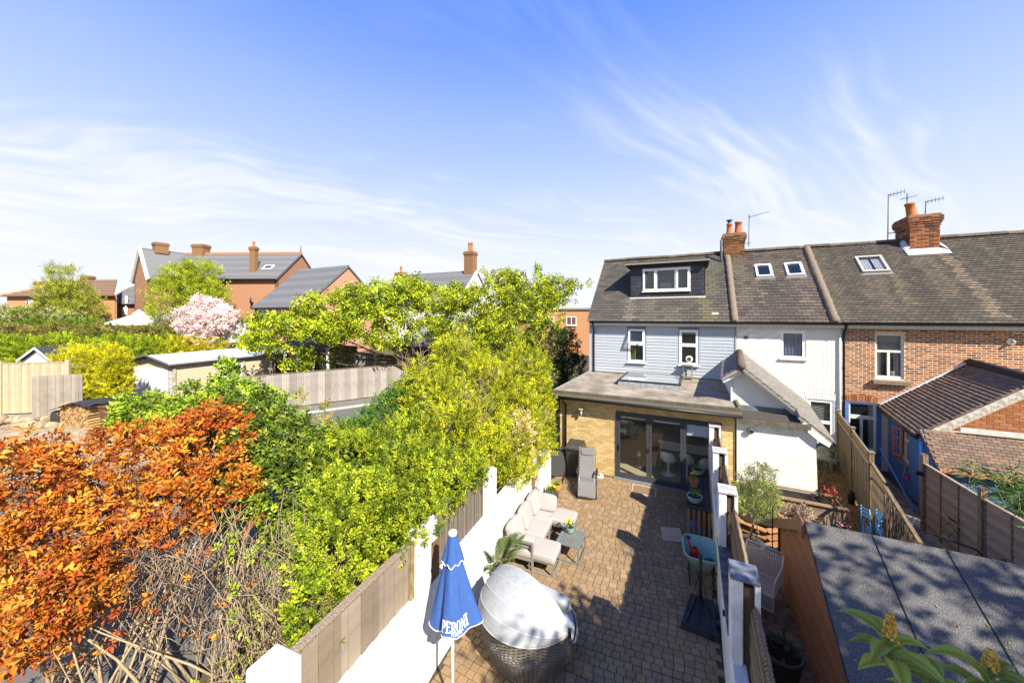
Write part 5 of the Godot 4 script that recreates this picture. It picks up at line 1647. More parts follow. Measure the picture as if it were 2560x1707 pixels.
	var ld := begin()
	hexa(ld, [Vector3(-0.3, 1.012, 0.31), Vector3(0.3, 1.012, 0.31), Vector3(0.3, 1.012, -0.29), Vector3(-0.3, 1.012, -0.29), Vector3(-0.24, 1.1, 0.22), Vector3(0.24, 1.1, 0.22), Vector3(0.26, 1.15, -0.26), Vector3(-0.26, 1.15, -0.26)])
	part(bn, "lid", done(ld), mat("lid_plastic", Color(0.075, 0.068, 0.06), 0.6, "blotch", Vector3.ONE * 3.0))
	tube(bn, "handle", [Vector3(-0.24, 0.96, -0.33), Vector3(0.24, 0.96, -0.33)], [0.018], bp, 8)
	for x in [-0.2, 0.2]:
		var wh := lathe(bn, "wheel", [[0.001, -0.02], [0.09, -0.02], [0.09, 0.02], [0.001, 0.02]], mat("rubber", Color(0.015, 0.015, 0.015), 0.8), Vector3(x, 0.09, -0.2), 16)
		wh.rotation.z = PI / 2
	# folded recliner leaning at the wall's end
	var fr := thing("folded_chair", "folded black garden recliner leaning by the end of the white wall", "chair", T(0.33, 0, 5.72, 30))
	for k in 2:
		box(fr, "sling", Vector3(0.5, 0.8, 0.015), Vector3(0, 0.44, k * 0.07), mat("sling_dark", Color(0.04, 0.04, 0.042), 0.8), Vector3(-10, 0, 0))
		tube(fr, "frame", [Vector3(-0.27, 0.02, 0.08 + k * 0.07), Vector3(-0.27, 0.86, -0.07 + k * 0.07), Vector3(-0.2, 0.92, -0.08 + k * 0.07), Vector3(0.2, 0.92, -0.08 + k * 0.07), Vector3(0.27, 0.86, -0.07 + k * 0.07), Vector3(0.27, 0.02, 0.08 + k * 0.07)], [0.014], mat("tube_black", Color(0.02, 0.02, 0.02), 0.35), 8)
	flower_pot("plant_pot", "small orange terracotta pot with green plant near the trellis", T(0.66, 0, 6.75), 0.12, 0.2, mat("orange_glaze", Color(0.62, 0.25, 0.04), 0.5), 0.12, Color(0.12, 0.25, 0.04), 0)
	var tr := thing("planter_trough", "dark trough of small yellow flowers beside the sofa's scatter cushion", "planter", T(0.66, 0, 7.25, 6))
	box(tr, "trough", Vector3(0.38, 0.2, 0.24), Vector3(0, 0.1, 0), mat("trough_dark", Color(0.05, 0.045, 0.04), 0.8), Vector3.ZERO, 0.012)
	leafy(tr, 26, Vector3(0.34, 0.16, 0.2), Vector3(0, 0.28, 0), 0.06, Color(0.16, 0.26, 0.04), Color(0.75, 0.6, 0.03), 7)
	parasol()
	daybed()
	work_bench()
	wheelbarrow()
	hoop_base()
	var cb := thing("cardboard_sheet", "torn piece of cardboard lying open by the slatted bench", "cardboard", T(4.02, 0, 7.75, 20))
	var card := mat("cardboard", Color(0.40, 0.31, 0.21), 0.95)
	box(cb, "flap", Vector3(0.5, 0.006, 0.2), Vector3(0, 0.02, 0.05), card, Vector3(2, 0, 0))
	box(cb, "flap", Vector3(0.48, 0.006, 0.22), Vector3(0.02, 0.09, -0.12), card, Vector3(34, 0, 0))

func leafy(parent: Node3D, n: int, size: Vector3, mid: Vector3, l: float, c: Color, bloom := Color.BLACK, blooms := 0, called := "foliage") -> void:
	var lm := leaf_mat("leaf_small")
	var xs := []
	var cs := []
	for i in n * 6:
		var d := Vector3(rng.randfn(), rng.randfn(), rng.randfn()).normalized() * pow(rng.randf(), 0.4)
		var up := (d + Vector3(0, 0.6, 0)).normalized()
		xs.append(Transform3D(facing(up, rng.randf() * TAU).scaled(Vector3.ONE * l * rng.randf_range(0.7, 1.3)), mid + d * size / 2))
		var v := rng.randf_range(0.7, 1.3)
		cs.append(Color(c.r * v, c.g * v, c.b * v))
	stuff(scatter(parent, called, leaf_mesh(), xs, cs, lm))
	for i in blooms:
		var d := Vector3(rng.randfn() * 0.5, 0.6, rng.randfn() * 0.5)
		var b := part(parent, "bloom", cushion(Vector3(0.05, 0.035, 0.05), 0.7), mat("bloom_%s" % bloom.to_html(), bloom, 0.8), at(mid.x + d.x * size.x / 2, mid.y + d.y * size.y, mid.z + d.z * size.z / 2))
		b.rotation = Vector3(rng.randf(), rng.randf(), 0)

func flower_pot(called: String, label: String, xf: Transform3D, r: float, h: float, m: Material, spread: float, c: Color, blooms: int) -> Node3D:
	var o := thing(called, label, "plant pot", xf)
	lathe(o, "pot", [[0.001, 0.0], [r * 0.62, 0.0], [r * 0.8, h * 0.25], [r * 0.98, h * 0.6], [r * 0.96, h * 0.82], [r * 1.08, h * 0.92], [r * 1.1, h], [r * 0.92, h], [r * 0.88, h * 0.8]], m, Vector3.ZERO, 24)
	lathe(o, "soil", [[r * 0.9, h * 0.84], [0.001, h * 0.88]], mat("potting_soil", Color(0.05, 0.035, 0.025), 0.98, "speck", Vector3.ONE * 6.0), Vector3.ZERO, 18)
	var green := Color(0.13, 0.24, 0.04)
	leafy(o, 12, Vector3(spread * 1.7, spread * 1.1, spread * 1.7), Vector3(0, h + spread * 0.35, 0), 0.06, green, c, blooms)
	return o

func recliner(xf: Transform3D) -> void:
	var o := thing("recliner", "grey mesh zero gravity recliner with black tube frame beside the bin", "chair", xf)
	var fr := mat("tube_black", Color(0.02, 0.02, 0.02), 0.35)
	var grey := mat("tube_grey", Color(0.09, 0.085, 0.08), 0.4)
	var sling := mat("sling_grey", Color(0.36, 0.36, 0.36), 0.85, "speck", Vector3.ONE * 5.0)
	var path := [Vector2(-0.42, 1.2), Vector2(-0.30, 0.9), Vector2(-0.14, 0.58), Vector2(-0.02, 0.44), Vector2(0.14, 0.42), Vector2(0.36, 0.47), Vector2(0.46, 0.42), Vector2(0.58, 0.24), Vector2(0.64, 0.12)]
	var st := begin(true)
	for i in path.size() - 1:
		var a: Vector2 = path[i]
		var b: Vector2 = path[i + 1]
		quad(st, Vector3(-0.225, a.y, a.x), Vector3(0.225, a.y, a.x), Vector3(0.225, b.y, b.x), Vector3(-0.225, b.y, b.x))
	part(o, "sling", done(st), sling)
	part(o, "headrest", cushion(Vector3(0.4, 0.2, 0.05), 0.4), sling, Transform3D(Basis(Vector3.RIGHT, -0.38), Vector3(0, 1.08, -0.36)))
	for s in [-1.0, 1.0]:
		var back := []
		var seat := []
		for i in path.size():
			var v := Vector3(0.255 * s, path[i].y, path[i].x)
			if i <= 3:
				back.append(v)
			if i >= 3:
				seat.append(v)
		tube(o, "frame_tube", back, [0.0135], grey, 8)
		tube(o, "frame_tube", seat, [0.0135], grey, 8)
		for i in 30:   # lacing
			var t := i / 29.0 * (path.size() - 1.001)
			var q: Vector2 = path[int(t)].lerp(path[int(t) + 1], t - int(t))
			box(o, "lace", Vector3(0.035, 0.012, 0.012), Vector3(0.24 * s, q.y + 0.004, q.x), mat("lace_white", Color(0.55, 0.55, 0.55), 0.8))
		tube(o, "leg", [Vector3(0.29 * s, 0.012, 0.52), Vector3(0.29 * s, 0.3, 0.24), Vector3(0.29 * s, 0.62, -0.12)], [0.0135], fr, 8)
		tube(o, "leg", [Vector3(0.29 * s, 0.012, -0.42), Vector3(0.29 * s, 0.3, -0.12), Vector3(0.29 * s, 0.55, 0.14)], [0.0135], fr, 8)
		tube(o, "armrest", [Vector3(0.31 * s, 0.64, -0.2), Vector3(0.31 * s, 0.65, 0.02), Vector3(0.31 * s, 0.61, 0.2)], [0.024, 0.028, 0.022], fr, 8)
	for z in [0.52, -0.42]:
		tube(o, "crossbar", [Vector3(-0.29, 0.014, z), Vector3(0.29, 0.014, z)], [0.0135], fr, 8)
	tube(o, "crossbar", [Vector3(-0.25, 1.22, -0.43), Vector3(0.25, 1.22, -0.43)], [0.0135], grey, 8)
	tube(o, "crossbar", [Vector3(-0.25, 0.1, 0.65), Vector3(0.25, 0.1, 0.65)], [0.0135], grey, 8)
	var cup := thing("side_tray", "small white cup tray clipped on the recliner's armrest", "tray", xf * at(0.42, 0.45, -0.1))
	box(cup, "tray", Vector3(0.18, 0.03, 0.24), Vector3(0, 0, 0), mat("fascia_white"))
	lathe(cup, "cup", [[0.03, 0.015], [0.036, 0.09], [0.032, 0.09], [0.026, 0.025]], mat("fascia_white"), Vector3(0, 0, 0.03), 14)

# the closed parasol: cloth falling in folds about the pole, lettering lying on the cloth
func cloth_r(th: float, y: float) -> float:   # y from 0 at the crown to 1 at the hem
	var r := 0.045 + 0.225 * pow(y, 0.95)
	var fold := cos(4.0 * th + 0.08 + y * 0.1)
	return r * (1.0 + 0.17 * smoothstep(0.05, 0.8, y) * fold + 0.06 * y * sin(7.0 * th + 1.0) + 0.035 * smoothstep(0.2, 0.6, y) * sin(11.0 * th + 6.0 * y)) + 0.10 * y * y * pow(maxf(0.0, cos(th - 0.15)), 6.0)

func parasol() -> void:
	var base := P(-0.83, 0, 4.98)
	var o := thing("parasol", "closed blue parasol with white lettering on a white pole", "parasol", Transform3D(Basis(), base))
	var blue := mat("parasol_cloth", Color(0.04, 0.105, 0.34), 0.85, "soft", Vector3.ONE * 2.2, "n_soft", 0.4)
	var white := mat("parasol_white", Color(0.8, 0.8, 0.8), 0.45)
	var top := 2.45
	var hem := 1.25
	var n := 96
	var m := 26
	var g := func(i: int, j: int) -> Vector3:
		var th := TAU * i / n
		var y := float(j) / m
		var r := cloth_r(th, y)
		var drop := 0.03 * sin(4.0 * th + 0.8) * y * y
		return Vector3(cos(th) * r, lerpf(top, hem, y) + drop, sin(th) * r)
	var st := begin(true)
	for i in n:
		for j in m:
			quad(st, g.call(i, j), g.call(i + 1, j), g.call(i + 1, j + 1), g.call(i, j + 1))
	part(o, "canopy", done(st), blue)
	# hem piping
	var hemp := []
	for i in n + 1:
		hemp.append(g.call(i, m))
	tube(o, "hem_piping", hemp, [0.006], white, 5)
	# upper vent flap
	var v := func(i: int, j: int) -> Vector3:
		var th := TAU * i / n
		var y := float(j) / 10.0
		var r := 0.052 + 0.092 * y * (1.0 + 0.2 * cos(4.0 * th + 0.3))
		return Vector3(cos(th) * r, lerpf(top + 0.01, 2.09, y) - 0.022 * y * cos(8.0 * th), sin(th) * r)
	var sv := begin(true)
	for i in n:
		for j in 10:
			quad(sv, v.call(i, j), v.call(i + 1, j), v.call(i + 1, j + 1), v.call(i, j + 1))
	part(o, "vent_flap", done(sv), blue)
	var edge := []
	for i in n + 1:
		edge.append(v.call(i, 10))
	tube(o, "vent_piping", edge, [0.006], white, 5)
	lathe(o, "crown_cap", [[0.001, -0.02], [0.06, -0.02], [0.062, 0.02], [0.05, 0.035], [0.001, 0.04]], white, Vector3(0, top + 0.01, 0), 18)
	tube(o, "pole", [Vector3(0, 0.04, 0), Vector3(0, 2.44, 0)], [0.021], white, 14)
	lathe(o, "runner", [[0.028, 0], [0.045, 0.01], [0.075, 0.09], [0.09, 0.12]], mat("runner_pale", Color(0.5, 0.55, 0.65), 0.5), Vector3(0, 1.03, 0), 16)
	tube(o, "crank_cord", [Vector3(0.03, 1.02, 0.02), Vector3(0.05, 0.9, 0.03), Vector3(0.03, 0.85, 0.03)], [0.004], mat("aerial_metal"), 5)
	lathe(o, "foot", [[0.001, 0.06], [0.2, 0.05], [0.24, 0.03], [0.24, 0.0]], mat("foot_grey", Color(0.2, 0.2, 0.2), 0.8), Vector3.ZERO, 24)
	lathe(o, "foot_sleeve", [[0.03, 0.05], [0.03, 0.3], [0.022, 0.3]], white, Vector3.ZERO, 14)
	# lettering wrapped on to the cloth
	for q in [["PERONI", 0.135, 1.37, 1.24, "Droid Serif", 700], ["ITALIA", 0.05, 1.30, 1.2, "Droid Sans", 400]]:
		var tm := TextMesh.new()
		var f := SystemFont.new()
		f.font_names = PackedStringArray([q[4]])
		f.font_weight = q[5]
		tm.text = q[0]
		tm.font = f
		tm.font_size = 64
		tm.pixel_size = q[1] / 46.0
		tm.depth = 0.0
		tm.curve_step = 0.6
		var a := tm.get_mesh_arrays()
		var vs: PackedVector3Array = a[Mesh.ARRAY_VERTEX]
		var ix: PackedInt32Array = a[Mesh.ARRAY_INDEX]
		var sx := begin()
		var put := func(p: Vector3) -> Vector3:
			var yy: float = q[2] + p.y * 1.05
			var t := (top - yy) / (top - hem)
			var th: float = q[3] - p.x * (0.58 if q[0] == "PERONI" else 0.8) / 0.29
			var r := cloth_r(th, t) + 0.004
			var drop := 0.03 * sin(4.0 * th + 0.8) * t * t
			return Vector3(cos(th) * r, yy + drop, sin(th) * r)
		for k in range(0, ix.size(), 3):
			# cut each triangle finely enough to follow the cloth
			var tri := [[vs[ix[k]], vs[ix[k + 1]], vs[ix[k + 2]]]]
			for pass_no in 3:
				var nx := []
				for t3 in tri:
					var e := [t3[0].distance_to(t3[1]), t3[1].distance_to(t3[2]), t3[2].distance_to(t3[0])]
					var w := e.find(e.max())
					if e[w] < 0.03:
						nx.append(t3)
					else:
						var mid: Vector3 = (t3[w] + t3[(w + 1) % 3]) / 2
						nx.append([t3[w], mid, t3[(w + 2) % 3]])
						nx.append([mid, t3[(w + 1) % 3], t3[(w + 2) % 3]])
				tri = nx
			for t3 in tri:
				for p in t3:
					sx.add_vertex(put.call(p))
		part(o, "lettering", done(sx), mat("letter_white", Color(0.82, 0.82, 0.84), 0.7))

# round wicker daybed with its folding hood half open
func daybed() -> void:
	var xf := Transform3D(Basis(), P(0.27, 0, 5.94))
	var o := thing("wicker_daybed", "round grey wicker daybed with pale folding cloth hood", "daybed", xf)
	var rgt := Vector3(0.72, 0, 0.69).normalized()     # hinge line of the hood
	var back := Vector3(-0.69, 0, 0.72).normalized()   # towards the closed side
	var wick := mat("wicker", Color(0.27, 0.235, 0.195), 0.8)
	var pale := mat("hood_cloth", Color(0.37, 0.395, 0.425), 0.9, "soft", Vector3.ONE * 1.6, "n_soft", 0.5)
	var n := 72
	var rim := func(a: float) -> float:   # rim height about the tub: high behind, low in front
		var b := Vector3(cos(a), 0, sin(a)).dot(back)
		return 0.40 + 0.34 * smoothstep(-0.3, 0.15, b)
	# woven bands as real strips, in and out of the stakes
	var rows := 31
	for pass_no in 2:
		var st := begin(true)
		for j in rows:
			if j % 2 != pass_no:
				continue
			for i in n * 2:
				var f := func(k: int, e: float) -> Vector3:
					var a := TAU * k / (n * 2)
					var hgt: float = rim.call(a)
					var t := (j + e) / rows
					var y := 0.03 + t * (hgt - 0.03)
					var r := 0.66 + 0.14 * sin(minf(t * 1.25, 1.0) * PI / 2) + 0.008 * sin(k * PI / 2 + j * PI)
					return Vector3(cos(a) * r, y, sin(a) * r)
				quad(st, f.call(i, 0.96), f.call(i + 1, 0.96), f.call(i + 1, 0.04), f.call(i, 0.04))
		part(o, "woven_band", done(st), tinted(wick, [Color(0.19, 0.165, 0.135), Color(0.15, 0.13, 0.108)][pass_no]))
	var inner := begin(true)
	for i in n:
		var a := TAU * i / n
		var b := TAU * (i + 1) / n
		for q in [[0.645, 0.0, 0.775, 0.97]]:
			quad(inner, Vector3(cos(a) * q[2], rim.call(a) * q[3], sin(a) * q[2]), Vector3(cos(b) * q[2], rim.call(b) * q[3], sin(b) * q[2]), Vector3(cos(b) * q[0], 0.02, sin(b) * q[0]), Vector3(cos(a) * q[0], 0.02, sin(a) * q[0]))
	part(o, "tub_lining", done(inner), tinted(wick, Color(0.20, 0.174, 0.144)))
	var rp := []
	for i in n + 1:
		var a := TAU * i / n
		rp.append(Vector3(cos(a) * 0.805, rim.call(a) + 0.005, sin(a) * 0.805))
	tube(o, "rim_roll", rp, [0.018], tinted(wick, Color(0.33, 0.30, 0.26)), 8)
	lathe(o, "mattress", [[0.001, 0.3], [0.7, 0.3], [0.765, 0.36], [0.765, 0.42], [0.72, 0.47], [0.5, 0.49], [0.001, 0.5]], mat("mattress_pale", Color(0.5, 0.54, 0.58), 0.9, "soft", Vector3.ONE * 1.5), Vector3.ZERO, 40)
	var bp := part(o, "back_cushion", cushion(Vector3(0.7, 0.3, 0.2), 0.4), pale, Transform3D(Basis(Vector3.UP, -0.6), rgt * 0.1 - back * 0.5 + Vector3(0, 0.55, 0)))
	bp.rotation.x = 0.2
	# hood: cloth slung between hoops hinged on the two ends
	var hoops := [3.0, 24.0, 45.0, 66.0, 86.0]
	var hy := 0.70
	var sp := func(ps: float, ph: float, r: float) -> Vector3:
		return Vector3(0, hy, 0) + rgt * cos(ps) * 0.81 + (back * cos(ph) + Vector3.UP * sin(ph) * 0.66) * sin(ps) * r
	var hood := begin(true)
	var nh := (hoops.size() - 1) * 6
	for j in nh:
		for i in 30:
			var f := func(a: int, b: int) -> Vector3:
				var t := float(b) / nh * (hoops.size() - 1)
				var k := mini(int(t), hoops.size() - 2)
				var fr := t - k
				var ph := deg_to_rad(lerpf(hoops[k], hoops[k + 1], fr))
				return sp.call(PI * a / 30.0, ph, 0.84 - 0.014 * sin(fr * PI))
			quad(hood, f.call(i, j + 1), f.call(i + 1, j + 1), f.call(i + 1, j), f.call(i, j))
	part(o, "hood", done(hood), pale)
	for k in hoops.size():
		var pts := []
		for i in 25:
			pts.append(sp.call(PI * i / 24.0, deg_to_rad(hoops[k]), 0.835))
		tube(o, "hoop", pts, [0.011], mat("hoop_grey", Color(0.42, 0.43, 0.44), 0.5), 6)
	for s in [-1.0, 1.0]:
		box(o, "hinge", Vector3(0.05, 0.12, 0.05), rgt * 0.83 * s + Vector3(0, 0.72, 0), mat("tube_black", Color(0.02, 0.02, 0.02), 0.35))
	tube(o, "hood_tie", [back * 0.83 + Vector3(0, 0.74, 0) - rgt * 0.5, back * 0.87 + Vector3(0, 0.66, 0) - rgt * 0.46, back * 0.86 + Vector3(0, 0.65, 0) - rgt * 0.36, back * 0.83 + Vector3(0, 0.72, 0) - rgt * 0.34], [0.008], pale, 5)

func work_bench() -> void:
	var wood := mat("bench_wood", Color(0.2, 0.13, 0.08), 0.9, "grain", Vector3(6, 6, 0.6))
	var dark := mat("bench_top", Color(0.065, 0.06, 0.058), 0.7, "blotch", Vector3.ONE * 1.4)
	var o := thing("potting_bench", "long dark potting bench with slatted end beside the pillared wall", "bench", T(4.61, 0, 6.35))
	for k in 4:
		box(o, "top_plank", Vector3(0.135, 0.035, 2.62), Vector3(-0.205 + k * 0.138, 0.81, 0), dark)
	for k in 5:
		box(o, "end_slat", Vector3(0.065, 0.79, 0.025), Vector3(-0.22 + k * 0.112, 0.395, 1.25), tinted(wood, [Color(0.30, 0.21, 0.11), Color(0.24, 0.16, 0.09)][k % 2], k * 0.3))
	for z in [-1.2, 0.0]:
		for x in [-0.23, 0.23]:
			box(o, "leg", Vector3(0.07, 0.79, 0.07), Vector3(x, 0.395, z), tinted(wood, Color(0.17, 0.12, 0.08)))
	for x in [-0.25, 0.25]:
		box(o, "rail", Vector3(0.03, 0.09, 2.45), Vector3(x, 0.745, -0.01), tinted(wood, Color(0.14, 0.1, 0.07)))
	box(o, "shelf", Vector3(0.46, 0.03, 2.2), Vector3(0, 0.22, -0.1), tinted(wood, Color(0.1, 0.07, 0.05)))
	var teal := mat("glazed_teal", Color(0.26, 0.38, 0.36), 0.25, "soft", Vector3.ONE * 6.0)
	flower_pot("glazed_bowl", "wide teal glazed bowl of herbs near the slatted end of the bench", T(4.52, 0.83, 7.36), 0.17, 0.17, teal, 0.14, Color.BLACK, 0)
	flower_pot("glazed_bowl", "teal glazed bowl of succulents on the bench close to the glass doors", T(4.62, 0.83, 5.55), 0.16, 0.16, teal, 0.16, Color.BLACK, 0)
	var tc := thing("clay_planter", "square terracotta planter of orange and yellow flowers on the bench", "planter", T(4.5, 0.83, 6.4, 5))
	var hx := begin()
	hexa(hx, [Vector3(-0.08, 0, 0.1), Vector3(0.08, 0, 0.1), Vector3(0.08, 0, -0.1), Vector3(-0.08, 0, -0.1), Vector3(-0.11, 0.17, 0.14), Vector3(0.11, 0.17, 0.14), Vector3(0.11, 0.17, -0.14), Vector3(-0.11, 0.17, -0.14)])
	part(tc, "pot", done(hx), mat("terracotta", Color(0.38, 0.17, 0.08), 0.85, "soft", Vector3.ONE * 4.0))
	box(tc, "rim", Vector3(0.24, 0.035, 0.3), Vector3(0, 0.17, 0), mat("terracotta"))
	leafy(tc, 14, Vector3(0.18, 0.16, 0.22), Vector3(0, 0.24, 0), 0.05, Color(0.12, 0.2, 0.04), Color(0.75, 0.35, 0.02), 6)
	var bag := thing("soil_bag", "crumpled blue and red bag stowed under the potting bench", "bag", T(4.6, 0.0, 7.3))
	part(bag, "sack", cushion(Vector3(0.4, 0.3, 0.3), 0.5), mat("bag_blue", Color(0.04, 0.12, 0.4), 0.4), at(-0.05, 0.16, 0))
	part(bag, "label_patch", cushion(Vector3(0.25, 0.2, 0.2), 0.5), mat("bag_red", Color(0.3, 0.05, 0.05), 0.5), at(0.12, 0.36, 0.05))

func wheelbarrow() -> void:
	var xf := T(4.62, 0, 8.95, 4)
	var o := thing("wheelbarrow", "pale turquoise plastic wheelbarrow holding a red watering can", "wheelbarrow", xf)
	var teal := mat("barrow_teal", Color(0.26, 0.46, 0.40), 0.5, "soft", Vector3.ONE * 2.0)
	var st := begin(true)
	var sec := func(a: float, t: float, k: float) -> Vector3:   # rounded rectangle ring at height t
		var hw := lerpf(0.19, 0.31, t) - k
		var hl := lerpf(0.25, 0.42, t) - k
		var c := cos(a)
		var s := sin(a)
		var e := 0.45
		return Vector3(signf(c) * pow(absf(c), e) * hw, lerpf(0.34, 0.64, t), signf(s) * pow(absf(s), e) * hl + (1.0 - t) * 0.02)
	var n := 36
	for i in n:
		var a := TAU * i / n
		var b := TAU * (i + 1) / n
		quad(st, sec.call(a, 1, 0), sec.call(b, 1, 0), sec.call(b, 0, 0), sec.call(a, 0, 0))
		quad(st, sec.call(b, 1, 0.012), sec.call(a, 1, 0.012), sec.call(a, 0, 0.012), sec.call(b, 0, 0.012))
		for q in [0.0, 0.012]:
			var c := Vector3(0, 0.34 + q, 0)
			for v in [c, sec.call(a, 0, 0) + Vector3(0, q, 0), sec.call(b, 0, 0) + Vector3(0, q, 0)]:
				st.add_vertex(v)
	part(o, "tray", done(st), teal)
	var ring := []
	for i in n + 1:
		ring.append(sec.call(TAU * i / n, 1, -0.008))
	tube(o, "tray_rim", ring, [0.018], teal, 7)
	var fr := mat("barrow_frame", Color(0.03, 0.03, 0.03), 0.5)
	for s in [-1.0, 1.0]:
		tube(o, "handle", [Vector3(0.2 * s, 0.33, -0.55), Vector3(0.22 * s, 0.33, 0.1), Vector3(0.27 * s, 0.5, 0.62)], [0.016], fr, 8)
		tube(o, "leg", [Vector3(0.22 * s, 0.33, 0.25), Vector3(0.22 * s, 0.02, 0.32), Vector3(0.22 * s, 0.02, 0.1), Vector3(0.22 * s, 0.32, -0.05)], [0.014], fr, 8)
	var w := lathe(o, "wheel", [[0.05, -0.04], [0.15, -0.04], [0.18, -0.02], [0.18, 0.02], [0.15, 0.04], [0.05, 0.04]], mat("rubber", Color(0.015, 0.015, 0.015), 0.8), Vector3(0, 0.18, -0.62), 20)
	w.rotation.z = PI / 2
	var can := thing("watering_can", "red plastic watering can with dark blue rose lying in the wheelbarrow", "watering can", xf * at(-0.1, 0.36, 0.0, 30))
	var red := mat("can_red", Color(0.5, 0.02, 0.015), 0.35)
	lathe(can, "body", [[0.001, 0], [0.09, 0.0], [0.1, 0.03], [0.085, 0.2], [0.06, 0.25], [0.05, 0.25]], red, Vector3.ZERO, 18)
	tube(can, "spout", [Vector3(0.0, 0.06, -0.09), Vector3(0, 0.2, -0.17), Vector3(0, 0.3, -0.22)], [0.025, 0.018, 0.015], red, 8)
	lathe(can, "rose", [[0.015, -0.03], [0.05, 0.02], [0.05, 0.03], [0.001, 0.035]], mat("rose_blue", Color(0.02, 0.03, 0.1), 0.5), Vector3(0, 0.32, -0.23), 14)
	tube(can, "handle", [Vector3(0, 0.04, 0.09), Vector3(0, 0.16, 0.16), Vector3(0, 0.27, 0.08), Vector3(0, 0.26, 0.0)], [0.013], red, 7)
	var ps := thing("nursery_pot", "brown plastic nursery pots stacked in the wheelbarrow", "plant pot", xf * at(0.13, 0.355, 0.16))
	for k in 2:
		var p := lathe(ps, "pot", [[0.06, 0], [0.085, 0.12], [0.092, 0.12], [0.092, 0.14], [0.08, 0.14], [0.056, 0.01]], mat("pot_brown", Color(0.12, 0.06, 0.04), 0.7), Vector3(k * 0.05, k * 0.035, k * 0.02), 18)
		p.rotation.z = 0.2 * k

func hoop_base() -> void:
	var o := thing("hoop_base", "black plastic basketball stand base with short pole and struts", "stand", T(4.6, 0, 10.08, -3))
	var b := mat("base_black", Color(0.022, 0.024, 0.028), 0.5, "soft", Vector3.ONE * 2.0)
	var st := begin()
	hexa(st, [Vector3(-0.3, 0.0, 0.4), Vector3(0.3, 0.0, 0.4), Vector3(0.25, 0.0, -0.32), Vector3(-0.22, 0.0, -0.32), Vector3(-0.28, 0.1, 0.38), Vector3(0.28, 0.1, 0.38), Vector3(0.21, 0.2, -0.3), Vector3(-0.18, 0.2, -0.3)])
	part(o, "tank", done(st), b)
	for q in [[-0.2, -0.12], [-0.03, 0.03], [0.16, 0.09]]:
		beam(o, "rib", Vector3(q[0], 0.125, 0.34), Vector3(q[1] * 0.6, 0.215, -0.24), 0.03, 0.02, mat("rib_black", Color(0.012, 0.012, 0.014), 0.4))
	tube(o, "pole", [Vector3(0, 0.16, -0.2), Vector3(0, 1.05, -0.2)], [0.03], b, 12)
	for s in [-1.0, 1.0]:
		tube(o, "strut", [Vector3(0.2 * s, 0.12, 0.1), Vector3(0, 0.75, -0.2)], [0.009], b, 6)
	var w := lathe(o, "wheel", [[0.001, -0.02], [0.05, -0.02], [0.05, 0.02], [0.001, 0.02]], mat("rubber", Color(0.015, 0.015, 0.015), 0.8), Vector3(0.18, 0.06, 0.4), 14)
	w.rotation.z = PI / 2

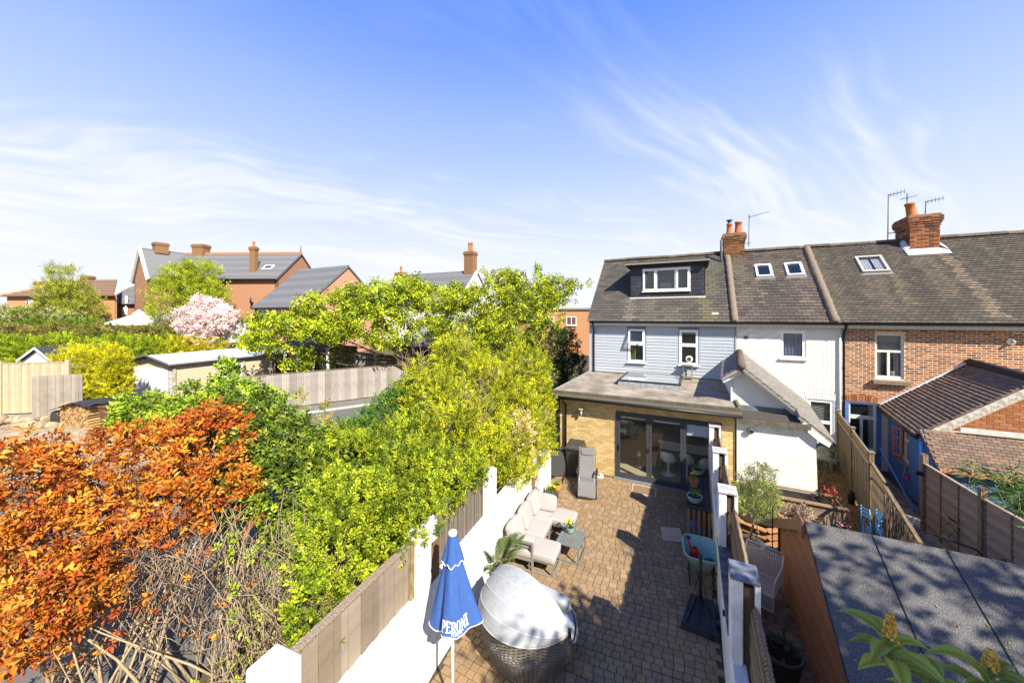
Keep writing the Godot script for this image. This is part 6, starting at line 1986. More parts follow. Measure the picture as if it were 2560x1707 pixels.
# ================================================================ things in the neighbouring gardens
func neighbour_things() -> void:
	var wood := mat("bed_wood", Color(0.3, 0.2, 0.12), 0.92, "grain", Vector3(0.7, 7, 7))
	var o := thing("raised_bed", "grey timber raised bed in front of the white rendered box", "planter", T(5.75, 0, 5.1))
	for k in 5:
		box(o, "plank", Vector3(2.1, 0.135, 0.035), Vector3(1.05, 0.07 + k * 0.14, 0.72), tinted(wood, [Color(0.34, 0.25, 0.17), Color(0.28, 0.205, 0.14), Color(0.38, 0.29, 0.2)][k % 3], k * 0.3))
		box(o, "end_plank", Vector3(0.035, 0.135, 0.7), Vector3(2.08, 0.07 + k * 0.14, 0.36), tinted(wood, Color(0.26, 0.19, 0.13), k * 0.2))
	for q in [[0.72, 0.14], [0.02, 0.1]]:
		box(o, "coping_plank", Vector3(2.2, 0.035, q[1]), Vector3(1.05, 0.725, q[0]), tinted(wood, Color(0.33, 0.22, 0.13)))
	box(o, "soil", Vector3(2.04, 0.1, 0.62), Vector3(1.05, 0.6, 0.37), mat("potting_soil", Color(0.05, 0.035, 0.025), 0.98, "speck", Vector3.ONE * 6.0))
	# angular timber planter
	var hb := thing("hexagon_planter", "reddish-brown plank planter with angled sides behind the olive pot", "planter", T(5.95, 0, 6.6))
	var ring := []
	for k in 6:
		ring.append(Vector2(cos(TAU * k / 6.0 + 0.4) * 0.62, sin(TAU * k / 6.0 + 0.4) * 0.62))
	for k in 6:
		var a: Vector2 = ring[k]
		var b: Vector2 = ring[(k + 1) % 6]
		for j in 3:
			beam(hb, "plank", Vector3(a.x, 0.1 + j * 0.17, a.y), Vector3(b.x, 0.1 + j * 0.17, b.y), 0.03, 0.16, mat("planter_red%d" % j, [Color(0.5, 0.24, 0.1), Color(0.45, 0.21, 0.09), Color(0.54, 0.27, 0.12)][j], 0.85, "grain", Vector3(7, 0.7, 7)))
	lathe(hb, "soil", [[0.55, 0.5], [0.001, 0.52]], mat("potting_soil"), Vector3.ZERO, 6)
	# olive in a ribbed tub
	var ol := thing("olive_tree", "slim olive tree in a ribbed white tub beside the woven armchair", "tree", T(5.62, 0, 7.95))
	var tub := []
	for k in 13:
		tub.append([0.2 + 0.055 * sin(k / 12.0 * PI * 0.62) + (0.012 if k % 2 else 0.0), k * 0.038])
	tub += [[0.275, 0.47], [0.275, 0.5], [0.235, 0.5], [0.22, 0.44]]
	lathe(ol, "tub", tub, mat("tub_cream", Color(0.62, 0.56, 0.48), 0.6), Vector3.ZERO, 28)
	lathe(ol, "soil", [[0.23, 0.45], [0.001, 0.46]], mat("bark_chips"), Vector3.ZERO, 18)
	var bark := mat("olive_bark", Color(0.36, 0.28, 0.16), 0.95, "grain", Vector3(5, 1, 5))
	tube(ol, "trunk", [Vector3(-0.03, 0.44, 0), Vector3(0.03, 0.75, -0.02), Vector3(0.1, 1.05, -0.06), Vector3(0.12, 1.35, -0.08), Vector3(0.14, 1.8, -0.1)], [0.028, 0.024, 0.02, 0.015, 0.006], bark, 8)
	tube(ol, "cane", [Vector3(0.1, 0.44, 0.03), Vector3(0.15, 1.15, -0.05)], [0.008], bark, 5)
	for k in 7:
		var an := k * 2.4
		var y := 1.1 + k * 0.1
		tube(ol, "branch", [Vector3(0.1, y, -0.07), Vector3(0.1 + cos(an) * 0.16, y + 0.14, -0.07 + sin(an) * 0.16), Vector3(0.1 + cos(an) * 0.26, y + 0.34, -0.07 + sin(an) * 0.26)], [0.01, 0.007, 0.003], bark, 5)
	foliage(ol, "crown", [[Vector3(0.12, 1.35, -0.07), Vector3(0.42, 0.34, 0.42)], [Vector3(0.0, 1.75, -0.07), Vector3(0.17, 0.4, 0.2)], [Vector3(0.28, 1.8, -0.07), Vector3(0.17, 0.42, 0.2)]], 520, "narrow", 0.16, [Color(0.16, 0.19, 0.07), Color(0.22, 0.25, 0.09), Color(0.12, 0.15, 0.06), Color(0.3, 0.3, 0.12)], 0.9)
	# grey tub
	var gt := thing("grey_tub", "round grey plastic tub with a few green shoots by the woven armchair", "plant pot", T(6.0, 0, 8.0))
	lathe(gt, "tub", [[0.001, 0], [0.17, 0], [0.22, 0.36], [0.245, 0.36], [0.245, 0.4], [0.21, 0.4], [0.2, 0.3]], mat("tub_grey", Color(0.3, 0.3, 0.28), 0.6), Vector3.ZERO, 24)
	lathe(gt, "soil", [[0.2, 0.33], [0.001, 0.33]], mat("dry_earth"), Vector3.ZERO, 16)
	leafy(gt, 3, Vector3(0.16, 0.14, 0.16), Vector3(0.08, 0.42, 0), 0.09, Color(0.2, 0.34, 0.05))
	var bp := thing("black_tub", "big black plastic tub in the shade of the shed", "plant pot", T(5.68, 0, 10.75))
	lathe(bp, "tub", [[0.001, 0], [0.2, 0], [0.26, 0.42], [0.285, 0.42], [0.285, 0.46], [0.25, 0.46], [0.235, 0.34]], mat("tub_black", Color(0.05, 0.055, 0.06), 0.5), Vector3.ZERO, 28)
	lathe(bp, "soil", [[0.24, 0.36], [0.001, 0.37]], mat("potting_soil"), Vector3.ZERO, 16)
	leafy(bp, 5, Vector3(0.3, 0.3, 0.3), Vector3(0, 0.5, 0), 0.12, Color(0.07, 0.1, 0.04))
	woven_chair()
	bistro()
	folding_chairs()
	# black handrail and grey grating beside the lap fence
	var hr := thing("hand_rail", "bent black metal handrail standing by the lap fence", "rail", T(9.0, 0, 6.6))
	tube(hr, "rail", [Vector3(-0.28, 0.0, 0.2), Vector3(-0.27, 0.82, 0.2), Vector3(-0.2, 0.94, 0.2), Vector3(-0.08, 0.97, 0.22), Vector3(0.45, 0.92, 0.45), Vector3(0.5, 0.86, 0.48), Vector3(0.5, 0.0, 0.48)], [0.018], mat("tube_black", Color(0.02, 0.02, 0.02), 0.35), 8)
	var gr := thing("lattice_offcut", "dark triangular lattice offcut leaning on the lap fence", "panel", T(9.62, 0, 6.9, 88))
	for k in 6:
		beam(gr, "lath", Vector3(-0.6 + k * 0.2, 0.0, 0.06), Vector3(-0.6 + k * 0.2, 0.95 - absf(k - 1.0) * 0.16, 0.02), 0.03, 0.012, mat("grey_wood"))
		beam(gr, "lath", Vector3(-0.6, 0.08 + k * 0.12, 0.07), Vector3(0.45 - k * 0.1, 0.08 + k * 0.12, 0.07), 0.03, 0.012, mat("grey_wood"))
	beam(gr, "edge", Vector3(-0.5, 1.0, 0.03), Vector3(0.62, 0.1, 0.05), 0.04, 0.03, mat("slot_wood"))
	# hanging pot and mail-like box on the blue wall
	var hp := thing("hanging_pot", "pink pot hanging by cords on the blue painted wall", "plant pot", T(10.0, 0, 3.05))
	lathe(hp, "pot", [[0.001, 0.75], [0.05, 0.75], [0.075, 0.9], [0.065, 0.9]], mat("pink_glaze", Color(0.3, 0.03, 0.15), 0.4), Vector3.ZERO, 14)
	for s in [-1.0, 1.0]:
		tube(hp, "cord", [Vector3(0.07 * s, 0.9, 0), Vector3(0, 1.35, 0)], [0.006], mat("rope", Color(0.45, 0.32, 0.18), 0.95), 4)
	var sb := thing("post_lamp", "small black lamp box on the first lap fence post", "lamp", T(9.70, 1.45, 4.45))
	box(sb, "box", Vector3(0.16, 0.09, 0.14), Vector3(-0.02, 0, 0), mat("fitting_black", Color(0.02, 0.02, 0.022), 0.4), Vector3.ZERO, 0.01)
	# stones edging the bed
	for k in 5:
		var sr := part(self, "edging_stone", cushion(Vector3(0.26 + 0.05 * (k % 2), 0.2, 0.2), 0.6), mat("edging_stone", Color(0.25, 0.22, 0.19), 0.95, "lichen", Vector3.ONE * 3.0, "n_rough", 1.0), T(6.85 + k * 0.19, 0.09, 6.35 + (k % 2) * 0.16 + k * 0.1, k * 40.0))
		tag(sr, "rough grey stone edging the bed beside the bark path", "stone", "stones edging the flower bed")
	var fp := flower_pot("flower_tub", "small white tub of pink and green flowers by the bark path", T(7.75, 0, 5.9), 0.12, 0.18, mat("tub_cream"), 0.2, Color(0.6, 0.2, 0.35), 9)
	var dp := thing("dark_jug", "dark narrow pot standing against the lattice fence", "plant pot", T(8.62, 0, 3.6))
	lathe(dp, "pot", [[0.001, 0], [0.07, 0], [0.09, 0.2], [0.06, 0.3], [0.07, 0.36], [0.05, 0.36]], mat("fitting_black", Color(0.02, 0.02, 0.022), 0.4), Vector3.ZERO, 14)

func woven_chair() -> void:
	var o := thing("woven_armchair", "pale woven garden armchair with tube frame beside the shed", "chair", T(5.62, 0, 9.1, -22))
	var w := mat("weave_pale", Color(0.66, 0.62, 0.55), 0.8)
	var fr := mat("weave_frame", Color(0.62, 0.62, 0.6), 0.5)
	for i in 22:   # seat cords
		var x := -0.29 + i * 0.0275
		box(o, "seat_cord", Vector3(0.017, 0.014, 0.58), Vector3(x, 0.37 - 0.02 * cos(x * 5.0), 0.0), w)
		box(o, "front_cord", Vector3(0.017, 0.26, 0.014), Vector3(x, 0.25, 0.3), w)
		box(o, "back_cord", Vector3(0.017, 0.5, 0.014), Vector3(x, 0.6, -0.34), w, Vector3(-14, 0, 0))
	for k in 6:
		box(o, "seat_weft", Vector3(0.6, 0.01, 0.03), Vector3(0, 0.375, -0.25 + k * 0.1), tinted(w, Color(0.5, 0.47, 0.42)))
	for s in [-1.0, 1.0]:
		tube(o, "frame", [Vector3(0.31 * s, 0.0, 0.3), Vector3(0.31 * s, 0.58, 0.3), Vector3(0.31 * s, 0.64, 0.24), Vector3(0.31 * s, 0.66, -0.28), Vector3(0.31 * s, 0.86, -0.42)], [0.016], fr, 8)
		tube(o, "leg", [Vector3(0.31 * s, 0.66, -0.28), Vector3(0.31 * s, 0.0, -0.36)], [0.016], fr, 8)
		for i in 16:
			box(o, "side_cord", Vector3(0.012, 0.27, 0.016), Vector3(0.31 * s, 0.51, -0.26 + i * 0.035), w)
	for q in [[0.38, 0.3], [0.87, -0.42], [0.38, -0.3], [0.12, 0.3]]:
		tube(o, "crossbar", [Vector3(-0.31, q[0], q[1]), Vector3(0.31, q[0], q[1])], [0.015], fr, 8)

func bistro() -> void:
	var m := mat("bistro_green", Color(0.22, 0.27, 0.17), 0.5)
	var o := thing("bistro_table", "round sage green metal bistro table by the white house", "table", T(8.55, 0, 1.75))
	lathe(o, "top", [[0.001, 0.69], [0.33, 0.69], [0.35, 0.7], [0.35, 0.715], [0.001, 0.72]], m, Vector3.ZERO, 28)
	for k in 3:
		var a := TAU * k / 3.0
		tube(o, "leg", [Vector3(cos(a) * 0.28, 0, sin(a) * 0.28), Vector3(cos(a) * 0.1, 0.4, sin(a) * 0.1), Vector3(cos(a) * 0.2, 0.69, sin(a) * 0.2)], [0.011], m, 6)
	var w := thing("wire_basket", "white wire globe standing on the bistro table", "ornament", T(8.45, 0.72, 1.7))
	for k in 6:
		var pts := []
		for i in 17:
			var a := TAU * i / 16.0
			pts.append(Basis(Vector3.UP, PI * k / 6.0) * Vector3(cos(a) * 0.15, 0.15 + sin(a) * 0.15, 0))
		tube(w, "wire", pts, [0.006], mat("fascia_white"), 4)
	flower_pot("plant_pot", "terracotta pot with spiky plant on the bistro table", T(8.72, 0.72, 1.6), 0.09, 0.14, mat("terracotta", Color(0.38, 0.17, 0.08), 0.85, "soft", Vector3.ONE * 4.0), 0.18, Color.BLACK, 0)
	var sh := thing("plant_shelf", "plants on the sill beneath the slatted blind window", "plants", T(8.6, 0.62, 0.16))
	box(sh, "shelf", Vector3(0.9, 0.03, 0.2), Vector3(0, -0.03, 0), mat("sill_blue", Color(0.2, 0.25, 0.35), 0.6))
	leafy(sh, 22, Vector3(0.8, 0.22, 0.16), Vector3(0, 0.1, 0), 0.09, Color(0.08, 0.14, 0.05))
	var bm := thing("metal_bench", "small green slatted metal bench against the white house wall", "bench", T(8.55, 0, 0.75))
	for k in 5:
		box(bm, "slat", Vector3(0.8, 0.02, 0.05), Vector3(0, 0.44, -0.12 + k * 0.065), m)
	for x in [-0.36, 0.36]:
		box(bm, "leg", Vector3(0.03, 0.43, 0.3), Vector3(x, 0.215, 0), m)

func folding_chairs() -> void:
	var blue := mat("chair_blue", Color(0.10, 0.42, 0.72), 0.45)
	var first: Node3D = null
	var spots := [[8.18, 6.05, 8.0, "folded sky blue metal chair leaning nearest the bark path"], [8.36, 6.15, -4.0, "folded sky blue metal chair leaning between two other folded chairs"], [8.54, 6.3, -12.0, "folded sky blue metal chair leaning nearest the brushwood screen"]]
	for q in spots:
		var xf := T(q[0], 0, q[1], q[2]) * Transform3D(Basis(Vector3.RIGHT, -0.16) * Basis(Vector3.UP, PI / 2), Vector3.ZERO)
		if first:
			copy(first, "folding_chair", q[3], xf)
			continue
		first = thing("folding_chair", q[3], "chair", xf, "folded blue metal chairs")
		for s in [-1.0, 1.0]:
			tube(first, "leg", [Vector3(0.18 * s, 0, 0.03), Vector3(0.18 * s, 0.5, 0.0), Vector3(0.17 * s, 0.92, 0.02)], [0.012], blue, 6)
			tube(first, "leg", [Vector3(0.15 * s, 0, -0.05), Vector3(0.15 * s, 0.45, 0.02), Vector3(0.15 * s, 0.6, 0.04)], [0.012], blue, 6)
		for k in 3:
			box(first, "back_slat", Vector3(0.33, 0.045, 0.012), Vector3(0, 0.72 + k * 0.08, 0.01), blue)
		for k in 5:
			box(first, "seat_slat", Vector3(0.3, 0.045, 0.012), Vector3(0, 0.2 + k * 0.065, 0.045), blue)

# ================================================================ leaves
func facing(up: Vector3, spin: float) -> Basis:
	var y := up.normalized()
	var x := y.cross(Vector3(0.31, 0.2, 0.93))
	if x.length() < 0.05:
		x = y.cross(Vector3.RIGHT)
	x = x.normalized()
	return Basis(y, spin) * Basis(x, y, x.cross(y))

func leaf_in(st: SurfaceTool, xf: Transform3D, l: float, w: float, curl := 0.2) -> void:   # folded along the midrib, tip bent
	var b := xf * Vector3.ZERO
	var m := xf * Vector3(0, l * 0.5, 0.0)
	var t := xf * Vector3(0, l * 0.97, -l * curl)
	var r := xf * Vector3(w / 2, l * 0.48, w * 0.22)
	var q := xf * Vector3(-w / 2, l * 0.48, w * 0.22)
	for v in [b, q, m, b, m, r, m, q, t, m, t, r]:
		st.add_vertex(v)

func leaf_mesh(w := 0.46) -> ArrayMesh:
	var key := "leaf%.2f" % w
	if not meshes.has(key):
		var st := begin()
		leaf_in(st, Transform3D(), 1.0, w)
		meshes[key] = done(st)
	return meshes[key]

func leaf_mat(key: String, rough := 0.5, glow := 0.55) -> StandardMaterial3D:
	if not mats.has(key):
		var m := StandardMaterial3D.new()
		m.resource_name = key
		m.albedo_color = Color.WHITE
		m.vertex_color_use_as_albedo = true
		m.vertex_color_is_srgb = false
		m.roughness = rough
		m.metallic_specular = 0.28
		m.backlight_enabled = true
		m.backlight = Color(glow, glow, glow * 0.7)
		m.cull_mode = BaseMaterial3D.CULL_DISABLED
		mats[key] = m
	return mats[key]

# a twig of leaves about one unit long
func sprig(kind: String, sd: int) -> ArrayMesh:
	var key := "sprig_%s_%d" % [kind, sd]
	if meshes.has(key):
		return meshes[key]
	var r := RandomNumberGenerator.new()
	r.seed = sd * 131 + 7
	var st := begin()
	var n := 8
	var l := 0.5
	var w := 0.46
	var droop := 0.2
	var wide := 0.9
	match kind:
		"broad":
			n = 8
			l = 0.55
			w = 0.46
		"narrow":
			n = 14
			l = 0.42
			w = 0.2
		"fine":
			n = 18
			l = 0.26
			w = 0.48
			wide = 1.0
		"drooping":
			n = 10
			l = 0.5
			w = 0.4
			droop = -0.55
		"spray":
			n = 20
			l = 0.3
			w = 0.3
			wide = 0.6
		"blossom":
			n = 26
			l = 0.2
			w = 0.9
			wide = 1.3
	for i in n:
		var t := (i + 0.5) / n
		var a := i * 2.4 + r.randf_range(-0.5, 0.5)
		var out := Vector3(cos(a), 0, sin(a))
		var d := (out * wide + Vector3.UP * (droop + t * 0.9) + Vector3(r.randf_range(-0.35, 0.35), r.randf_range(-0.35, 0.35), r.randf_range(-0.35, 0.35))).normalized()
		var p := Vector3(0, t * 0.75, 0) + out * 0.03
		if kind == "blossom":
			p = Vector3(r.randf_range(-0.3, 0.3), r.randf_range(0, 0.8), r.randf_range(-0.3, 0.3))
		var ll := l * r.randf_range(0.75, 1.2)
		leaf_in(st, Transform3D(facing(d, r.randf_range(-0.7, 0.7)), p), ll, ll * w, 0.22)
	meshes[key] = done(st)
	return meshes[key]

# leaves spread through lumps [centre, radii]; nearly all lie in the outer shell
func foliage(parent: Node3D, called: String, lumps: Array, count: int, kind: String, size: float, tones: Array, up := 0.5, ragged := 0.25, rough := 0.5, glow := 0.55, gap := -0.3) -> void:
	var area := []
	var total := 0.0
	for q in lumps:
		var s: Vector3 = q[1]
		var a := s.x * s.y + s.y * s.z + s.x * s.z
		total += a
		area.append(a)
	var nz := FastNoiseLite.new()
	nz.seed = count
	nz.frequency = 1.0
	nz.fractal_octaves = 3
	for v in 3:
		var xs := []
		var cs := []
		for k in lumps.size():
			var c: Vector3 = lumps[k][0]
			var s: Vector3 = lumps[k][1]
			var n := int(count * area[k] / total / 3.0)
			for i in n:
				var d := Vector3(rng.randfn(), rng.randfn(), rng.randfn()).normalized()
				var r := 1.0 - 0.34 * pow(rng.randf(), 1.6)
				r *= 1.0 + ragged * 1.6 * nz.get_noise_3dv((c + d * s) * 1.6 / maxf(0.4, size * 3.0))
				var p := c + d * s * r
				if p.y < 0.05 or nz.get_noise_3dv(p * 0.28 / size + Vector3(3, 9, 5)) < gap:
					continue
				var deep := false
				for m in lumps.size():
					if m != k and ((p - lumps[m][0]) / lumps[m][1]).length() < 0.62:
						deep = true
						break
				if deep and rng.randf() < 0.85:
					continue
				var dir := (d * 0.75 + Vector3.UP * up + Vector3(rng.randfn(), rng.randfn(), rng.randfn()) * 0.38).normalized()
				xs.append(Transform3D(facing(dir, rng.randf() * TAU).scaled(Vector3.ONE * size * rng.randf_range(0.5, 1.4)), p))
				var tone: Color = tones[rng.randi() % tones.size()]
				var patch := 1.0 + 0.55 * nz.get_noise_3dv(p * 1.1 + Vector3(7, 3, 1))
				var f := rng.randf_range(0.78, 1.22) * patch
				cs.append(Color(tone.r * f, tone.g * f, tone.b * f))
		if xs.size():
			stuff(scatter(parent, called, sprig(kind, v), xs, cs, leaf_mat("leaf_%s_%.2f" % [kind, rough], rough, glow)))

func lump(base: Vector3, list: Array) -> Array:   # plan numbers [x, y, z, rx, ry, rz] -> lumps about the thing's base
	var r := []
	for q in list:
		r.append([P(q[0], q[1], q[2]) - base, Vector3(q[3], q[4], q[5])])
	return r

func shrub(called: String, label: String, bx: float, bz: float, list: Array, count: int, kind: String, size: float, tones: Array, category := "shrub", group := "", rough := 0.5, glow := 0.55, ragged := 0.25) -> Node3D:
	var base := P(bx, ground_y(bx, bz), bz)
	var o := thing(called, label, category, Transform3D(Basis(), base), group)
	foliage(o, "foliage", lump(base, list), count, kind, size, tones, 0.5, ragged, rough, glow)
	return o

func spikes(list: Array, n: int, h: float) -> void:   # long shoots that break the outline
	var m := list.size()
	for i in n:
		var q: Array = list[i % m]
		var a := rng.randf() * TAU
		var k := rng.randf_range(0.0, 0.75)
		list.append([q[0] + cos(a) * q[3] * k, q[1] + q[4] * sqrt(1.0 - k * k) + h * 0.5, q[2] + sin(a) * q[5] * k, 0.07, h * rng.randf_range(0.6, 1.3), 0.07])

func stems(o: Node3D, base: Vector3, from: Array, list: Array, n: int, r: float, m: Material) -> void:   # limbs from spots on the ground up into the lumps
	for i in n:
		var f: Array = from[i % from.size()]
		var q: Array = list[(i * 7 + i / from.size()) % list.size()]
		var a := P(f[0] + rng.randf_range(-0.15, 0.15), f[1], f[2] + rng.randf_range(-0.15, 0.15)) - base
		var b := P(q[0] + rng.randf_range(-0.5, 0.5) * q[3], q[1] + rng.randf_range(-0.2, 0.4) * q[4], q[2] + rng.randf_range(-0.5, 0.5) * q[5]) - base
		var mid := a.lerp(b, 0.45) + Vector3(rng.randf_range(-0.12, 0.12), 0.12, rng.randf_range(-0.12, 0.12))
		var k := r * rng.randf_range(0.4, 1.3)
		tube(o, "stem", [a, a.lerp(mid, 0.5) + Vector3(rng.randf_range(-0.05, 0.05), 0.05, 0), mid, mid.lerp(b, 0.55) + Vector3(rng.randf_range(-0.08, 0.08), 0, rng.randf_range(-0.08, 0.08)), b], [k, k * 0.85, k * 0.65, k * 0.45, k * 0.2], m, 7)

func twigs(o: Node3D, base: Vector3, list: Array, n: int, l: float, m: Material) -> void:
	var st := begin(true)
	for i in n:
		var q: Array = list[i % list.size()]
		var d := Vector3(rng.randfn(), rng.randfn(), rng.randfn()).normalized()
		var a := P(q[0], q[1], q[2]) - base + d * Vector3(q[3], q[4], q[5]) * pow(rng.randf(), 0.5)
		var b := a + Vector3(rng.randf_range(-0.6, 0.6), rng.randf_range(0.3, 1.0), rng.randf_range(-0.6, 0.6)).normalized() * l * rng.randf_range(0.5, 1.4)
		var c := b + Vector3(rng.randf_range(-0.6, 0.6), rng.randf_range(0.1, 0.9), rng.randf_range(-0.6, 0.6)).normalized() * l * 0.5
		tube_in(st, [a, b, c], [0.007, 0.005, 0.0025], 4)
	stuff(part(o, "twigs", done(st), m))

func plants() -> void:
	var tan_bark := mat("tan_bark", Color(0.52, 0.41, 0.26), 0.95, "grain", Vector3(4, 1, 4))
	var dark_bark := mat("dark_bark", Color(0.10, 0.075, 0.055), 0.95, "grain", Vector3(3, 1, 3), "n_rough", 0.8)
	# ---- copper shrub over bare stems
	var cop := [[-7.6, 2.85, 5.3, 0.9, 0.8, 0.8], [-6.35, 3.0, 5.9, 0.85, 0.6, 0.7], [-5.3, 3.15, 6.2, 0.65, 0.6, 0.6], [-5.5, 3.5, 6.5, 0.5, 0.38, 0.5], [-6.3, 2.35, 4.9, 0.65, 0.5, 0.5], [-5.2, 2.6, 5.4, 0.6, 0.38, 0.45], [-4.65, 2.85, 5.8, 0.42, 0.36, 0.4], [-6.1, 1.55, 4.55, 0.42, 0.45, 0.35], [-5.7, 2.0, 4.6, 0.5, 0.45, 0.4]]
	var base := P(-5.4, 0, 5.2)
	var o := thing("copper_shrub", "large shrub of glossy copper-orange leaves over bare tan stems", "shrub", Transform3D(Basis(), base))
	var ct := [Color(0.46, 0.135, 0.016), Color(0.54, 0.20, 0.022), Color(0.36, 0.085, 0.015), Color(0.58, 0.26, 0.03), Color(0.30, 0.06, 0.016), Color(0.50, 0.155, 0.018), Color(0.20, 0.075, 0.018), Color(0.44, 0.22, 0.04)]
	foliage(o, "foliage", lump(base, cop), 5400, "broad", 0.155, ct, 0.35, 0.35, 0.4, 0.4, -0.2)
	foliage(o, "foliage", lump(base, [[-6.2, 1.4, 4.9, 1.0, 0.8, 0.5], [-4.6, 1.7, 5.3, 1.0, 0.9, 0.5]]), 130, "broad", 0.13, ct, 0.35, 0.3, 0.4, 0.5)
	var lv := []
	for i in 300:
		var q: Array = cop[i % cop.size()]
		var d := Vector3(rng.randfn() * 0.8 + 0.2, absf(rng.randfn()) * 0.6, absf(rng.randfn()) + 0.2).normalized()
		lv.append(Transform3D(facing((d + Vector3(rng.randfn(), rng.randfn() - 0.2, rng.randfn()) * 0.6).normalized(), rng.randf() * TAU).scaled(Vector3.ONE * rng.randf_range(0.085, 0.13)), P(q[0], q[1], q[2]) - base + d * Vector3(q[3], q[4], q[5]) * rng.randf_range(0.95, 1.12)))
	var cl := mat("copper_leaf", ct[0], 0.4)
	cl.backlight_enabled = true
	cl.backlight = Color(0.5, 0.5, 0.35)
	pieces(o, "leaf", "loose_leaves", leaf_mesh(), lv, ct, cl)
	var feet := [[-6.3, 0, 4.9], [-5.8, 0, 5.1], [-5.2, 0, 5.0], [-4.8, 0, 5.3], [-4.2, 0, 5.2], [-6.6, 0, 5.2], [-5.5, 0, 4.7]]
	stems(o, base, feet, cop, 38, 0.021, tan_bark)
	twigs(o, base, [[-6.2, 1.2, 5.0, 0.9, 1.0, 0.4], [-5.2, 1.3, 5.1, 0.9, 1.1, 0.4], [-4.4, 1.4, 5.3, 0.8, 1.1, 0.4], [-5.6, 1.8, 5.3, 0.8, 0.5, 0.4]], 620, 0.4, mat("twig_bark", Color(0.30, 0.225, 0.155), 0.95))
	# ---- bare-stemmed shrub with sparse fresh tufts, continuing the hedge
	var spr := [[-3.6, 1.6, 5.1, 0.5, 0.5, 0.3], [-3.2, 1.05, 4.9, 0.55, 0.4, 0.3], [-3.9, 2.2, 5.4, 0.4, 0.4, 0.3], [-2.7, 1.7, 5.0, 0.4, 0.4, 0.3], [-3.5, 0.6, 4.7, 0.6, 0.4, 0.3]]
	base = P(-3.4, 0, 5.1)
	o = thing("leggy_shrub", "leggy bare-stemmed shrub with tufts of yellow-green leaves behind the board fence", "shrub", Transform3D(Basis(), base))
	foliage(o, "foliage", lump(base, spr), 260, "broad", 0.14, [Color(0.30, 0.40, 0.03), Color(0.38, 0.46, 0.04), Color(0.2, 0.32, 0.03)], 0.6, 0.5)
	stems(o, base, [[-3.9, 0, 4.9], [-3.4, 0, 5.0], [-2.9, 0, 4.8], [-4.3, 0, 5.1]], spr + [[-3.4, 2.6, 6.0, 0.5, 0.5, 0.4], [-2.6, 2.2, 5.4, 0.5, 0.4, 0.4]], 24, 0.019, tan_bark)
	twigs(o, base, [[-3.5, 1.3, 5.0, 0.9, 1.2, 0.5], [-2.8, 1.4, 4.9, 0.7, 1.1, 0.5], [-3.1, 0.8, 4.7, 0.9, 0.8, 0.4], [-2.6, 1.8, 4.6, 0.5, 0.5, 0.5]], 480, 0.5, mat("twig_bark"))
	# ---- green viburnum and laurel
	var gt := [Color(0.09, 0.145, 0.015), Color(0.12, 0.19, 0.02), Color(0.06, 0.10, 0.012), Color(0.18, 0.24, 0.03), Color(0.04, 0.065, 0.01), Color(0.22, 0.25, 0.03)]
	var vib := [[-5.45, 3.35, 7.1, 0.6, 0.45, 0.5], [-4.65, 2.95, 6.8, 0.8, 0.62, 0.65], [-3.9, 2.45, 6.3, 0.75, 0.65, 0.55], [-3.4, 1.95, 5.9, 0.5, 0.55, 0.4], [-4.8, 2.45, 6.05, 0.45, 0.45, 0.4], [-3.75, 2.75, 7.3, 0.6, 0.4, 0.5]]
	spikes(vib, 10, 0.2)
	o = shrub("viburnum", "dark green broad-leaved shrub between the copper shrub and clipped hedge", -4.3, 6.2, vib, 4200, "broad", 0.17, gt, "shrub", "", 0.32, 0.4)
	stems(o, P(-4.3, 0, 6.2), [[-4.6, 0, 6.2], [-4.0, 0, 6.1], [-3.6, 0, 5.9]], vib, 16, 0.03, tan_bark)
	var lau := [[-7.0, 3.3, 7.9, 0.5, 0.35, 0.5], [-6.3, 3.65, 7.9, 0.55, 0.36, 0.5], [-5.6, 3.55, 7.9, 0.45, 0.3, 0.4], [-6.4, 2.9, 7.7, 0.9, 0.5, 0.5], [-8.3, 3.35, 8.0, 0.5, 0.35, 0.45], [-7.6, 3.1, 7.9, 0.5, 0.4, 0.45], [-6.5, 4.2, 8.1, 0.16, 0.28, 0.16], [-7.2, 3.7, 8.0, 0.16, 0.25, 0.16]]
	o = shrub("laurel", "fresh yellow-green laurel rising behind the copper shrub", -6.2, 7.8, lau, 1750, "broad", 0.2, [Color(0.24, 0.34, 0.025), Color(0.32, 0.42, 0.035), Color(0.17, 0.27, 0.025), Color(0.12, 0.2, 0.02)], "shrub", "", 0.35)
	stems(o, P(-6.2, 0, 7.8), [[-6.4, 0, 7.8], [-5.9, 0, 7.7]], lau, 10, 0.03, tan_bark)
	# ---- clipped fine-leaved hedge over the fence
	var hed := [[-2.38, 2.3, 4.75, 0.5, 0.55, 0.5], [-2.12, 2.42, 5.5, 0.58, 0.58, 0.6], [-1.82, 2.48, 6.3, 0.6, 0.6, 0.6], [-2.65, 2.3, 5.6, 0.65, 0.65, 0.55], [-3.0, 2.65, 6.6, 0.75, 0.65, 0.65], [-2.25, 2.85, 7.2, 0.75, 0.55, 0.65], [-2.3, 2.0, 4.25, 0.3, 0.35, 0.35], [-1.5, 2.4, 7.0, 0.5, 0.5, 0.5], [-1.78, 2.28, 5.3, 0.3, 0.32, 0.35], [-1.5, 2.3, 5.6, 0.36, 0.32, 0.4], [-1.2, 2.34, 6.4, 0.34, 0.32, 0.5], [-0.85, 2.4, 7.15, 0.32, 0.34, 0.4]]
	spikes(hed, 16, 0.22)
	o = shrub("clipped_hedge", "dense fine-leaved bright green hedge spilling over the board fence", -2.4, 5.6, hed, 8200, "fine", 0.17, [Color(0.20, 0.27, 0.014), Color(0.28, 0.35, 0.018), Color(0.12, 0.18, 0.012), Color(0.36, 0.40, 0.022), Color(0.07, 0.11, 0.01)], "hedge", "", 0.45, 0.3, 0.2)
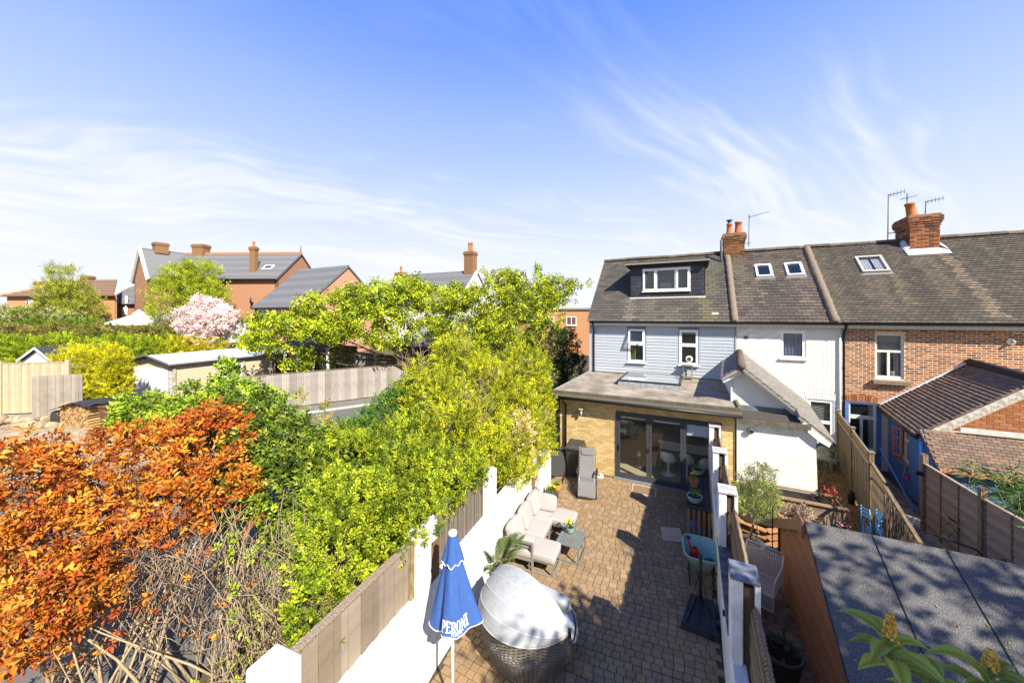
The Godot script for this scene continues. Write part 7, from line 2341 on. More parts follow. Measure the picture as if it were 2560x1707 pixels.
	foliage(o, "foliage", lump(P(-2.4, 0, 5.6), hed), 420, "broad", 0.16, [Color(0.26, 0.32, 0.02), Color(0.34, 0.36, 0.025), Color(0.12, 0.18, 0.012)], 0.6, 0.25, 0.4, 0.3)
	stems(o, P(-2.4, 0, 5.6), [[-2.6, 0, 5.0], [-2.5, 0, 5.8], [-2.3, 0, 6.6]], hed, 14, 0.025, tan_bark)
	# ---- tall yellow-green hedge
	var yel := [[-1.35, 2.65, 7.9, 0.75, 0.8, 0.7], [-0.65, 2.5, 9.2, 0.75, 0.8, 0.8], [-2.0, 3.1, 9.4, 0.95, 0.9, 0.9], [0.0, 2.5, 10.6, 0.85, 1.1, 0.9], [-1.2, 3.3, 11.2, 1.1, 1.0, 1.0], [0.7, 2.4, 12.2, 0.7, 1.3, 0.8], [0.35, 3.4, 12.6, 1.0, 1.0, 1.0], [-2.7, 2.9, 10.4, 0.85, 0.9, 0.8], [-0.6, 2.2, 8.3, 0.5, 0.6, 0.5], [0.4, 1.7, 11.0, 0.45, 0.7, 0.5], [1.05, 1.75, 12.3, 0.42, 0.8, 0.5], [-1.9, 4.0, 12.8, 1.0, 0.7, 1.0], [0.0, 1.6, 8.9, 0.32, 0.38, 0.35], [0.26, 1.55, 9.3, 0.3, 0.4, 0.35], [0.62, 1.55, 10.3, 0.32, 0.4, 0.4], [0.9, 1.5, 11.0, 0.3, 0.38, 0.4], [1.12, 1.45, 11.6, 0.28, 0.36, 0.35]]
	spikes(yel, 34, 0.34)
	o = shrub("golden_privet", "tall loose yellow-green privet hedge behind the white wall", -0.8, 10.0, yel, 13000, "fine", 0.2, [Color(0.36, 0.40, 0.014), Color(0.46, 0.48, 0.018), Color(0.22, 0.27, 0.012), Color(0.52, 0.51, 0.022), Color(0.10, 0.14, 0.01)], "hedge", "", 0.5, 0.35, 0.35)
	foliage(o, "foliage", lump(P(-0.8, 0, 10), yel), 900, "narrow", 0.24, [Color(0.36, 0.36, 0.02), Color(0.2, 0.22, 0.015), Color(0.3, 0.25, 0.03)], 0.7, 0.4, 0.5, 0.3)
	stems(o, P(-0.8, 0, 10), [[-1.6, 0, 8.6], [-0.8, 0, 9.8], [-0.3, 0, 11], [0.4, 0, 12.3]], yel, 26, 0.025, tan_bark)
	twigs(o, P(-0.8, 0, 10), yel, 300, 0.45, mat("twig_bark"))
	var dkt := [Color(0.07, 0.15, 0.025), Color(0.10, 0.20, 0.03), Color(0.05, 0.11, 0.02), Color(0.16, 0.27, 0.03)]
	o = shrub("dark_shrub", "bushy dark green shrub in front of the grey board fence", -3.3, 9.3, [[-3.3, 2.55, 9.3, 0.75, 0.8, 0.75], [-3.9, 2.2, 9.2, 0.5, 0.6, 0.5], [-2.9, 3.2, 9.6, 0.5, 0.5, 0.5]], 1900, "fine", 0.2, dkt, "shrub", "", 0.45, 0.4)
	stems(o, P(-3.3, 0, 9.3), [[-3.3, 0, 9.3]], [[-3.3, 2.5, 9.3, 0.6, 0.5, 0.6]], 6, 0.03, tan_bark)
	# thin shoots standing before the grey fence
	for q in [[-5.3, 8.9, 3.6, "thin leafy shoot in front of the grey board fence"], [-6.15, 8.7, 3.7, "taller reddish-green leafy shoot in front of the grey board fence"], [-4.75, 9.0, 3.3, "short leafy shoot beside the dark green shrub"]]:
		var b := P(q[0], 0, q[1])
		var s := thing("young_shoot", q[3], "plant", Transform3D(Basis(), b), "young shoots before the grey fence")
		tube(s, "stem", [Vector3.ZERO, Vector3(0.03, q[2] * 0.5, 0), Vector3(-0.02, q[2], 0.02)], [0.014, 0.01, 0.004], tan_bark, 6)
		foliage(s, "foliage", [[Vector3(0, q[2] * 0.86, 0), Vector3(0.12, q[2] * 0.16, 0.12)]], 70, "broad", 0.13, [Color(0.3, 0.36, 0.03), Color(0.22, 0.3, 0.03), Color(0.35, 0.25, 0.05)], 0.7, 0.3)
	# pale variegated pieris
	o = shrub("pieris", "creamy white and pink variegated shrub leaning over the white wall", 0.12, 9.75, [[0.16, 2.15, 9.75, 0.3, 0.75, 0.34], [0.2, 1.6, 9.6, 0.28, 0.4, 0.3]], 620, "narrow", 0.22, [Color(0.72, 0.60, 0.30), Color(0.78, 0.68, 0.42), Color(0.55, 0.45, 0.15), Color(0.7, 0.45, 0.22), Color(0.35, 0.35, 0.06)], "shrub", "", 0.6, 0.5)
	tube(o, "stem", [Vector3(0, 0, 0), Vector3(0.05, 1.2, 0), Vector3(0.05, 2.4, 0)], [0.03, 0.022, 0.008], tan_bark, 7)
	cherry_trees(dark_bark)
	# ivy-dark tree behind the house corner
	o = shrub("ivy_tree", "dark ivy-clad tree close behind the boarded house", 2.9, 20.6, [[2.9, 3.4, 20.6, 0.9, 1.5, 0.9], [3.5, 1.8, 20.2, 0.7, 1.5, 0.8], [2.2, 2.0, 20.4, 0.8, 1.6, 0.8]], 1500, "fine", 0.34, [Color(0.035, 0.065, 0.015), Color(0.05, 0.085, 0.02), Color(0.025, 0.045, 0.012)], "tree", "", 0.45, 0.3)
	tube(o, "trunk", [Vector3.ZERO, Vector3(0, 2.4, 0), Vector3(0.1, 4.4, 0)], [0.14, 0.1, 0.03], dark_bark, 8)
	palm()
	bamboo()
	loquat()
	garden_greens(tan_bark)
	shade_tree(dark_bark)

func push_back(list: Array, k: float) -> Array:   # the same masses farther off and larger
	var r := []
	for q in list:
		r.append([q[0] * k, EYE + (q[1] - EYE) * k, q[2] * k, q[3] * k, q[4] * k, q[5] * k])
	return r

func cherry_trees(bark: Material) -> void:
	var tn := [Color(0.27, 0.36, 0.016), Color(0.35, 0.43, 0.02), Color(0.18, 0.25, 0.014), Color(0.43, 0.47, 0.022), Color(0.09, 0.14, 0.01)]
	var a := [[-10.2, 5.1, 16.5, 1.5, 0.45, 1.4], [-8.4, 5.85, 16.8, 1.5, 0.5, 1.5], [-6.6, 6.4, 16.5, 1.5, 0.5, 1.5], [-8.2, 4.75, 15.8, 1.5, 0.4, 1.2], [-6.2, 5.5, 15.8, 1.4, 0.5, 1.3], [-11.0, 4.2, 16.2, 0.9, 0.35, 0.9], [-5.2, 6.8, 17.0, 1.2, 0.45, 1.2], [-9.6, 3.6, 16.0, 0.7, 0.4, 0.6], [-5.6, 4.5, 15.6, 0.9, 0.35, 0.9]]
	a = push_back(a, 1.5)
	var base := P(-6.5, 0, 24.6)
	var o := thing("cherry_tree", "spreading bright green cherry tree reaching over the grey fence", "tree", Transform3D(Basis(), base))
	foliage(o, "crown", lump(base, a), 3800, "drooping", 0.5, tn, 0.35, 0.5, 0.5, 0.4, -0.16)
	var f := Vector3(-0.15, 2.2, 0.1)
	tube(o, "trunk", [Vector3.ZERO, Vector3(0.08, 1.5, 0), Vector3(0.0, 2.6, 0.05), f], [0.24, 0.19, 0.18, 0.16], bark, 10)
	for q in a:
		var e := P(q[0], q[1] - 0.1, q[2]) - base
		var m := f.lerp(e, 0.45) + Vector3(0, -0.35 + rng.randf_range(-0.1, 0.2), rng.randf_range(-0.2, 0.2))
		tube(o, "limb", [f - Vector3(0, 0.15, 0), f.lerp(m, 0.5) + Vector3(0, 0.12, 0), m, m.lerp(e, 0.5) + Vector3(0, 0.1, 0), e], [0.11, 0.085, 0.065, 0.04, 0.015], bark, 7)
		for k in 4:
			var s := m.lerp(e, 0.3 + k * 0.2)
			tube(o, "branch", [s, s + Vector3(rng.randf_range(-0.7, 0.7), rng.randf_range(-0.1, 0.5), rng.randf_range(-0.7, 0.7)), s + Vector3(rng.randf_range(-1.2, 1.2), rng.randf_range(0.0, 0.6), rng.randf_range(-1.0, 1.0))], [0.03, 0.02, 0.006], bark, 5)
	var b := [[-3.3, 6.2, 17.0, 1.5, 0.65, 1.4], [-1.2, 6.1, 16.5, 1.6, 0.7, 1.5], [0.9, 6.3, 16.5, 1.5, 0.75, 1.4], [2.2, 6.85, 17.0, 0.9, 0.4, 0.8], [-2.3, 4.9, 15.8, 1.5, 0.6, 1.3], [0.2, 4.9, 15.5, 1.5, 0.8, 1.3], [1.6, 4.4, 15.2, 0.8, 0.8, 0.8], [-0.4, 7.2, 17.0, 0.9, 0.35, 1.0], [1.3, 7.5, 17.0, 0.16, 0.55, 0.16], [-3.9, 4.9, 16.2, 0.9, 0.4, 0.8], [3.0, 7.0, 17.2, 0.6, 0.15, 0.4]]
	b = push_back(b, 1.5)
	base = P(-3.4, 0, 25.3)
	o = thing("cherry_tree", "second leafy cherry tree crowding towards the boarded house", "tree", Transform3D(Basis(), base))
	foliage(o, "crown", lump(base, b), 4600, "drooping", 0.46, [Color(0.27, 0.34, 0.015), Color(0.35, 0.42, 0.018), Color(0.17, 0.23, 0.013), Color(0.42, 0.45, 0.02), Color(0.09, 0.12, 0.01)], 0.4, 0.5, 0.5, 0.4, -0.18)
	f = Vector3(0.15, 2.7, 0.1)
	tube(o, "trunk", [Vector3.ZERO, Vector3(-0.06, 1.6, 0), Vector3(0.05, 2.9, 0.05), f], [0.22, 0.18, 0.16, 0.14], bark, 10)
	for q in b:
		var e := P(q[0], q[1] - 0.1, q[2]) - base
		var m := f.lerp(e, 0.5) + Vector3(0, rng.randf_range(-0.2, 0.2), rng.randf_range(-0.2, 0.2))
		tube(o, "limb", [f - Vector3(0, 0.15, 0), f.lerp(m, 0.5) + Vector3(0.05, 0.1, 0), m, m.lerp(e, 0.5), e], [0.1, 0.075, 0.055, 0.035, 0.012], bark, 7)
		for k in 3:
			var s := m.lerp(e, 0.3 + k * 0.25)
			tube(o, "branch", [s, s + Vector3(rng.randf_range(-0.6, 0.6), rng.randf_range(-0.1, 0.5), rng.randf_range(-0.6, 0.6)), s + Vector3(rng.randf_range(-1.0, 1.0), rng.randf_range(0.0, 0.7), rng.randf_range(-0.9, 0.9))], [0.026, 0.018, 0.006], bark, 5)

func frond(o: Node3D, a: Vector3, dir: Vector3, l: float, m: Material, mr: Material) -> void:
	var pts := []
	for i in 9:
		var t := i / 8.0
		pts.append(a + dir * l * t + Vector3(0, 0.55 * l * t - 0.75 * l * t * t, 0))
	tube(o, "frond_rib", pts, [0.008, 0.006, 0.005, 0.004, 0.003], mr, 5)
	var st := begin()
	var side := dir.cross(Vector3.UP).normalized()
	for i in 34:
		var t := 0.15 + 0.83 * i / 33.0
		var k := t * 8.0
		var p: Vector3 = pts[int(minf(k, 7))].lerp(pts[mini(int(k) + 1, 8)], k - int(minf(k, 7)))
		for s in [-1.0, 1.0]:
			var d: Vector3 = (side * s * 0.8 + dir * 0.65 + Vector3(0, -0.1 + rng.randf_range(-0.15, 0.15), 0)).normalized()
			var ll := l * 0.3 * sin(PI * minf(1.0, t * 0.85 + 0.18))
			leaf_in(st, Transform3D(facing(d, rng.randf_range(-0.4, 0.4)), p), ll, ll * 0.09, 0.12)
	part(o, "frond", done(st), m)

func palm() -> void:
	var base := P(-0.28, 0, 7.35)
	var o := thing("palm", "feathery green palm in a pot between the daybed and white wall", "palm", Transform3D(Basis(), base))
	lathe(o, "pot", [[0.001, 0], [0.13, 0], [0.17, 0.26], [0.185, 0.26], [0.185, 0.3], [0.15, 0.3], [0.14, 0.2]], mat("tub_black", Color(0.05, 0.055, 0.06), 0.5), Vector3.ZERO, 20)
	var m := mat("palm_leaf", Color(0.075, 0.115, 0.035), 0.4)
	m.backlight_enabled = true
	m.backlight = Color(0.4, 0.4, 0.25)
	for k in 11:
		var an := k * 2.4
		var out := Vector3(cos(an), 0, sin(an))
		frond(o, Vector3(0, 0.28, 0) + out * 0.04, (out * rng.randf_range(0.45, 0.95) + Vector3(0, rng.randf_range(0.5, 1.0), 0)).normalized(), rng.randf_range(0.65, 0.95), m, mat("palm_rib", Color(0.13, 0.16, 0.04), 0.5))

func bamboo() -> void:
	var o := thing("bamboo", "bushy bamboo with long dark green leaves behind the lap fence", "bamboo", T(11.3, 0, 5.8))
	var cm := mat("bamboo_cane", Color(0.26, 0.24, 0.07), 0.5)
	var xs := []
	var cs := []
	for k in 46:
		var a := Vector3(rng.randf_range(-1.0, 1.6), 0, rng.randf_range(-1.2, 1.6))
		var h := rng.randf_range(1.5, 2.25)
		var lean := Vector3(rng.randf_range(-0.6, 0.4), 0, rng.randf_range(-0.4, 0.5))
		var pts := [a, a + lean * 0.25 + Vector3(0, h * 0.5, 0), a + lean * 0.6 + Vector3(0, h * 0.8, 0), a + lean * 1.1 + Vector3(0, h, 0)]
		tube(o, "cane", pts, [0.014, 0.012, 0.008, 0.004], cm, 6)
		for i in 90:
			var t := rng.randf_range(0.9, 3.0)
			var p: Vector3 = pts[int(minf(t, 2))].lerp(pts[int(minf(t, 2)) + 1], t - int(minf(t, 2)))
			var d := Vector3(rng.randfn(), rng.randf_range(-0.7, 0.5), rng.randfn()).normalized()
			xs.append(Transform3D(facing(d, rng.randf() * TAU).scaled(Vector3.ONE * rng.randf_range(0.16, 0.3)), p + d * rng.randf_range(0.0, 0.18)))
			var v := rng.randf_range(0.6, 1.4)
			cs.append(Color(0.07 * v, 0.13 * v, 0.03 * v))
	stuff(scatter(o, "foliage", leaf_mesh(0.13), xs, cs, leaf_mat("leaf_bamboo", 0.4, 0.45)))
	foliage(o, "foliage", [[Vector3(-0.2, 0.7, 0.1), Vector3(1.0, 0.5, 1.0)]], 160, "narrow", 0.4, [Color(0.05, 0.09, 0.02), Color(0.3, 0.38, 0.04)], 0.4)

# big-leaved flowering plant rising close by, beyond the sill
func loquat() -> void:
	var base := P(3.45, 0, 2.75)
	var o := thing("big_leaved_shrub", "tall shrub with strap-shaped leaves and golden flower spikes in front of the shed", "shrub", Transform3D(Basis(), base))
	var m := mat("strap_leaf", Color(0.16, 0.27, 0.05), 0.35)
	m.backlight_enabled = true
	m.backlight = Color(0.6, 0.6, 0.35)
	var bark := mat("green_stem", Color(0.18, 0.24, 0.06), 0.7)
	var heads := [[-0.42, 2.92, -0.1, 1.0], [-0.2, 2.72, 0.05, 0.0], [0.25, 2.78, 0.0, 0.7], [0.55, 2.74, 0.1, 0.9], [-0.32, 2.62, 0.25, 1.0], [0.1, 2.62, 0.3, 0.0]]
	for q in heads:
		var top := Vector3(q[0], q[1], q[2])
		tube(o, "stem", [Vector3(q[0] * 0.3, 0, q[2] * 0.3), Vector3(q[0] * 0.6, 1.5, q[2] * 0.6), top], [0.025, 0.02, 0.01], bark, 7)
		for k in 12:
			var an: float = k * 2.4 + q[0] * 5.0
			var out := Vector3(cos(an), 0, sin(an))
			var l := rng.randf_range(0.24, 0.4)
			var st := begin(true)
			var pts := []
			for i in 8:
				var t := i / 7.0
				pts.append(out * l * t * 0.9 + Vector3(0, l * (0.75 * t - 0.75 * t * t), 0))
			var side := out.cross(Vector3.UP)
			for i in 7:
				var wa := 0.17 * l * sin(PI * (0.08 + 0.92 * i / 7.0))
				var wb := 0.17 * l * sin(PI * (0.08 + 0.92 * (i + 1) / 7.0)) if i < 6 else 0.0
				for s in [-1.0, 1.0]:
					quad(st, pts[i], pts[i + 1], pts[i + 1] + side * s * wb + Vector3(0, wb * 0.35, 0), pts[i] + side * s * wa + Vector3(0, wa * 0.35, 0))
			part(o, "leaf", done(st), tinted(m, [Color(0.15, 0.25, 0.05), Color(0.26, 0.36, 0.06), Color(0.10, 0.18, 0.045)][k % 3]), Transform3D(Basis(), top - Vector3(0, 0.03 + 0.02 * k, 0)))
		if q[3] > 0.5:
			var xs := []
			var cs := []
			for i in 150:
				var y := rng.randf()
				var an := rng.randf() * TAU
				var r := 0.035 * (1.0 - y * 0.75) + 0.008
				xs.append(Transform3D(Basis.from_euler(Vector3(rng.randf() * 6, rng.randf() * 6, 0)).scaled(Vector3.ONE * rng.randf_range(0.010, 0.018)), top + Vector3(cos(an) * r, y * 0.2 * q[3], sin(an) * r)))
				var v := rng.randf_range(0.6, 1.3)
				cs.append(Color(0.62 * v, 0.38 * v, 0.07 * v))
			stuff(scatter(o, "flower_spike", unit_soft(), xs, cs, vcol(mat("spike_flower", Color.WHITE, 0.9))))

func garden_greens(bark: Material) -> void:
	var o := thing("euonymus", "bright lime leafy bush growing in the plank planter", "shrub", T(5.85, 0.45, 6.45))
	foliage(o, "foliage", [[Vector3(-0.15, 0.32, 0.1), Vector3(0.34, 0.3, 0.3)], [Vector3(0.25, 0.4, -0.1), Vector3(0.3, 0.34, 0.3)]], 420, "fine", 0.16, [Color(0.30, 0.44, 0.04), Color(0.4, 0.5, 0.05), Color(0.2, 0.32, 0.03)], 0.5)
	tube(o, "stem", [Vector3.ZERO, Vector3(0.02, 0.5, 0)], [0.015, 0.006], bark, 6)
	o = thing("dried_lavender", "dry pinkish grey bush beside the raised bed", "shrub", T(6.75, 0, 6.15))
	foliage(o, "foliage", [[Vector3(0, 0.3, 0), Vector3(0.42, 0.3, 0.36)]], 260, "narrow", 0.2, [Color(0.40, 0.30, 0.24), Color(0.5, 0.4, 0.3), Color(0.3, 0.22, 0.18)], 0.7)
	tube(o, "stem", [Vector3.ZERO, Vector3(0.02, 0.4, 0)], [0.015, 0.006], bark, 6)
	o = thing("ground_herbs", "low green herbs at the foot of the pillared wall", "plants", T(5.35, 0.0, 7.3))
	foliage(o, "foliage", [[Vector3(0, 0.12, 0), Vector3(0.22, 0.14, 0.4)]], 130, "fine", 0.14, [Color(0.2, 0.3, 0.04), Color(0.12, 0.2, 0.03)], 0.6)
	o = thing("red_rose", "spindly rose with dark red leaves at the end of the raised bed", "shrub", T(7.7, 0, 5.55))
	tube(o, "stem", [Vector3.ZERO, Vector3(-0.03, 0.5, 0), Vector3(-0.08, 0.95, 0)], [0.01, 0.008, 0.004], bark, 5)
	foliage(o, "foliage", [[Vector3(-0.06, 0.85, 0), Vector3(0.2, 0.2, 0.16)]], 26, "broad", 0.13, [Color(0.25, 0.04, 0.03), Color(0.3, 0.1, 0.03)], 0.5)

# tree standing behind the lens, whose crown throws the dappled shade on shed and paving
func shade_tree(bark: Material) -> void:
	var base := P(8.2, 0, -4.2)
	var o := thing("shade_tree", "garden tree whose crown dapples the shed roof with shade", "tree", Transform3D(Basis(), base))
	var ls := [[6.3, 7.3, -3.4, 2.3, 1.5, 2.2], [9.4, 7.7, -2.9, 2.8, 1.8, 2.2], [4.3, 6.8, -4.3, 1.5, 1.2, 1.4], [12.0, 7.3, -3.2, 2.2, 1.6, 2.0]]
	foliage(o, "crown", lump(base, ls), 1100, "drooping", 0.5, [Color(0.16, 0.25, 0.03), Color(0.22, 0.32, 0.03)], 0.4, 0.5, 0.5, 0.55, -0.05)
	foliage(o, "crown", lump(base, [[6.1, 7.3, -3.3, 1.9, 1.3, 1.9], [5.0, 6.9, -3.7, 1.3, 1.1, 1.3]]), 1500, "drooping", 0.5, [Color(0.16, 0.25, 0.03), Color(0.22, 0.32, 0.03)], 0.4, 0.4)
	tube(o, "trunk", [Vector3.ZERO, Vector3(0.1, 2.5, 0), Vector3(0, 5, 0)], [0.25, 0.2, 0.15], bark, 10)
	for q in ls:
		var e := P(q[0], q[1], q[2]) - base
		tube(o, "limb", [Vector3(0, 4.6, 0), Vector3(0, 4.6, 0).lerp(e, 0.5) + Vector3(0, 0.3, 0), e], [0.12, 0.08, 0.03], bark, 7)

# ================================================================ beyond the lane
func frame_at(x: float, z: float, y: float, turn: float) -> Transform3D:   # turn in degrees as the terrace's 27
	return Transform3D(Basis(Vector3.UP, deg_to_rad(-turn)), P(x, y, z))

func rear_fence_boards(o: Node3D, l: float, h: float, bw: float, base: StandardMaterial3D, tones: Array) -> void:
	vboards(o, 0.0, l, 0.06, h, 0.0, bw, 0.018, base, tones, 0.006)

func left_middle() -> void:
	var grey := mat("silver_wood", Color(0.42, 0.38, 0.36), 0.92, "weathered", Vector3(4, 0.35, 4))
	var gt := [Color(0.66, 0.62, 0.60), Color(0.56, 0.52, 0.50), Color(0.72, 0.68, 0.65), Color(0.48, 0.44, 0.42), Color(0.60, 0.55, 0.52)]
	# grey board fence along the footway
	var d := Vector3(0.812, 0, -0.584)
	var f0 := P(-14.7, 0.1, 19.7) - d * 1.0
	var o := thing("grey_fence", "long silvered board fence along the footway beneath the cherry tree", "fence", Transform3D(Basis(d, Vector3.UP, d.cross(Vector3.UP)), f0))
	rear_fence_boards(o, 11.6, 2.02, 0.125, grey, gt)
	box(o, "capping", Vector3(11.6, 0.04, 0.1), Vector3(5.8, 2.06, 0.0), tinted(grey, Color(0.42, 0.33, 0.22)))
	for k in 6:
		box(o, "post", Vector3(0.1, 2.0, 0.1), Vector3(0.1 + k * 2.25, 1.0, -0.08), tinted(grey, gt[3]))
	# shorter pale fence inside the garden behind
	var o2 := thing("pale_fence", "short pale board fence in the garden behind the grey fence", "fence", frame_at(-14.6, 27.0, 0.4, 10))
	rear_fence_boards(o2, 4.6, 2.3, 0.14, grey, [Color(0.62, 0.58, 0.52), Color(0.56, 0.52, 0.47), Color(0.66, 0.62, 0.57)])
	box(o2, "capping", Vector3(4.6, 0.04, 0.08), Vector3(2.3, 2.34, 0), tinted(grey, gt[2]))
	garage()
	# tall gate of new boards
	var nw := mat("new_boards", Color(0.55, 0.38, 0.2), 0.9, "grain", Vector3(4, 0.5, 4))
	var nt := [Color(0.60, 0.47, 0.31), Color(0.54, 0.42, 0.27), Color(0.64, 0.52, 0.36), Color(0.57, 0.43, 0.28)]
	var g := thing("board_gate", "tall honey-coloured board gate beside the golden hedge", "gate", frame_at(-26.6, 17.6, 0.5, -12))
	vboards(g, 0.0, 3.7, 0.1, 2.6, 0.0, 0.13, 0.02, nw, nt)
	for x in [1.02, 3.75]:
		box(g, "post", Vector3(0.16, 2.75, 0.14), Vector3(x, 1.37, 0.02), tinted(nw, nt[2]))
	box(g, "rail", Vector3(3.7, 0.05, 0.08), Vector3(1.85, 2.62, 0.0), tinted(nw, nt[1]))
	tube(g, "latch_ring", [Vector3(0.75, 2.25, 0.05), Vector3(0.86, 2.3, 0.06), Vector3(0.92, 2.22, 0.06), Vector3(0.86, 2.14, 0.06), Vector3(0.75, 2.2, 0.05)], [0.015], mat("tube_black", Color(0.02, 0.02, 0.02), 0.35), 5)
	var g2 := thing("side_fence", "weathered pale board fence joining the gate to the woodstore", "fence", frame_at(-22.75, 16.85, 0.5, -25))
	vboards(g2, 0.0, 1.7, 0.1, 2.15, 0.0, 0.13, 0.02, grey, [Color(0.58, 0.53, 0.46), Color(0.52, 0.47, 0.40), Color(0.62, 0.57, 0.5)])
	woodstore()
	rubble()
	# small shed roof behind the gate
	var s := thing("blue_shed", "small pale blue shed with grey roof behind the board gate", "shed", frame_at(-30.1, 22.6, 0.8, 12))
	part(s, "gable", prism([Vector2(-1.4, 0), Vector2(1.4, 0), Vector2(1.4, 1.9), Vector2(0, 2.62), Vector2(-1.4, 1.9)], -2.6, 0.0), mat("pale_blue_board", Color(0.5, 0.58, 0.7), 0.6, "soft", Vector3(0.5, 5, 5)))
	for e in [-1.0, 1.0]:
		var a := Vector3(1.65 * e, 1.82, 0.15)
		var b := Vector3(0, 2.70, 0.15)
		part(s, "roof", slab(a, b, b - Vector3(0, 0, 3), a - Vector3(0, 0, 3), 0.05) if e < 0 else slab(b, a, a - Vector3(0, 0, 3), b - Vector3(0, 0, 3), 0.05), mat("felt_dark", Color(0.1, 0.105, 0.12), 0.95, "speck", Vector3.ONE * 2.0))
		beam(s, "bargeboard", a + Vector3(0, -0.03, 0.03), b + Vector3(0, -0.03, 0.03), 0.13, 0.03, mat("barge_blue", Color(0.62, 0.70, 0.8), 0.5))
	# parasol in a far garden
	var p := thing("white_parasol", "large white square parasol in a garden behind the hedges", "parasol", frame_at(-36.2, 34.5, 2.6, 20))
	var st := begin()
	for k in 4:
		var a0 := TAU * k / 4.0 + 0.78
		var a1 := TAU * (k + 1) / 4.0 + 0.78
		for v in [Vector3(0, 3.2, 0), Vector3(cos(a1) * 2.4, 2.25, sin(a1) * 2.4), Vector3(cos(a0) * 2.4, 2.25, sin(a0) * 2.4)]:
			st.add_vertex(v)
		quad(st, Vector3(cos(a0) * 2.4, 2.25, sin(a0) * 2.4), Vector3(cos(a1) * 2.4, 2.25, sin(a1) * 2.4), Vector3(cos(a1) * 2.42, 2.05, sin(a1) * 2.42), Vector3(cos(a0) * 2.42, 2.05, sin(a0) * 2.42))
	part(p, "canopy", done(st), mat("canvas_white", Color(0.82, 0.82, 0.80), 0.9))
	var cap := begin()
	for k in 4:
		var a0 := TAU * k / 4.0 + 0.78
		var a1 := TAU * (k + 1) / 4.0 + 0.78
		for v in [Vector3(0, 3.55, 0), Vector3(cos(a1) * 0.5, 3.12, sin(a1) * 0.5), Vector3(cos(a0) * 0.5, 3.12, sin(a0) * 0.5)]:
			cap.add_vertex(v)
	part(p, "vent_cap", done(cap), mat("canvas_white"))
	tube(p, "pole", [Vector3.ZERO, Vector3(0, 3.5, 0)], [0.04], mat("grey_wood", Color(0.25, 0.235, 0.21), 0.9, "grain", Vector3(2, 9, 9)), 8)
	far_green()

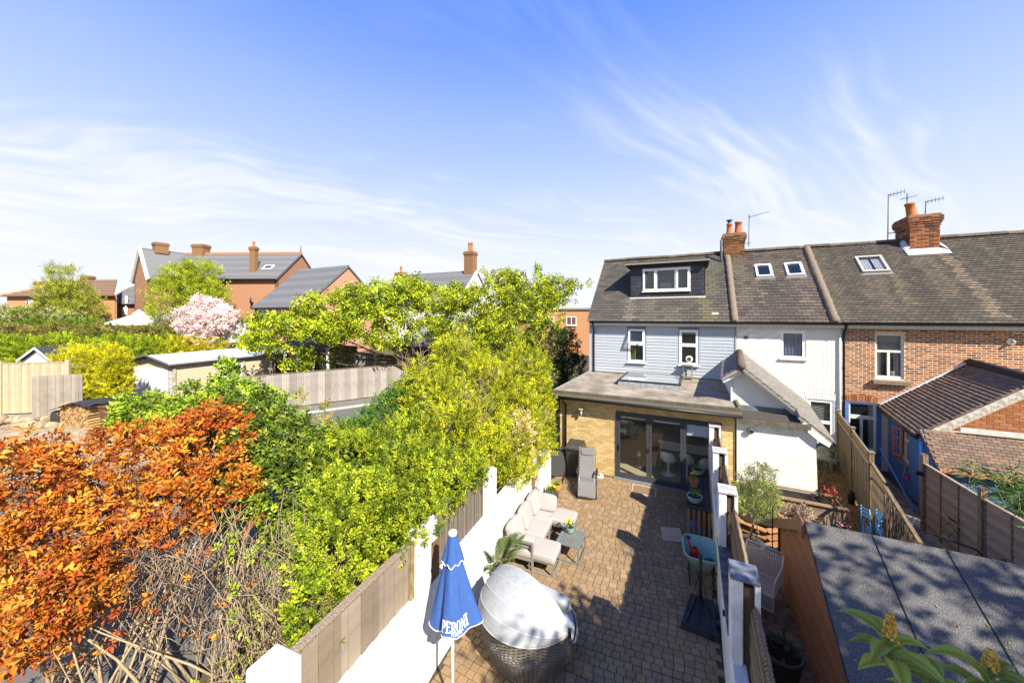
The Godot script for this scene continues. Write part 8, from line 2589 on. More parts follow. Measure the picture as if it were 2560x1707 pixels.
func garage() -> void:
	var dir := Vector3(0.342, 0, -0.94)
	var o := thing("garage", "long pale concrete garage with near-white sheet roof and white door", "garage", Transform3D(Basis(dir, Vector3.UP, dir.cross(Vector3.UP)), P(-21.0, 0.0, 22.0)))
	var con := mat("garage_panel", Color(0.60, 0.52, 0.38), 0.92, "soft", Vector3(0.8, 2.5, 0.8), "n_rough", 0.3)
	var post := mat("garage_post", Color(0.56, 0.53, 0.45), 0.92, "blotch", Vector3.ONE * 0.8)
	var l := 9.3
	var w := 4.2
	var win := Rect2(2.55, 1.25, 1.55, 0.85)
	var door := Rect2(6.95, 0.2, 1.35, 2.0)
	part(o, "wall", plate(0, l, -0.5, 2.5, -0.12, 0.0, [win, door]), con)
	for k in 12:   # pressed plank courses
		for q in [[0.1, 2.4], [4.25, 6.2]]:
			box(o, "panel_course", Vector3(q[1] - q[0], 0.012, 0.02), Vector3((q[0] + q[1]) / 2, 0.35 + k * 0.165, 0.004), mat("panel_groove", Color(0.36, 0.31, 0.23), 0.95))
	for x in [0.06, 2.45, 4.15, 6.25, 6.9, 8.4, 9.22]:
		box(o, "post", Vector3(0.17, 3.0, 0.09), Vector3(x, 1.0, 0.03), post)
	box(o, "eaves_beam", Vector3(l, 0.2, 0.06), Vector3(l / 2, 2.38, 0.02), post)
	var wn := node(o, "window")
	part(wn, "frame", plate(win.position.x, win.end.x, win.position.y, win.end.y, -0.08, 0.02, [Rect2(2.62, 1.32, 0.9, 0.71), Rect2(3.6, 1.32, 0.42, 0.71)]), mat("white_frame"))
	for q in [[3.07, 0.92], [3.81, 0.44]]:
		part(wn, "pane", cbox(Vector3(q[1], 0.73, 0.015), 0.001), glass(), at(q[0], 1.675, -0.03))
	var dm := mat("door_red", Color(0.22, 0.075, 0.03), 0.6, "grain", Vector3(4, 0.8, 4))
	var dn := node(o, "open_door", Transform3D(Basis(Vector3.UP, -2.6), Vector3(6.95, 0.2, 0.06)))
	for k in 5:
		box(dn, "plank", Vector3(0.17, 1.95, 0.03), Vector3(0.09 + k * 0.175, 0.98, 0), dm)
	beam(dn, "brace", Vector3(0.05, 0.2, 0.03), Vector3(0.8, 1.7, 0.03), 0.1, 0.025, dm)
	box(o, "door_jamb", Vector3(0.1, 2.1, 0.1), Vector3(8.3, 1.2, 0.03), dm)
	# the end facing the lane, with its up-and-over door
	part(o, "gable", prism([Vector2(0, -0.5), Vector2(w, -0.5), Vector2(w, 2.5), Vector2(w / 2, 2.92), Vector2(0, 2.5)], 0.0, 0.12), con, Transform3D(Basis(Vector3(0, 0, -1), Vector3.UP, Vector3(1, 0, 0)), Vector3.ZERO))
	part(o, "gable", prism([Vector2(0, -0.5), Vector2(w, -0.5), Vector2(w, 2.5), Vector2(w / 2, 2.92), Vector2(0, 2.5)], -0.12, 0.0), con, Transform3D(Basis(Vector3(0, 0, -1), Vector3.UP, Vector3(1, 0, 0)), Vector3(l, 0, 0)))
	box(o, "back_wall", Vector3(l, 3.0, 0.12), Vector3(l / 2, 1.0, -w + 0.06), con)
	var wd := mat("garage_door", Color(0.78, 0.78, 0.77), 0.45)
	for k in 11:
		box(o, "door_slat", Vector3(0.05, 0.19, w - 0.7), Vector3(-0.03, 0.12 + k * 0.2, -w / 2), wd, Vector3(0, 0, 4))
	for z in [-0.2, -w + 0.2]:
		box(o, "door_post", Vector3(0.08, 2.9, 0.26), Vector3(-0.035, 1.0, z), mat("cap_white", Color(0.66, 0.66, 0.67), 0.85, "blotch", Vector3.ONE * 1.6))
	beam(o, "gable_beam", Vector3(-0.06, 2.42, 0.02), Vector3(-0.06, 2.84, -w / 2), 0.14, 0.2, post)
	beam(o, "gable_beam", Vector3(-0.06, 2.42, -w - 0.02), Vector3(-0.06, 2.84, -w / 2), 0.14, 0.2, post)
	var sheet := mat("sheet_roof", Color(0.62, 0.67, 0.76), 0.5, "paint", Vector3(0.4, 1, 1))
	part(o, "roof", slab(Vector3(-0.35, 2.56, 0.25), Vector3(-0.35, 3.02, -w / 2), Vector3(l + 0.2, 3.02, -w / 2), Vector3(l + 0.2, 2.56, 0.25), 0.05), sheet)
	part(o, "roof", slab(Vector3(l + 0.2, 2.56, -w - 0.25), Vector3(l + 0.2, 3.02, -w / 2), Vector3(-0.35, 3.02, -w / 2), Vector3(-0.35, 2.56, -w - 0.25), 0.05), mat("sheet_roof_old", Color(0.2, 0.21, 0.24), 0.8, "blotch", Vector3.ONE * 0.6))
	var trim := mat("roof_trim", Color(0.12, 0.125, 0.14), 0.6)
	box(o, "gutter_edge", Vector3(l + 0.56, 0.09, 0.06), Vector3(l / 2 - 0.07, 2.52, 0.27), trim)
	beam(o, "verge_trim", Vector3(-0.37, 2.57, 0.27), Vector3(-0.37, 3.04, -w / 2), 0.05, 0.1, trim)
	beam(o, "verge_trim", Vector3(-0.37, 2.57, -w - 0.27), Vector3(-0.37, 3.04, -w / 2), 0.05, 0.1, trim)

func woodstore() -> void:
	var o := thing("log_stack", "stack of split logs under a dark tarpaulin beside the golden hedge", "log stack", frame_at(-19.6, 16.2, 0.45, 14))
	# split logs, ends outward
	var lm := begin()
	var pts := [Vector2(-0.5, -0.42), Vector2(0.5, -0.42), Vector2(0.55, 0.0), Vector2(0.15, 0.5), Vector2(-0.35, 0.4), Vector2(-0.55, 0.05)]
	prism_in(lm, pts, -0.5, 0.5)
	var log := done(lm)
	var xs := []
	var y := 0.07
	var row := 0
	while y < 1.05:
		var x := -0.95 + (0.06 if row % 2 else 0.0)
		while x < 0.95:
			var s := rng.randf_range(0.1, 0.17)
			xs.append(Transform3D(Basis(Vector3.BACK, rng.randf() * TAU) * Basis.from_scale(Vector3(s, s * 0.85, 0.5)), Vector3(x, y, rng.randf_range(-0.03, 0.03))))
			x += s * 1.02
		y += 0.115
		row += 1
	pieces(o, "log", "logs", log, xs, [Color(0.55, 0.36, 0.16), Color(0.62, 0.43, 0.2), Color(0.47, 0.29, 0.12), Color(0.36, 0.2, 0.09)], mat("cut_wood", Color(0.5, 0.33, 0.15), 0.9, "grain", Vector3.ONE * 4.0))
	var tarp := mat("tarpaulin", Color(0.035, 0.037, 0.04), 0.5, "soft", Vector3.ONE * 2.0, "n_soft", 0.8)
	var st := begin(true)
	for i in 14:
		for j in 6:
			var f := func(a: int, b: int) -> Vector3:
				var t := a / 14.0
				return Vector3(lerpf(-1.35, 1.25, t), 0.8 + 0.42 * sin(t * 2.2) + 0.03 * sin(a * 2.3 + b), lerpf(0.42, -0.6, b / 6.0) + 0.04 * sin(a * 1.7)) + Vector3(0, -0.06 if b == 0 else 0.0, 0)
			quad(st, f.call(i, j + 1), f.call(i + 1, j + 1), f.call(i + 1, j), f.call(i, j))
	part(o, "tarpaulin", done(st), tarp)
	part(o, "tarpaulin_flap", cushion(Vector3(0.5, 0.75, 0.3), 0.5), tarp, at(-1.25, 0.35, 0.2))
	var b := thing("brown_bin", "dark brown wheeled bin beside the log stack", "bin", frame_at(-17.9, 15.9, 0.45, 14))
	var bm := mat("bin_brown", Color(0.12, 0.05, 0.03), 0.5)
	var hx := begin()
	hexa(hx, [Vector3(-0.2, 0.05, 0.22), Vector3(0.2, 0.05, 0.22), Vector3(0.2, 0.05, -0.22), Vector3(-0.2, 0.05, -0.22), Vector3(-0.27, 0.98, 0.3), Vector3(0.27, 0.98, 0.3), Vector3(0.27, 0.98, -0.28), Vector3(-0.27, 0.98, -0.28)])
	part(b, "body", done(hx), bm)
	box(b, "lid", Vector3(0.6, 0.08, 0.66), Vector3(0, 1.03, 0.01), bm, Vector3(-4, 0, 0), 0.02)

func rubble() -> void:
	var o := thing("rubble_bank", "low bank of pale tumbled stones below the board gate", "stone wall", frame_at(-23.0, 15.2, 0, -10))
	var st := cushion(Vector3(1, 0.75, 0.85), 0.6)
	var xs := []
	for i in 260:
		var t := rng.randf()
		var row := i % 4
		xs.append(Transform3D(Basis.from_euler(Vector3(rng.randf() * 0.7, rng.randf() * TAU, rng.randf() * 0.7)).scaled(Vector3.ONE * rng.randf_range(0.2, 0.48)), Vector3(lerpf(-4.5, 3.2, t), 0.12 + row * 0.22, -row * 0.28 + rng.randf_range(-0.15, 0.15))))
	pieces(o, "stone", "stones", st, xs, [Color(0.52, 0.42, 0.27), Color(0.46, 0.36, 0.23), Color(0.58, 0.48, 0.33), Color(0.36, 0.26, 0.17)], mat("rubble_stone", Color(0.5, 0.4, 0.26), 0.95, "blotch", Vector3.ONE * 1.2, "n_rough", 1.0))

func far_green() -> void:
	# hedges: long lumps in rows, leaves as sprays
	var rows := [
		["golden_hedge", "square clipped golden yellow hedge beside the garage", -23.4, 20.4, [[-25.0, 2.7, 20.3, 0.9, 1.0, 0.8], [-24.0, 2.75, 20.2, 0.9, 1.05, 0.8], [-23.0, 2.8, 20.1, 0.85, 1.0, 0.8], [-22.3, 2.75, 20.0, 0.6, 1.0, 0.7], [-25.2, 1.7, 20.3, 0.7, 0.9, 0.8], [-24.1, 1.6, 20.2, 0.9, 0.9, 0.8], [-23.0, 1.6, 20.1, 0.9, 0.9, 0.8], [-22.2, 1.7, 20.0, 0.6, 0.9, 0.7]], 6000, "spray", 0.28, [Color(0.55, 0.50, 0.015), Color(0.62, 0.58, 0.02), Color(0.45, 0.43, 0.015), Color(0.3, 0.32, 0.015)]],
		["green_hedge", "long bright green clipped hedge behind the golden hedge", -33.0, 27.0, [], 5200, "spray", 0.38, [Color(0.30, 0.40, 0.015), Color(0.38, 0.46, 0.02), Color(0.2, 0.3, 0.015), Color(0.12, 0.2, 0.012)]],
		["gold_end_hedge", "golden end of the long hedge running to the pink cherry", -24.6, 28.5, [], 1500, "spray", 0.36, [Color(0.52, 0.46, 0.015), Color(0.58, 0.52, 0.02), Color(0.36, 0.33, 0.015)]],
		["beech_hedge", "tall brownish beech hedge behind the long green hedge", -36.0, 31.5, [], 5200, "fine", 0.42, [Color(0.26, 0.20, 0.06), Color(0.3, 0.25, 0.08), Color(0.17, 0.17, 0.03), Color(0.12, 0.15, 0.02)]],
		["dark_hedge", "tall dark green conifer hedge farthest from the lane", -39.0, 34.5, [], 4200, "spray", 0.48, [Color(0.10, 0.19, 0.015), Color(0.16, 0.28, 0.015), Color(0.05, 0.1, 0.012)]],
	]
	var row_of := func(x0: float, x1: float, z0: float, z1: float, top: float, h: float, th: float) -> Array:
		var r := []
		var n := int(absf(x1 - x0) / 1.3) + 1
		for i in n + 1:
			var t := float(i) / n
			var top2 := top + 0.12 * sin(i * 1.7) + 0.06 * sin(i * 4.1)
			for k in 2:
				r.append([lerpf(x0, x1, t) + 0.2 * sin(i * 2.2), top2 - h * (0.3 + 0.45 * k), lerpf(z0, z1, t), 1.0, h * 0.32, th])
		return r
	rows[1][4] = row_of.call(-40.0, -26.3, 26.4, 27.4, 3.85, 2.2, 0.7)
	rows[2][4] = row_of.call(-26.0, -23.6, 27.5, 28.2, 3.75, 1.9, 0.7)
	rows[3][4] = row_of.call(-46.0, -27.5, 31.0, 32.0, 4.65, 2.6, 0.8)
	rows[4][4] = row_of.call(-52.0, -32.5, 34.0, 36.2, 5.0, 2.6, 1.0)
	for q in rows:
		var s := shrub(q[0], q[1], q[2], q[3], q[4], q[5], q[6], q[7], q[8], "hedge", "", 0.5, 0.5, 0.14)
		tube(s, "stem", [Vector3.ZERO, Vector3(0, 1.6, 0)], [0.06, 0.03], mat("dark_bark", Color(0.10, 0.075, 0.055), 0.95, "grain", Vector3(3, 1, 3), "n_rough", 0.8), 6)
	var bark := mat("dark_bark")
	# trees of the far gardens: name, label, base x z, lumps, count, kind, size, tones
	var list := [
		["willow", "loose yellow-green willow in front of the large brick house", -31.0, 35.0, [[-33.6, 6.9, 35, 1.6, 2.2, 1.5], [-31.6, 7.4, 35, 1.8, 2.5, 1.5], [-29.8, 6.6, 35, 1.6, 2.2, 1.4], [-32.4, 9.4, 35, 1.6, 1.3, 1.3], [-30.8, 9.6, 35.2, 1.4, 1.2, 1.2], [-31.4, 4.8, 34.8, 2.8, 1.2, 1.4]], 5200, "narrow", 0.5, [Color(0.31, 0.38, 0.025), Color(0.39, 0.45, 0.03), Color(0.22, 0.28, 0.02)]],
		["wispy_tree", "wispy green tree in front of the brown-roofed house", -47.5, 38.0, [[-48.7, 7.4, 38, 1.3, 1.8, 1.4], [-47.0, 7.3, 38, 1.5, 1.9, 1.4], [-45.6, 6.4, 38, 1.2, 1.2, 1.2], [-48.4, 9.6, 38, 0.8, 1.1, 0.8], [-46.9, 9.5, 38, 0.6, 1.1, 0.7], [-49.3, 6.2, 38, 1.0, 0.8, 1.0]], 1900, "narrow", 0.6, [Color(0.28, 0.32, 0.03), Color(0.36, 0.38, 0.04), Color(0.19, 0.23, 0.03)]],
		["pink_cherry", "rounded cherry tree thick with pale pink blossom", -24.6, 28.6, [[-25.2, 4.9, 28.4, 1.2, 1.0, 1.0], [-23.6, 4.8, 28.4, 1.2, 1.0, 1.0], [-24.4, 5.9, 28.6, 1.0, 0.8, 0.9], [-25.8, 5.5, 28.4, 0.8, 0.7, 0.7], [-22.9, 5.5, 28.4, 0.7, 0.6, 0.7], [-24.3, 3.7, 28.3, 0.9, 0.7, 0.7], [-25.2, 6.7, 28.6, 0.35, 0.4, 0.35]], 1900, "blossom", 0.42, [Color(0.74, 0.58, 0.58), Color(0.80, 0.68, 0.68), Color(0.62, 0.42, 0.45), Color(0.78, 0.62, 0.64)]],
		["grey_bush", "silvery grey-green bush beside the white parasol", -32.0, 33.4, [[-32.6, 4.6, 33.4, 1.0, 0.9, 0.9], [-31.3, 4.8, 33.4, 1.1, 1.0, 0.9], [-30.2, 4.5, 33.2, 0.9, 0.8, 0.8]], 900, "narrow", 0.42, [Color(0.24, 0.25, 0.14), Color(0.3, 0.3, 0.18), Color(0.17, 0.19, 0.1)]],
		["blossom_bush", "scruffy shrub with creamy blossom behind the dark hedge", -49.0, 36.5, [[-52.5, 5.5, 37, 1.6, 1.0, 1.0], [-50.3, 5.4, 37, 1.5, 0.9, 1.0], [-48.0, 5.3, 37, 1.6, 0.9, 1.0], [-45.8, 5.0, 37, 1.4, 0.8, 1.0]], 1800, "fine", 0.5, [Color(0.2, 0.26, 0.04), Color(0.34, 0.38, 0.08), Color(0.55, 0.5, 0.34), Color(0.14, 0.2, 0.03)]],
		["lime_bush", "low lime green bush beside the pinkish brick house", -20.6, 29.6, [[-21.4, 3.5, 29.4, 0.9, 0.6, 0.8], [-20.3, 3.6, 29.4, 0.9, 0.6, 0.8]], 700, "fine", 0.34, [Color(0.40, 0.46, 0.02), Color(0.48, 0.52, 0.03), Color(0.28, 0.36, 0.02)]],
		["yew_hedge", "dark clipped hedge beneath the large brick house", -24.0, 33.5, [[-25.4, 4.2, 33.5, 1.3, 0.9, 0.8], [-23.4, 4.2, 33.5, 1.3, 0.9, 0.8], [-21.8, 4.2, 33.5, 1.0, 0.9, 0.8]], 900, "fine", 0.4, [Color(0.09, 0.13, 0.02), Color(0.14, 0.17, 0.03), Color(0.06, 0.09, 0.015)]],
		["garden_shrub", "leafy climber by the pale fence under the cherry tree", -12.5, 25.8, [[-12.5, 2.5, 25.8, 0.8, 0.8, 0.6], [-13.2, 1.9, 25.8, 0.6, 0.7, 0.5]], 420, "fine", 0.3, [Color(0.12, 0.2, 0.03), Color(0.2, 0.28, 0.03)]],
		["far_tree", "small round tree beyond the boarded house roof", 5.0, 62.0, [[4.2, 8.2, 62, 2.4, 1.8, 2.0], [6.0, 7.6, 62, 2.0, 1.6, 2.0]], 420, "fine", 1.1, [Color(0.2, 0.27, 0.05), Color(0.14, 0.2, 0.04)]],
		["distant_tree", "distant tree top between the two brick houses", -30.5, 52.0, [[-35.6, 10.0, 52, 1.4, 1.5, 1.2]], 220, "fine", 0.9, [Color(0.12, 0.17, 0.03), Color(0.17, 0.22, 0.04)]],
	]
	for q in list:
		var cat := "tree" if "tree" in q[0] or q[0] in ["willow", "pink_cherry"] else "shrub"
		var o := shrub(q[0], q[1], q[2], q[3], q[4], q[5], q[6], q[7], q[8], cat, "", 0.5, 0.5, 0.5 if cat == "tree" else 0.3)
		var base: Vector3 = o.position
		var head: Array = q[4][0]
		var mid := P(q[2], head[1] - head[4] * 0.8, q[3]) - base
		tube(o, "trunk", [Vector3(0, -0.3, 0), mid * 0.5 + Vector3(0.1, 0, 0), mid], [0.17, 0.13, 0.08], bark, 8)
		for l in q[4]:
			var e := P(l[0], l[1] + l[4] * 0.4, l[2]) - base
			tube(o, "limb", [mid - Vector3(0, 0.3, 0), mid.lerp(e, 0.5) + Vector3(0, 0.15, 0), e], [0.06, 0.04, 0.01], bark, 6)

# a plain gabled block: ridge along x, front wall at z = 0 facing +z
func block(o: Node3D, x0: float, x1: float, dep: float, eave: float, ridge: float, holes: Array, wm: Material, rm: Material, over := 0.3) -> void:
	part(o, "wall", plate(x0, x1, -4, eave, -0.25, 0.0, holes), wm)
	part(o, "back_wall", plate(x0, x1, -4, eave, -dep, -dep + 0.25, []), wm)
	var k := (ridge - eave) / (dep / 2)
	for s in [[x0, 1.0], [x1 - 0.25, 1.0]]:
		part(o, "gable", prism([Vector2(0, -4), Vector2(dep, -4), Vector2(dep, eave), Vector2(dep / 2, ridge - 0.1), Vector2(0, eave)], 0.0, 0.25), wm, Transform3D(Basis(Vector3(0, 0, -1), Vector3.UP, Vector3(1, 0, 0)), Vector3(s[0], 0, 0)))
	var lo := eave - over * k
	part(o, "roof", slab(Vector3(x0 - 0.15, lo, over), Vector3(x0 - 0.15, ridge, -dep / 2), Vector3(x1 + 0.15, ridge, -dep / 2), Vector3(x1 + 0.15, lo, over), 0.12), rm)
	part(o, "roof", slab(Vector3(x1 + 0.15, lo, -dep - over), Vector3(x1 + 0.15, ridge, -dep / 2), Vector3(x0 - 0.15, ridge, -dep / 2), Vector3(x0 - 0.15, lo, -dep - over), 0.12), rm)
	var l := Vector2(dep / 2 + over, ridge - lo).length()
	var s := slope(Vector3(x0 - 0.15, lo, over), Vector3(x1, lo, over), Vector3(x0 - 0.15, ridge, -dep / 2))
	var n := int(l / 0.3)
	for i in n:   # slate courses as long laps
		part(o, "slate_course", unit(), tinted(rm, (rm as StandardMaterial3D).albedo_color.srgb_to_linear() * [0.92, 1.08, 1.0, 0.86][(i * 3) % 4], i * 0.37), s * Transform3D(Basis(Vector3.RIGHT, -0.06) * Basis.from_scale(Vector3(x1 - x0 + 0.3, 0.38, 0.02)), Vector3((x1 - x0 + 0.3) / 2, 0.15 + i * l / n, 0.03)))
	box(o, "gutter", Vector3(x1 - x0 + 0.3, 0.12, 0.12), Vector3((x0 + x1) / 2, lo - 0.02, over + 0.02), mat("black_plastic"))

func stack(o: Node3D, x: float, y: float, z: float, w: float, h: float, pots: int, m: Material, ph := 0.7) -> void:
	var c := node(o, "chimney", at(x, y, z))
	box(c, "shaft", Vector3(w, h, w * 0.8), Vector3(0, h / 2, 0), m)
	box(c, "corbel", Vector3(w + 0.16, 0.22, w * 0.8 + 0.16), Vector3(0, h - 0.2, 0), m)
	box(c, "corbel", Vector3(w + 0.08, 0.12, w * 0.8 + 0.08), Vector3(0, h - 0.36, 0), m)
	for i in pots:
		pot(c, (i - (pots - 1) / 2.0) * 0.32, 0, h, ph, 0.12)

func far_windows(o: Node3D, rects: Array, z := -0.04) -> void:
	for r in rects:
		var c: Vector2 = r.get_center()
		window(o, r, z, [Rect2(r.position.x + 0.08, r.position.y + 0.08, r.size.x / 2 - 0.12, r.size.y - 0.16), Rect2(c.x + 0.04, r.position.y + 0.08, r.size.x / 2 - 0.12, r.size.y - 0.16)], mat("white_frame"), 0.08)

func far_houses() -> void:
	var brick := mat("far_brick", Color(0.50, 0.26, 0.155), 0.92, "grain", Vector3(0.6, 3.5, 0.6))
	var pink := mat("pink_brick", Color(0.58, 0.32, 0.22), 0.92, "grain", Vector3(0.7, 4, 0.7))
	var slate := mat("far_slate", Color(0.165, 0.17, 0.185), 0.75, "soft", Vector3.ONE * 1.2)
	var brown := mat("far_tile", Color(0.24, 0.16, 0.115), 0.9, "soft", Vector3.ONE * 1.2)
	var white := mat("far_white", Color(0.78, 0.78, 0.78), 0.7)
	var stackm := mat("far_stack", Color(0.30, 0.17, 0.09), 0.95, "lichen", Vector3.ONE * 1.5)
	# house with a pinkish gable
	var o := thing("pink_brick_house", "pinkish brick house with dark slate roof and plain gable", "house", frame_at(-22.4, 31.1, 0.9, 27))
	var w2 := [Rect2(0.5, 4.2, 1.1, 1.1), Rect2(2.4, 4.2, 0.9, 1.1), Rect2(1.6, 1.3, 1.2, 1.3)]
	block(o, 0, 6.7, 8.0, 5.55, 9.1, w2, pink, slate)
	far_windows(o, w2)
	tube(o, "downpipe", [Vector3(0.1, -1, 0.08), Vector3(0.1, 5.3, 0.08)], [0.06], mat("black_plastic"), 6)
	# lower rear wing with a slate lean-to roof and pale posts
	var e := thing("slate_annexe", "low annexe with dark boarded lean-to roof beneath the cherry tree", "annexe", frame_at(-17.4, 27.6, 0.6, 27))
	box(e, "wall", Vector3(5.0, 2.6, 0.2), Vector3(2.5, 1.3, -2.2), pink)
	part(e, "roof", slab(Vector3(-0.3, 2.6, 0.5), Vector3(-0.3, 4.0, -2.3), Vector3(5.3, 4.0, -2.3), Vector3(5.3, 2.6, 0.5), 0.1), mat("annexe_slate", Color(0.09, 0.09, 0.1), 0.7, "soft", Vector3(0.5, 6, 6)))
	for x in [0.0, 1.6, 3.4, 5.0]:
		box(e, "post", Vector3(0.14, 2.6, 0.14), Vector3(x, 1.3, 0.2), white)
	# white gabled house with tall stack
	o = thing("white_gable_house", "slate-roofed house with white gable and tall brick chimney behind the cherry trees", "house", frame_at(-14.4, 37.5, 1.4, 25))
	block(o, 0, 10.2, 7.0, 5.5, 8.75, [Rect2(2.0, 3.6, 1.2, 1.3)], white, slate)
	far_windows(o, [Rect2(2.0, 3.6, 1.2, 1.3)])
	stack(o, 9.6, 8.1, -3.4, 1.05, 2.6, 2, stackm, 0.95)
	stack(o, 0.3, 8.3, -3.5, 1.0, 0.75, 1, stackm)
	box(o, "verge_board", Vector3(0.08, 0.3, 4.9), Vector3(10.4, 6.95, -1.6), white, Vector3(43, 0, 0))
	var gs := thing("grey_annexe", "grey-roofed wing with glazed door behind the grey fence", "annexe", frame_at(-9.4, 30.2, 0.5, 25))
	block(gs, 0, 7.5, 5.0, 2.7, 4.9, [Rect2(1.6, 0.3, 1.9, 2.1)], mat("tan_brick", Color(0.48, 0.35, 0.21), 0.92, "soft", Vector3(0.9, 6, 0.9)), mat("grey_slate", Color(0.25, 0.26, 0.28), 0.8, "soft", Vector3.ONE))
	window(gs, Rect2(1.6, 0.3, 1.9, 2.1), -0.03, [Rect2(1.75, 0.42, 0.45, 1.86), Rect2(2.33, 0.42, 0.45, 1.86), Rect2(2.92, 0.42, 0.45, 1.86)], mat("white_frame"), 0.05)
	box(gs, "porch_roof", Vector3(4.6, 0.1, 1.4), Vector3(2.6, 2.75, 0.7), mat("porch_tile", Color(0.34, 0.26, 0.19), 0.9, "blotch", Vector3.ONE), Vector3(16, 0, 0))
	for x in [0.5, 4.6]:
		box(gs, "porch_post", Vector3(0.12, 2.5, 0.12), Vector3(x, 1.25, 1.25), mat("rope", Color(0.45, 0.32, 0.18), 0.95))
	# large brick house with gables
	o = thing("large_brick_house", "large red brick house with steep slate roof and white-trimmed gables", "house", frame_at(-38.4, 38.0, 3.9, 2))
	var wl := [Rect2(3.2, 3.3, 1.0, 1.5), Rect2(5.2, 3.3, 1.0, 1.5)]
	block(o, 0, 13.6, 8.0, 5.75, 8.9, wl, brick, slate, 0.35)
	far_windows(o, wl)
	stack(o, 10.4, 6.2, -0.9, 0.62, 2.9, 1, stackm, 0.55)
	stack(o, 1.6, 8.4, -4.0, 1.3, 1.6, 0, stackm)
	box(o, "ridge", Vector3(13.8, 0.22, 0.3), Vector3(6.8, 8.95, -4.0), mat("ridge_red", Color(0.45, 0.16, 0.07), 0.9))
	var sk := slope(Vector3(0, 5.44, 0.35), Vector3(1, 5.44, 0.35), Vector3(0, 8.9, -4.0))
	part(o, "rooflight", plate(11.1, 12.1, 1.9, 2.75, 0.03, 0.14, [Rect2(11.2, 2.0, 0.8, 0.65)]), white, sk)
	part(o, "rooflight_pane", cbox(Vector3(0.82, 0.67, 0.02), 0.001), glass(), sk * at(11.6, 2.32, 0.1))
	tube(o, "wall_lantern", [Vector3(11.0, 3.0, 0.0), Vector3(11.1, 3.0, 0.45), Vector3(11.1, 3.5, 0.45)], [0.09], mat("tube_black", Color(0.02, 0.02, 0.02), 0.35), 8)
	tube(o, "finial", [Vector3(13.6, 9.0, -4), Vector3(13.6, 9.8, -4)], [0.06], slate, 6)
	# its gabled wing
	var g := thing("gabled_wing", "brick wing with steep white-edged gable at the end of the large house", "house", frame_at(-44.8, 42.2, 4.0, 120))
	block(g, -6, 0.0, 5.0, 5.7, 9.3, [], brick, slate, 0.2)
	for s in [-1.0, 1.0]:
		beam(g, "bargeboard", Vector3(0.2, 5.5, -2.5 + 2.75 * s), Vector3(0.2, 9.35, -2.5), 0.3, 0.08, white)
	stack(g, -1.6, 8.9, -2.5, 1.2, 1.3, 0, stackm)
	# lower range with white pipes
	o = thing("brick_terrace", "low brick range with slate roof and white drainpipes beyond the parasol", "house", frame_at(-51.5, 45.0, 2.6, 10))
	block(o, 0, 9.5, 6.0, 4.6, 6.9, [Rect2(1.0, 2.3, 0.7, 1.5)], brick, slate)
	far_windows(o, [Rect2(1.0, 2.3, 0.7, 1.5)])
	for x in [3.6, 5.6]:
		box(o, "white_panel", Vector3(0.5, 2.8, 0.1), Vector3(x - 0.5, 2.6, 0.06), white)
		tube(o, "drainpipe", [Vector3(x, 0.5, 0.15), Vector3(x, 5.4, 0.15)], [0.12], white, 6)
	o = thing("white_end_house", "white-gabled house end among the far roofs", "house", frame_at(-55.4, 47.0, 2.6, 10))
	block(o, 0, 2.6, 8.0, 4.0, 7.0, [], white, brown)
	o = thing("chimneyed_house", "far brick house with two chimneys above brown roofs", "house", frame_at(-62.0, 54.0, 2.6, 8))
	block(o, 0, 9.5, 7.0, 4.6, 7.3, [], brick, brown)
	stack(o, 4.4, 6.6, -3.5, 1.9, 2.4, 0, stackm)
	stack(o, 8.2, 6.6, -3.5, 1.4, 2.2, 0, stackm)
	o = thing("brown_roof_house", "brick house with low hipped brown tile roof behind the wispy tree", "house", frame_at(-60.5, 42.6, 2.6, 4))
	var wh := [Rect2(2.4, 3.6, 1.0, 1.3), Rect2(8.0, 3.6, 1.0, 1.3)]
	part(o, "wall", plate(0, 14, -3, 5.35, -0.25, 0, wh), mat("orange_brick", Color(0.50, 0.26, 0.13), 0.92, "soft", Vector3(0.9, 6, 0.9)))
	far_windows(o, wh)
	var a := Vector3(-0.5, 5.3, 0.5)
	var b := Vector3(14.5, 5.3, 0.5)
	var r0 := Vector3(4.6, 7.6, -4.0)
	var r1 := Vector3(9.2, 7.6, -4.0)
	part(o, "roof", slab(a, r0, r1, b, 0.1), brown)
	part(o, "roof", slab(Vector3(-0.5, 5.3, -8.5), r0 + Vector3(0, 0, -0.01), r0, a, 0.1), brown)
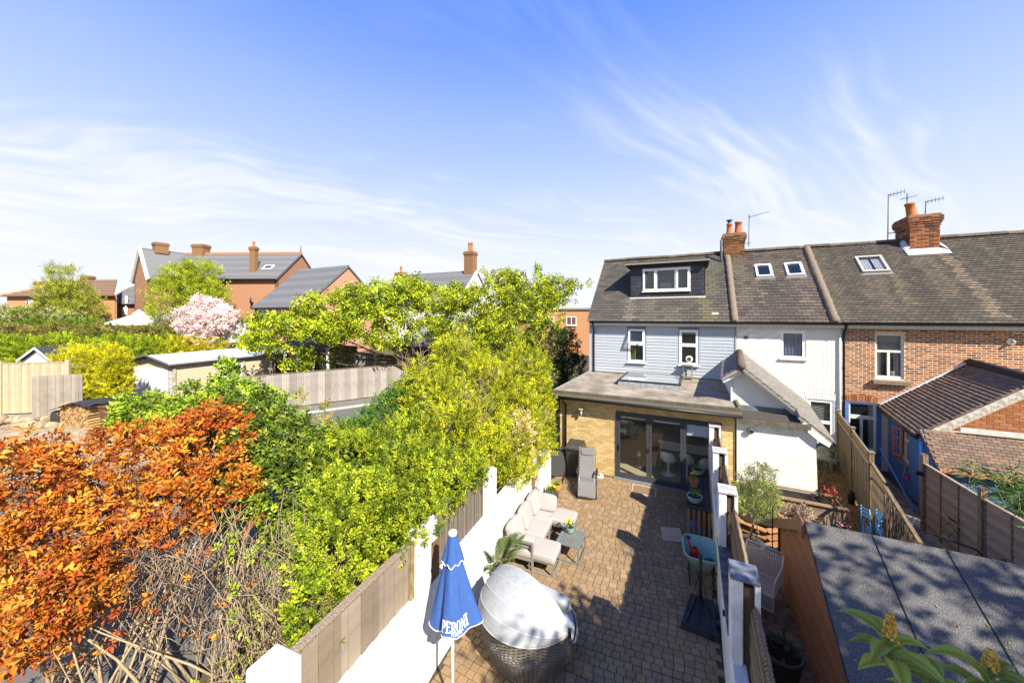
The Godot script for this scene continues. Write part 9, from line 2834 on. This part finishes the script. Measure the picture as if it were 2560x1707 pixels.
	for i in 10:
		var t := (i + 0.5) / 10.0
		var p := a.lerp(r0, t)
		var q := b.lerp(r1, t)
		beam(o, "tile_course", p + Vector3(0, 0.06, 0), q + Vector3(0, 0.06, 0), 0.05, 0.12, tinted(brown, Color(0.30, 0.2, 0.14)))
	beam(o, "hip_roll", a + Vector3(0.05, 0.05, 0.02), r0 + Vector3(0.0, 0.1, 0), 0.25, 0.15, tinted(brown, Color(0.4, 0.28, 0.2)))
	stack(o, 5.2, 7.4, -4.0, 0.9, 0.7, 0, stackm)
	o = thing("flat_far_house", "distant house with broad chimney and pale flat roof", "house", frame_at(-76.0, 54.0, 2.6, 4))
	block(o, 0, 12, 6, 6.0, 6.4, [], white, slate)
	stack(o, 4.0, 6.2, -2, 3.0, 2.0, 0, stackm)
	o = thing("garden_outhouse", "small brick outhouse gable beside the white parasol", "outhouse", frame_at(-41.6, 38.6, 2.6, 112))
	block(o, -3, 0.0, 3.6, 2.0, 3.2, [], brick, slate, 0.2)
	for s in [-1.0, 1.0]:
		beam(o, "bargeboard", Vector3(0.2, 1.9, -1.8 + 1.95 * s), Vector3(0.2, 3.25, -1.8), 0.14, 0.06, white)
	o = thing("white_garden_wall", "low white wall glimpsed below the grey-green bush", "wall", frame_at(-33.6, 36.4, 2.6, 0))
	box(o, "wall", Vector3(7.0, 2.3, 0.2), Vector3(3.5, 1.15, 0), white)
	# orange building beyond the end house
	o = thing("orange_brick_block", "orange brick block glimpsed beyond the boarded house", "building", frame_at(3.6, 52.0, 0, 20))
	box(o, "wall", Vector3(9.0, 6.4, 6.0), Vector3(4.5, 3.2, -3.0), mat("orange_brick"))
	box(o, "roof", Vector3(9.4, 0.25, 6.4), Vector3(4.5, 6.5, -3.0), mat("flat_grey", Color(0.2, 0.2, 0.2), 0.9))
	far_windows(o, [Rect2(1.2, 4.2, 1.4, 1.2), Rect2(4.4, 4.2, 1.4, 1.2)], 0.08)
	o = thing("far_roofs", "brown-roofed house with brick chimney seen over the cherry tree", "house", frame_at(0.5, 58.0, 0, 14))
	block(o, -4, 4.5, 7.0, 5.0, 7.6, [], brick, brown)
	stack(o, -1.0, 7.2, -3.4, 1.0, 1.5, 0, stackm)
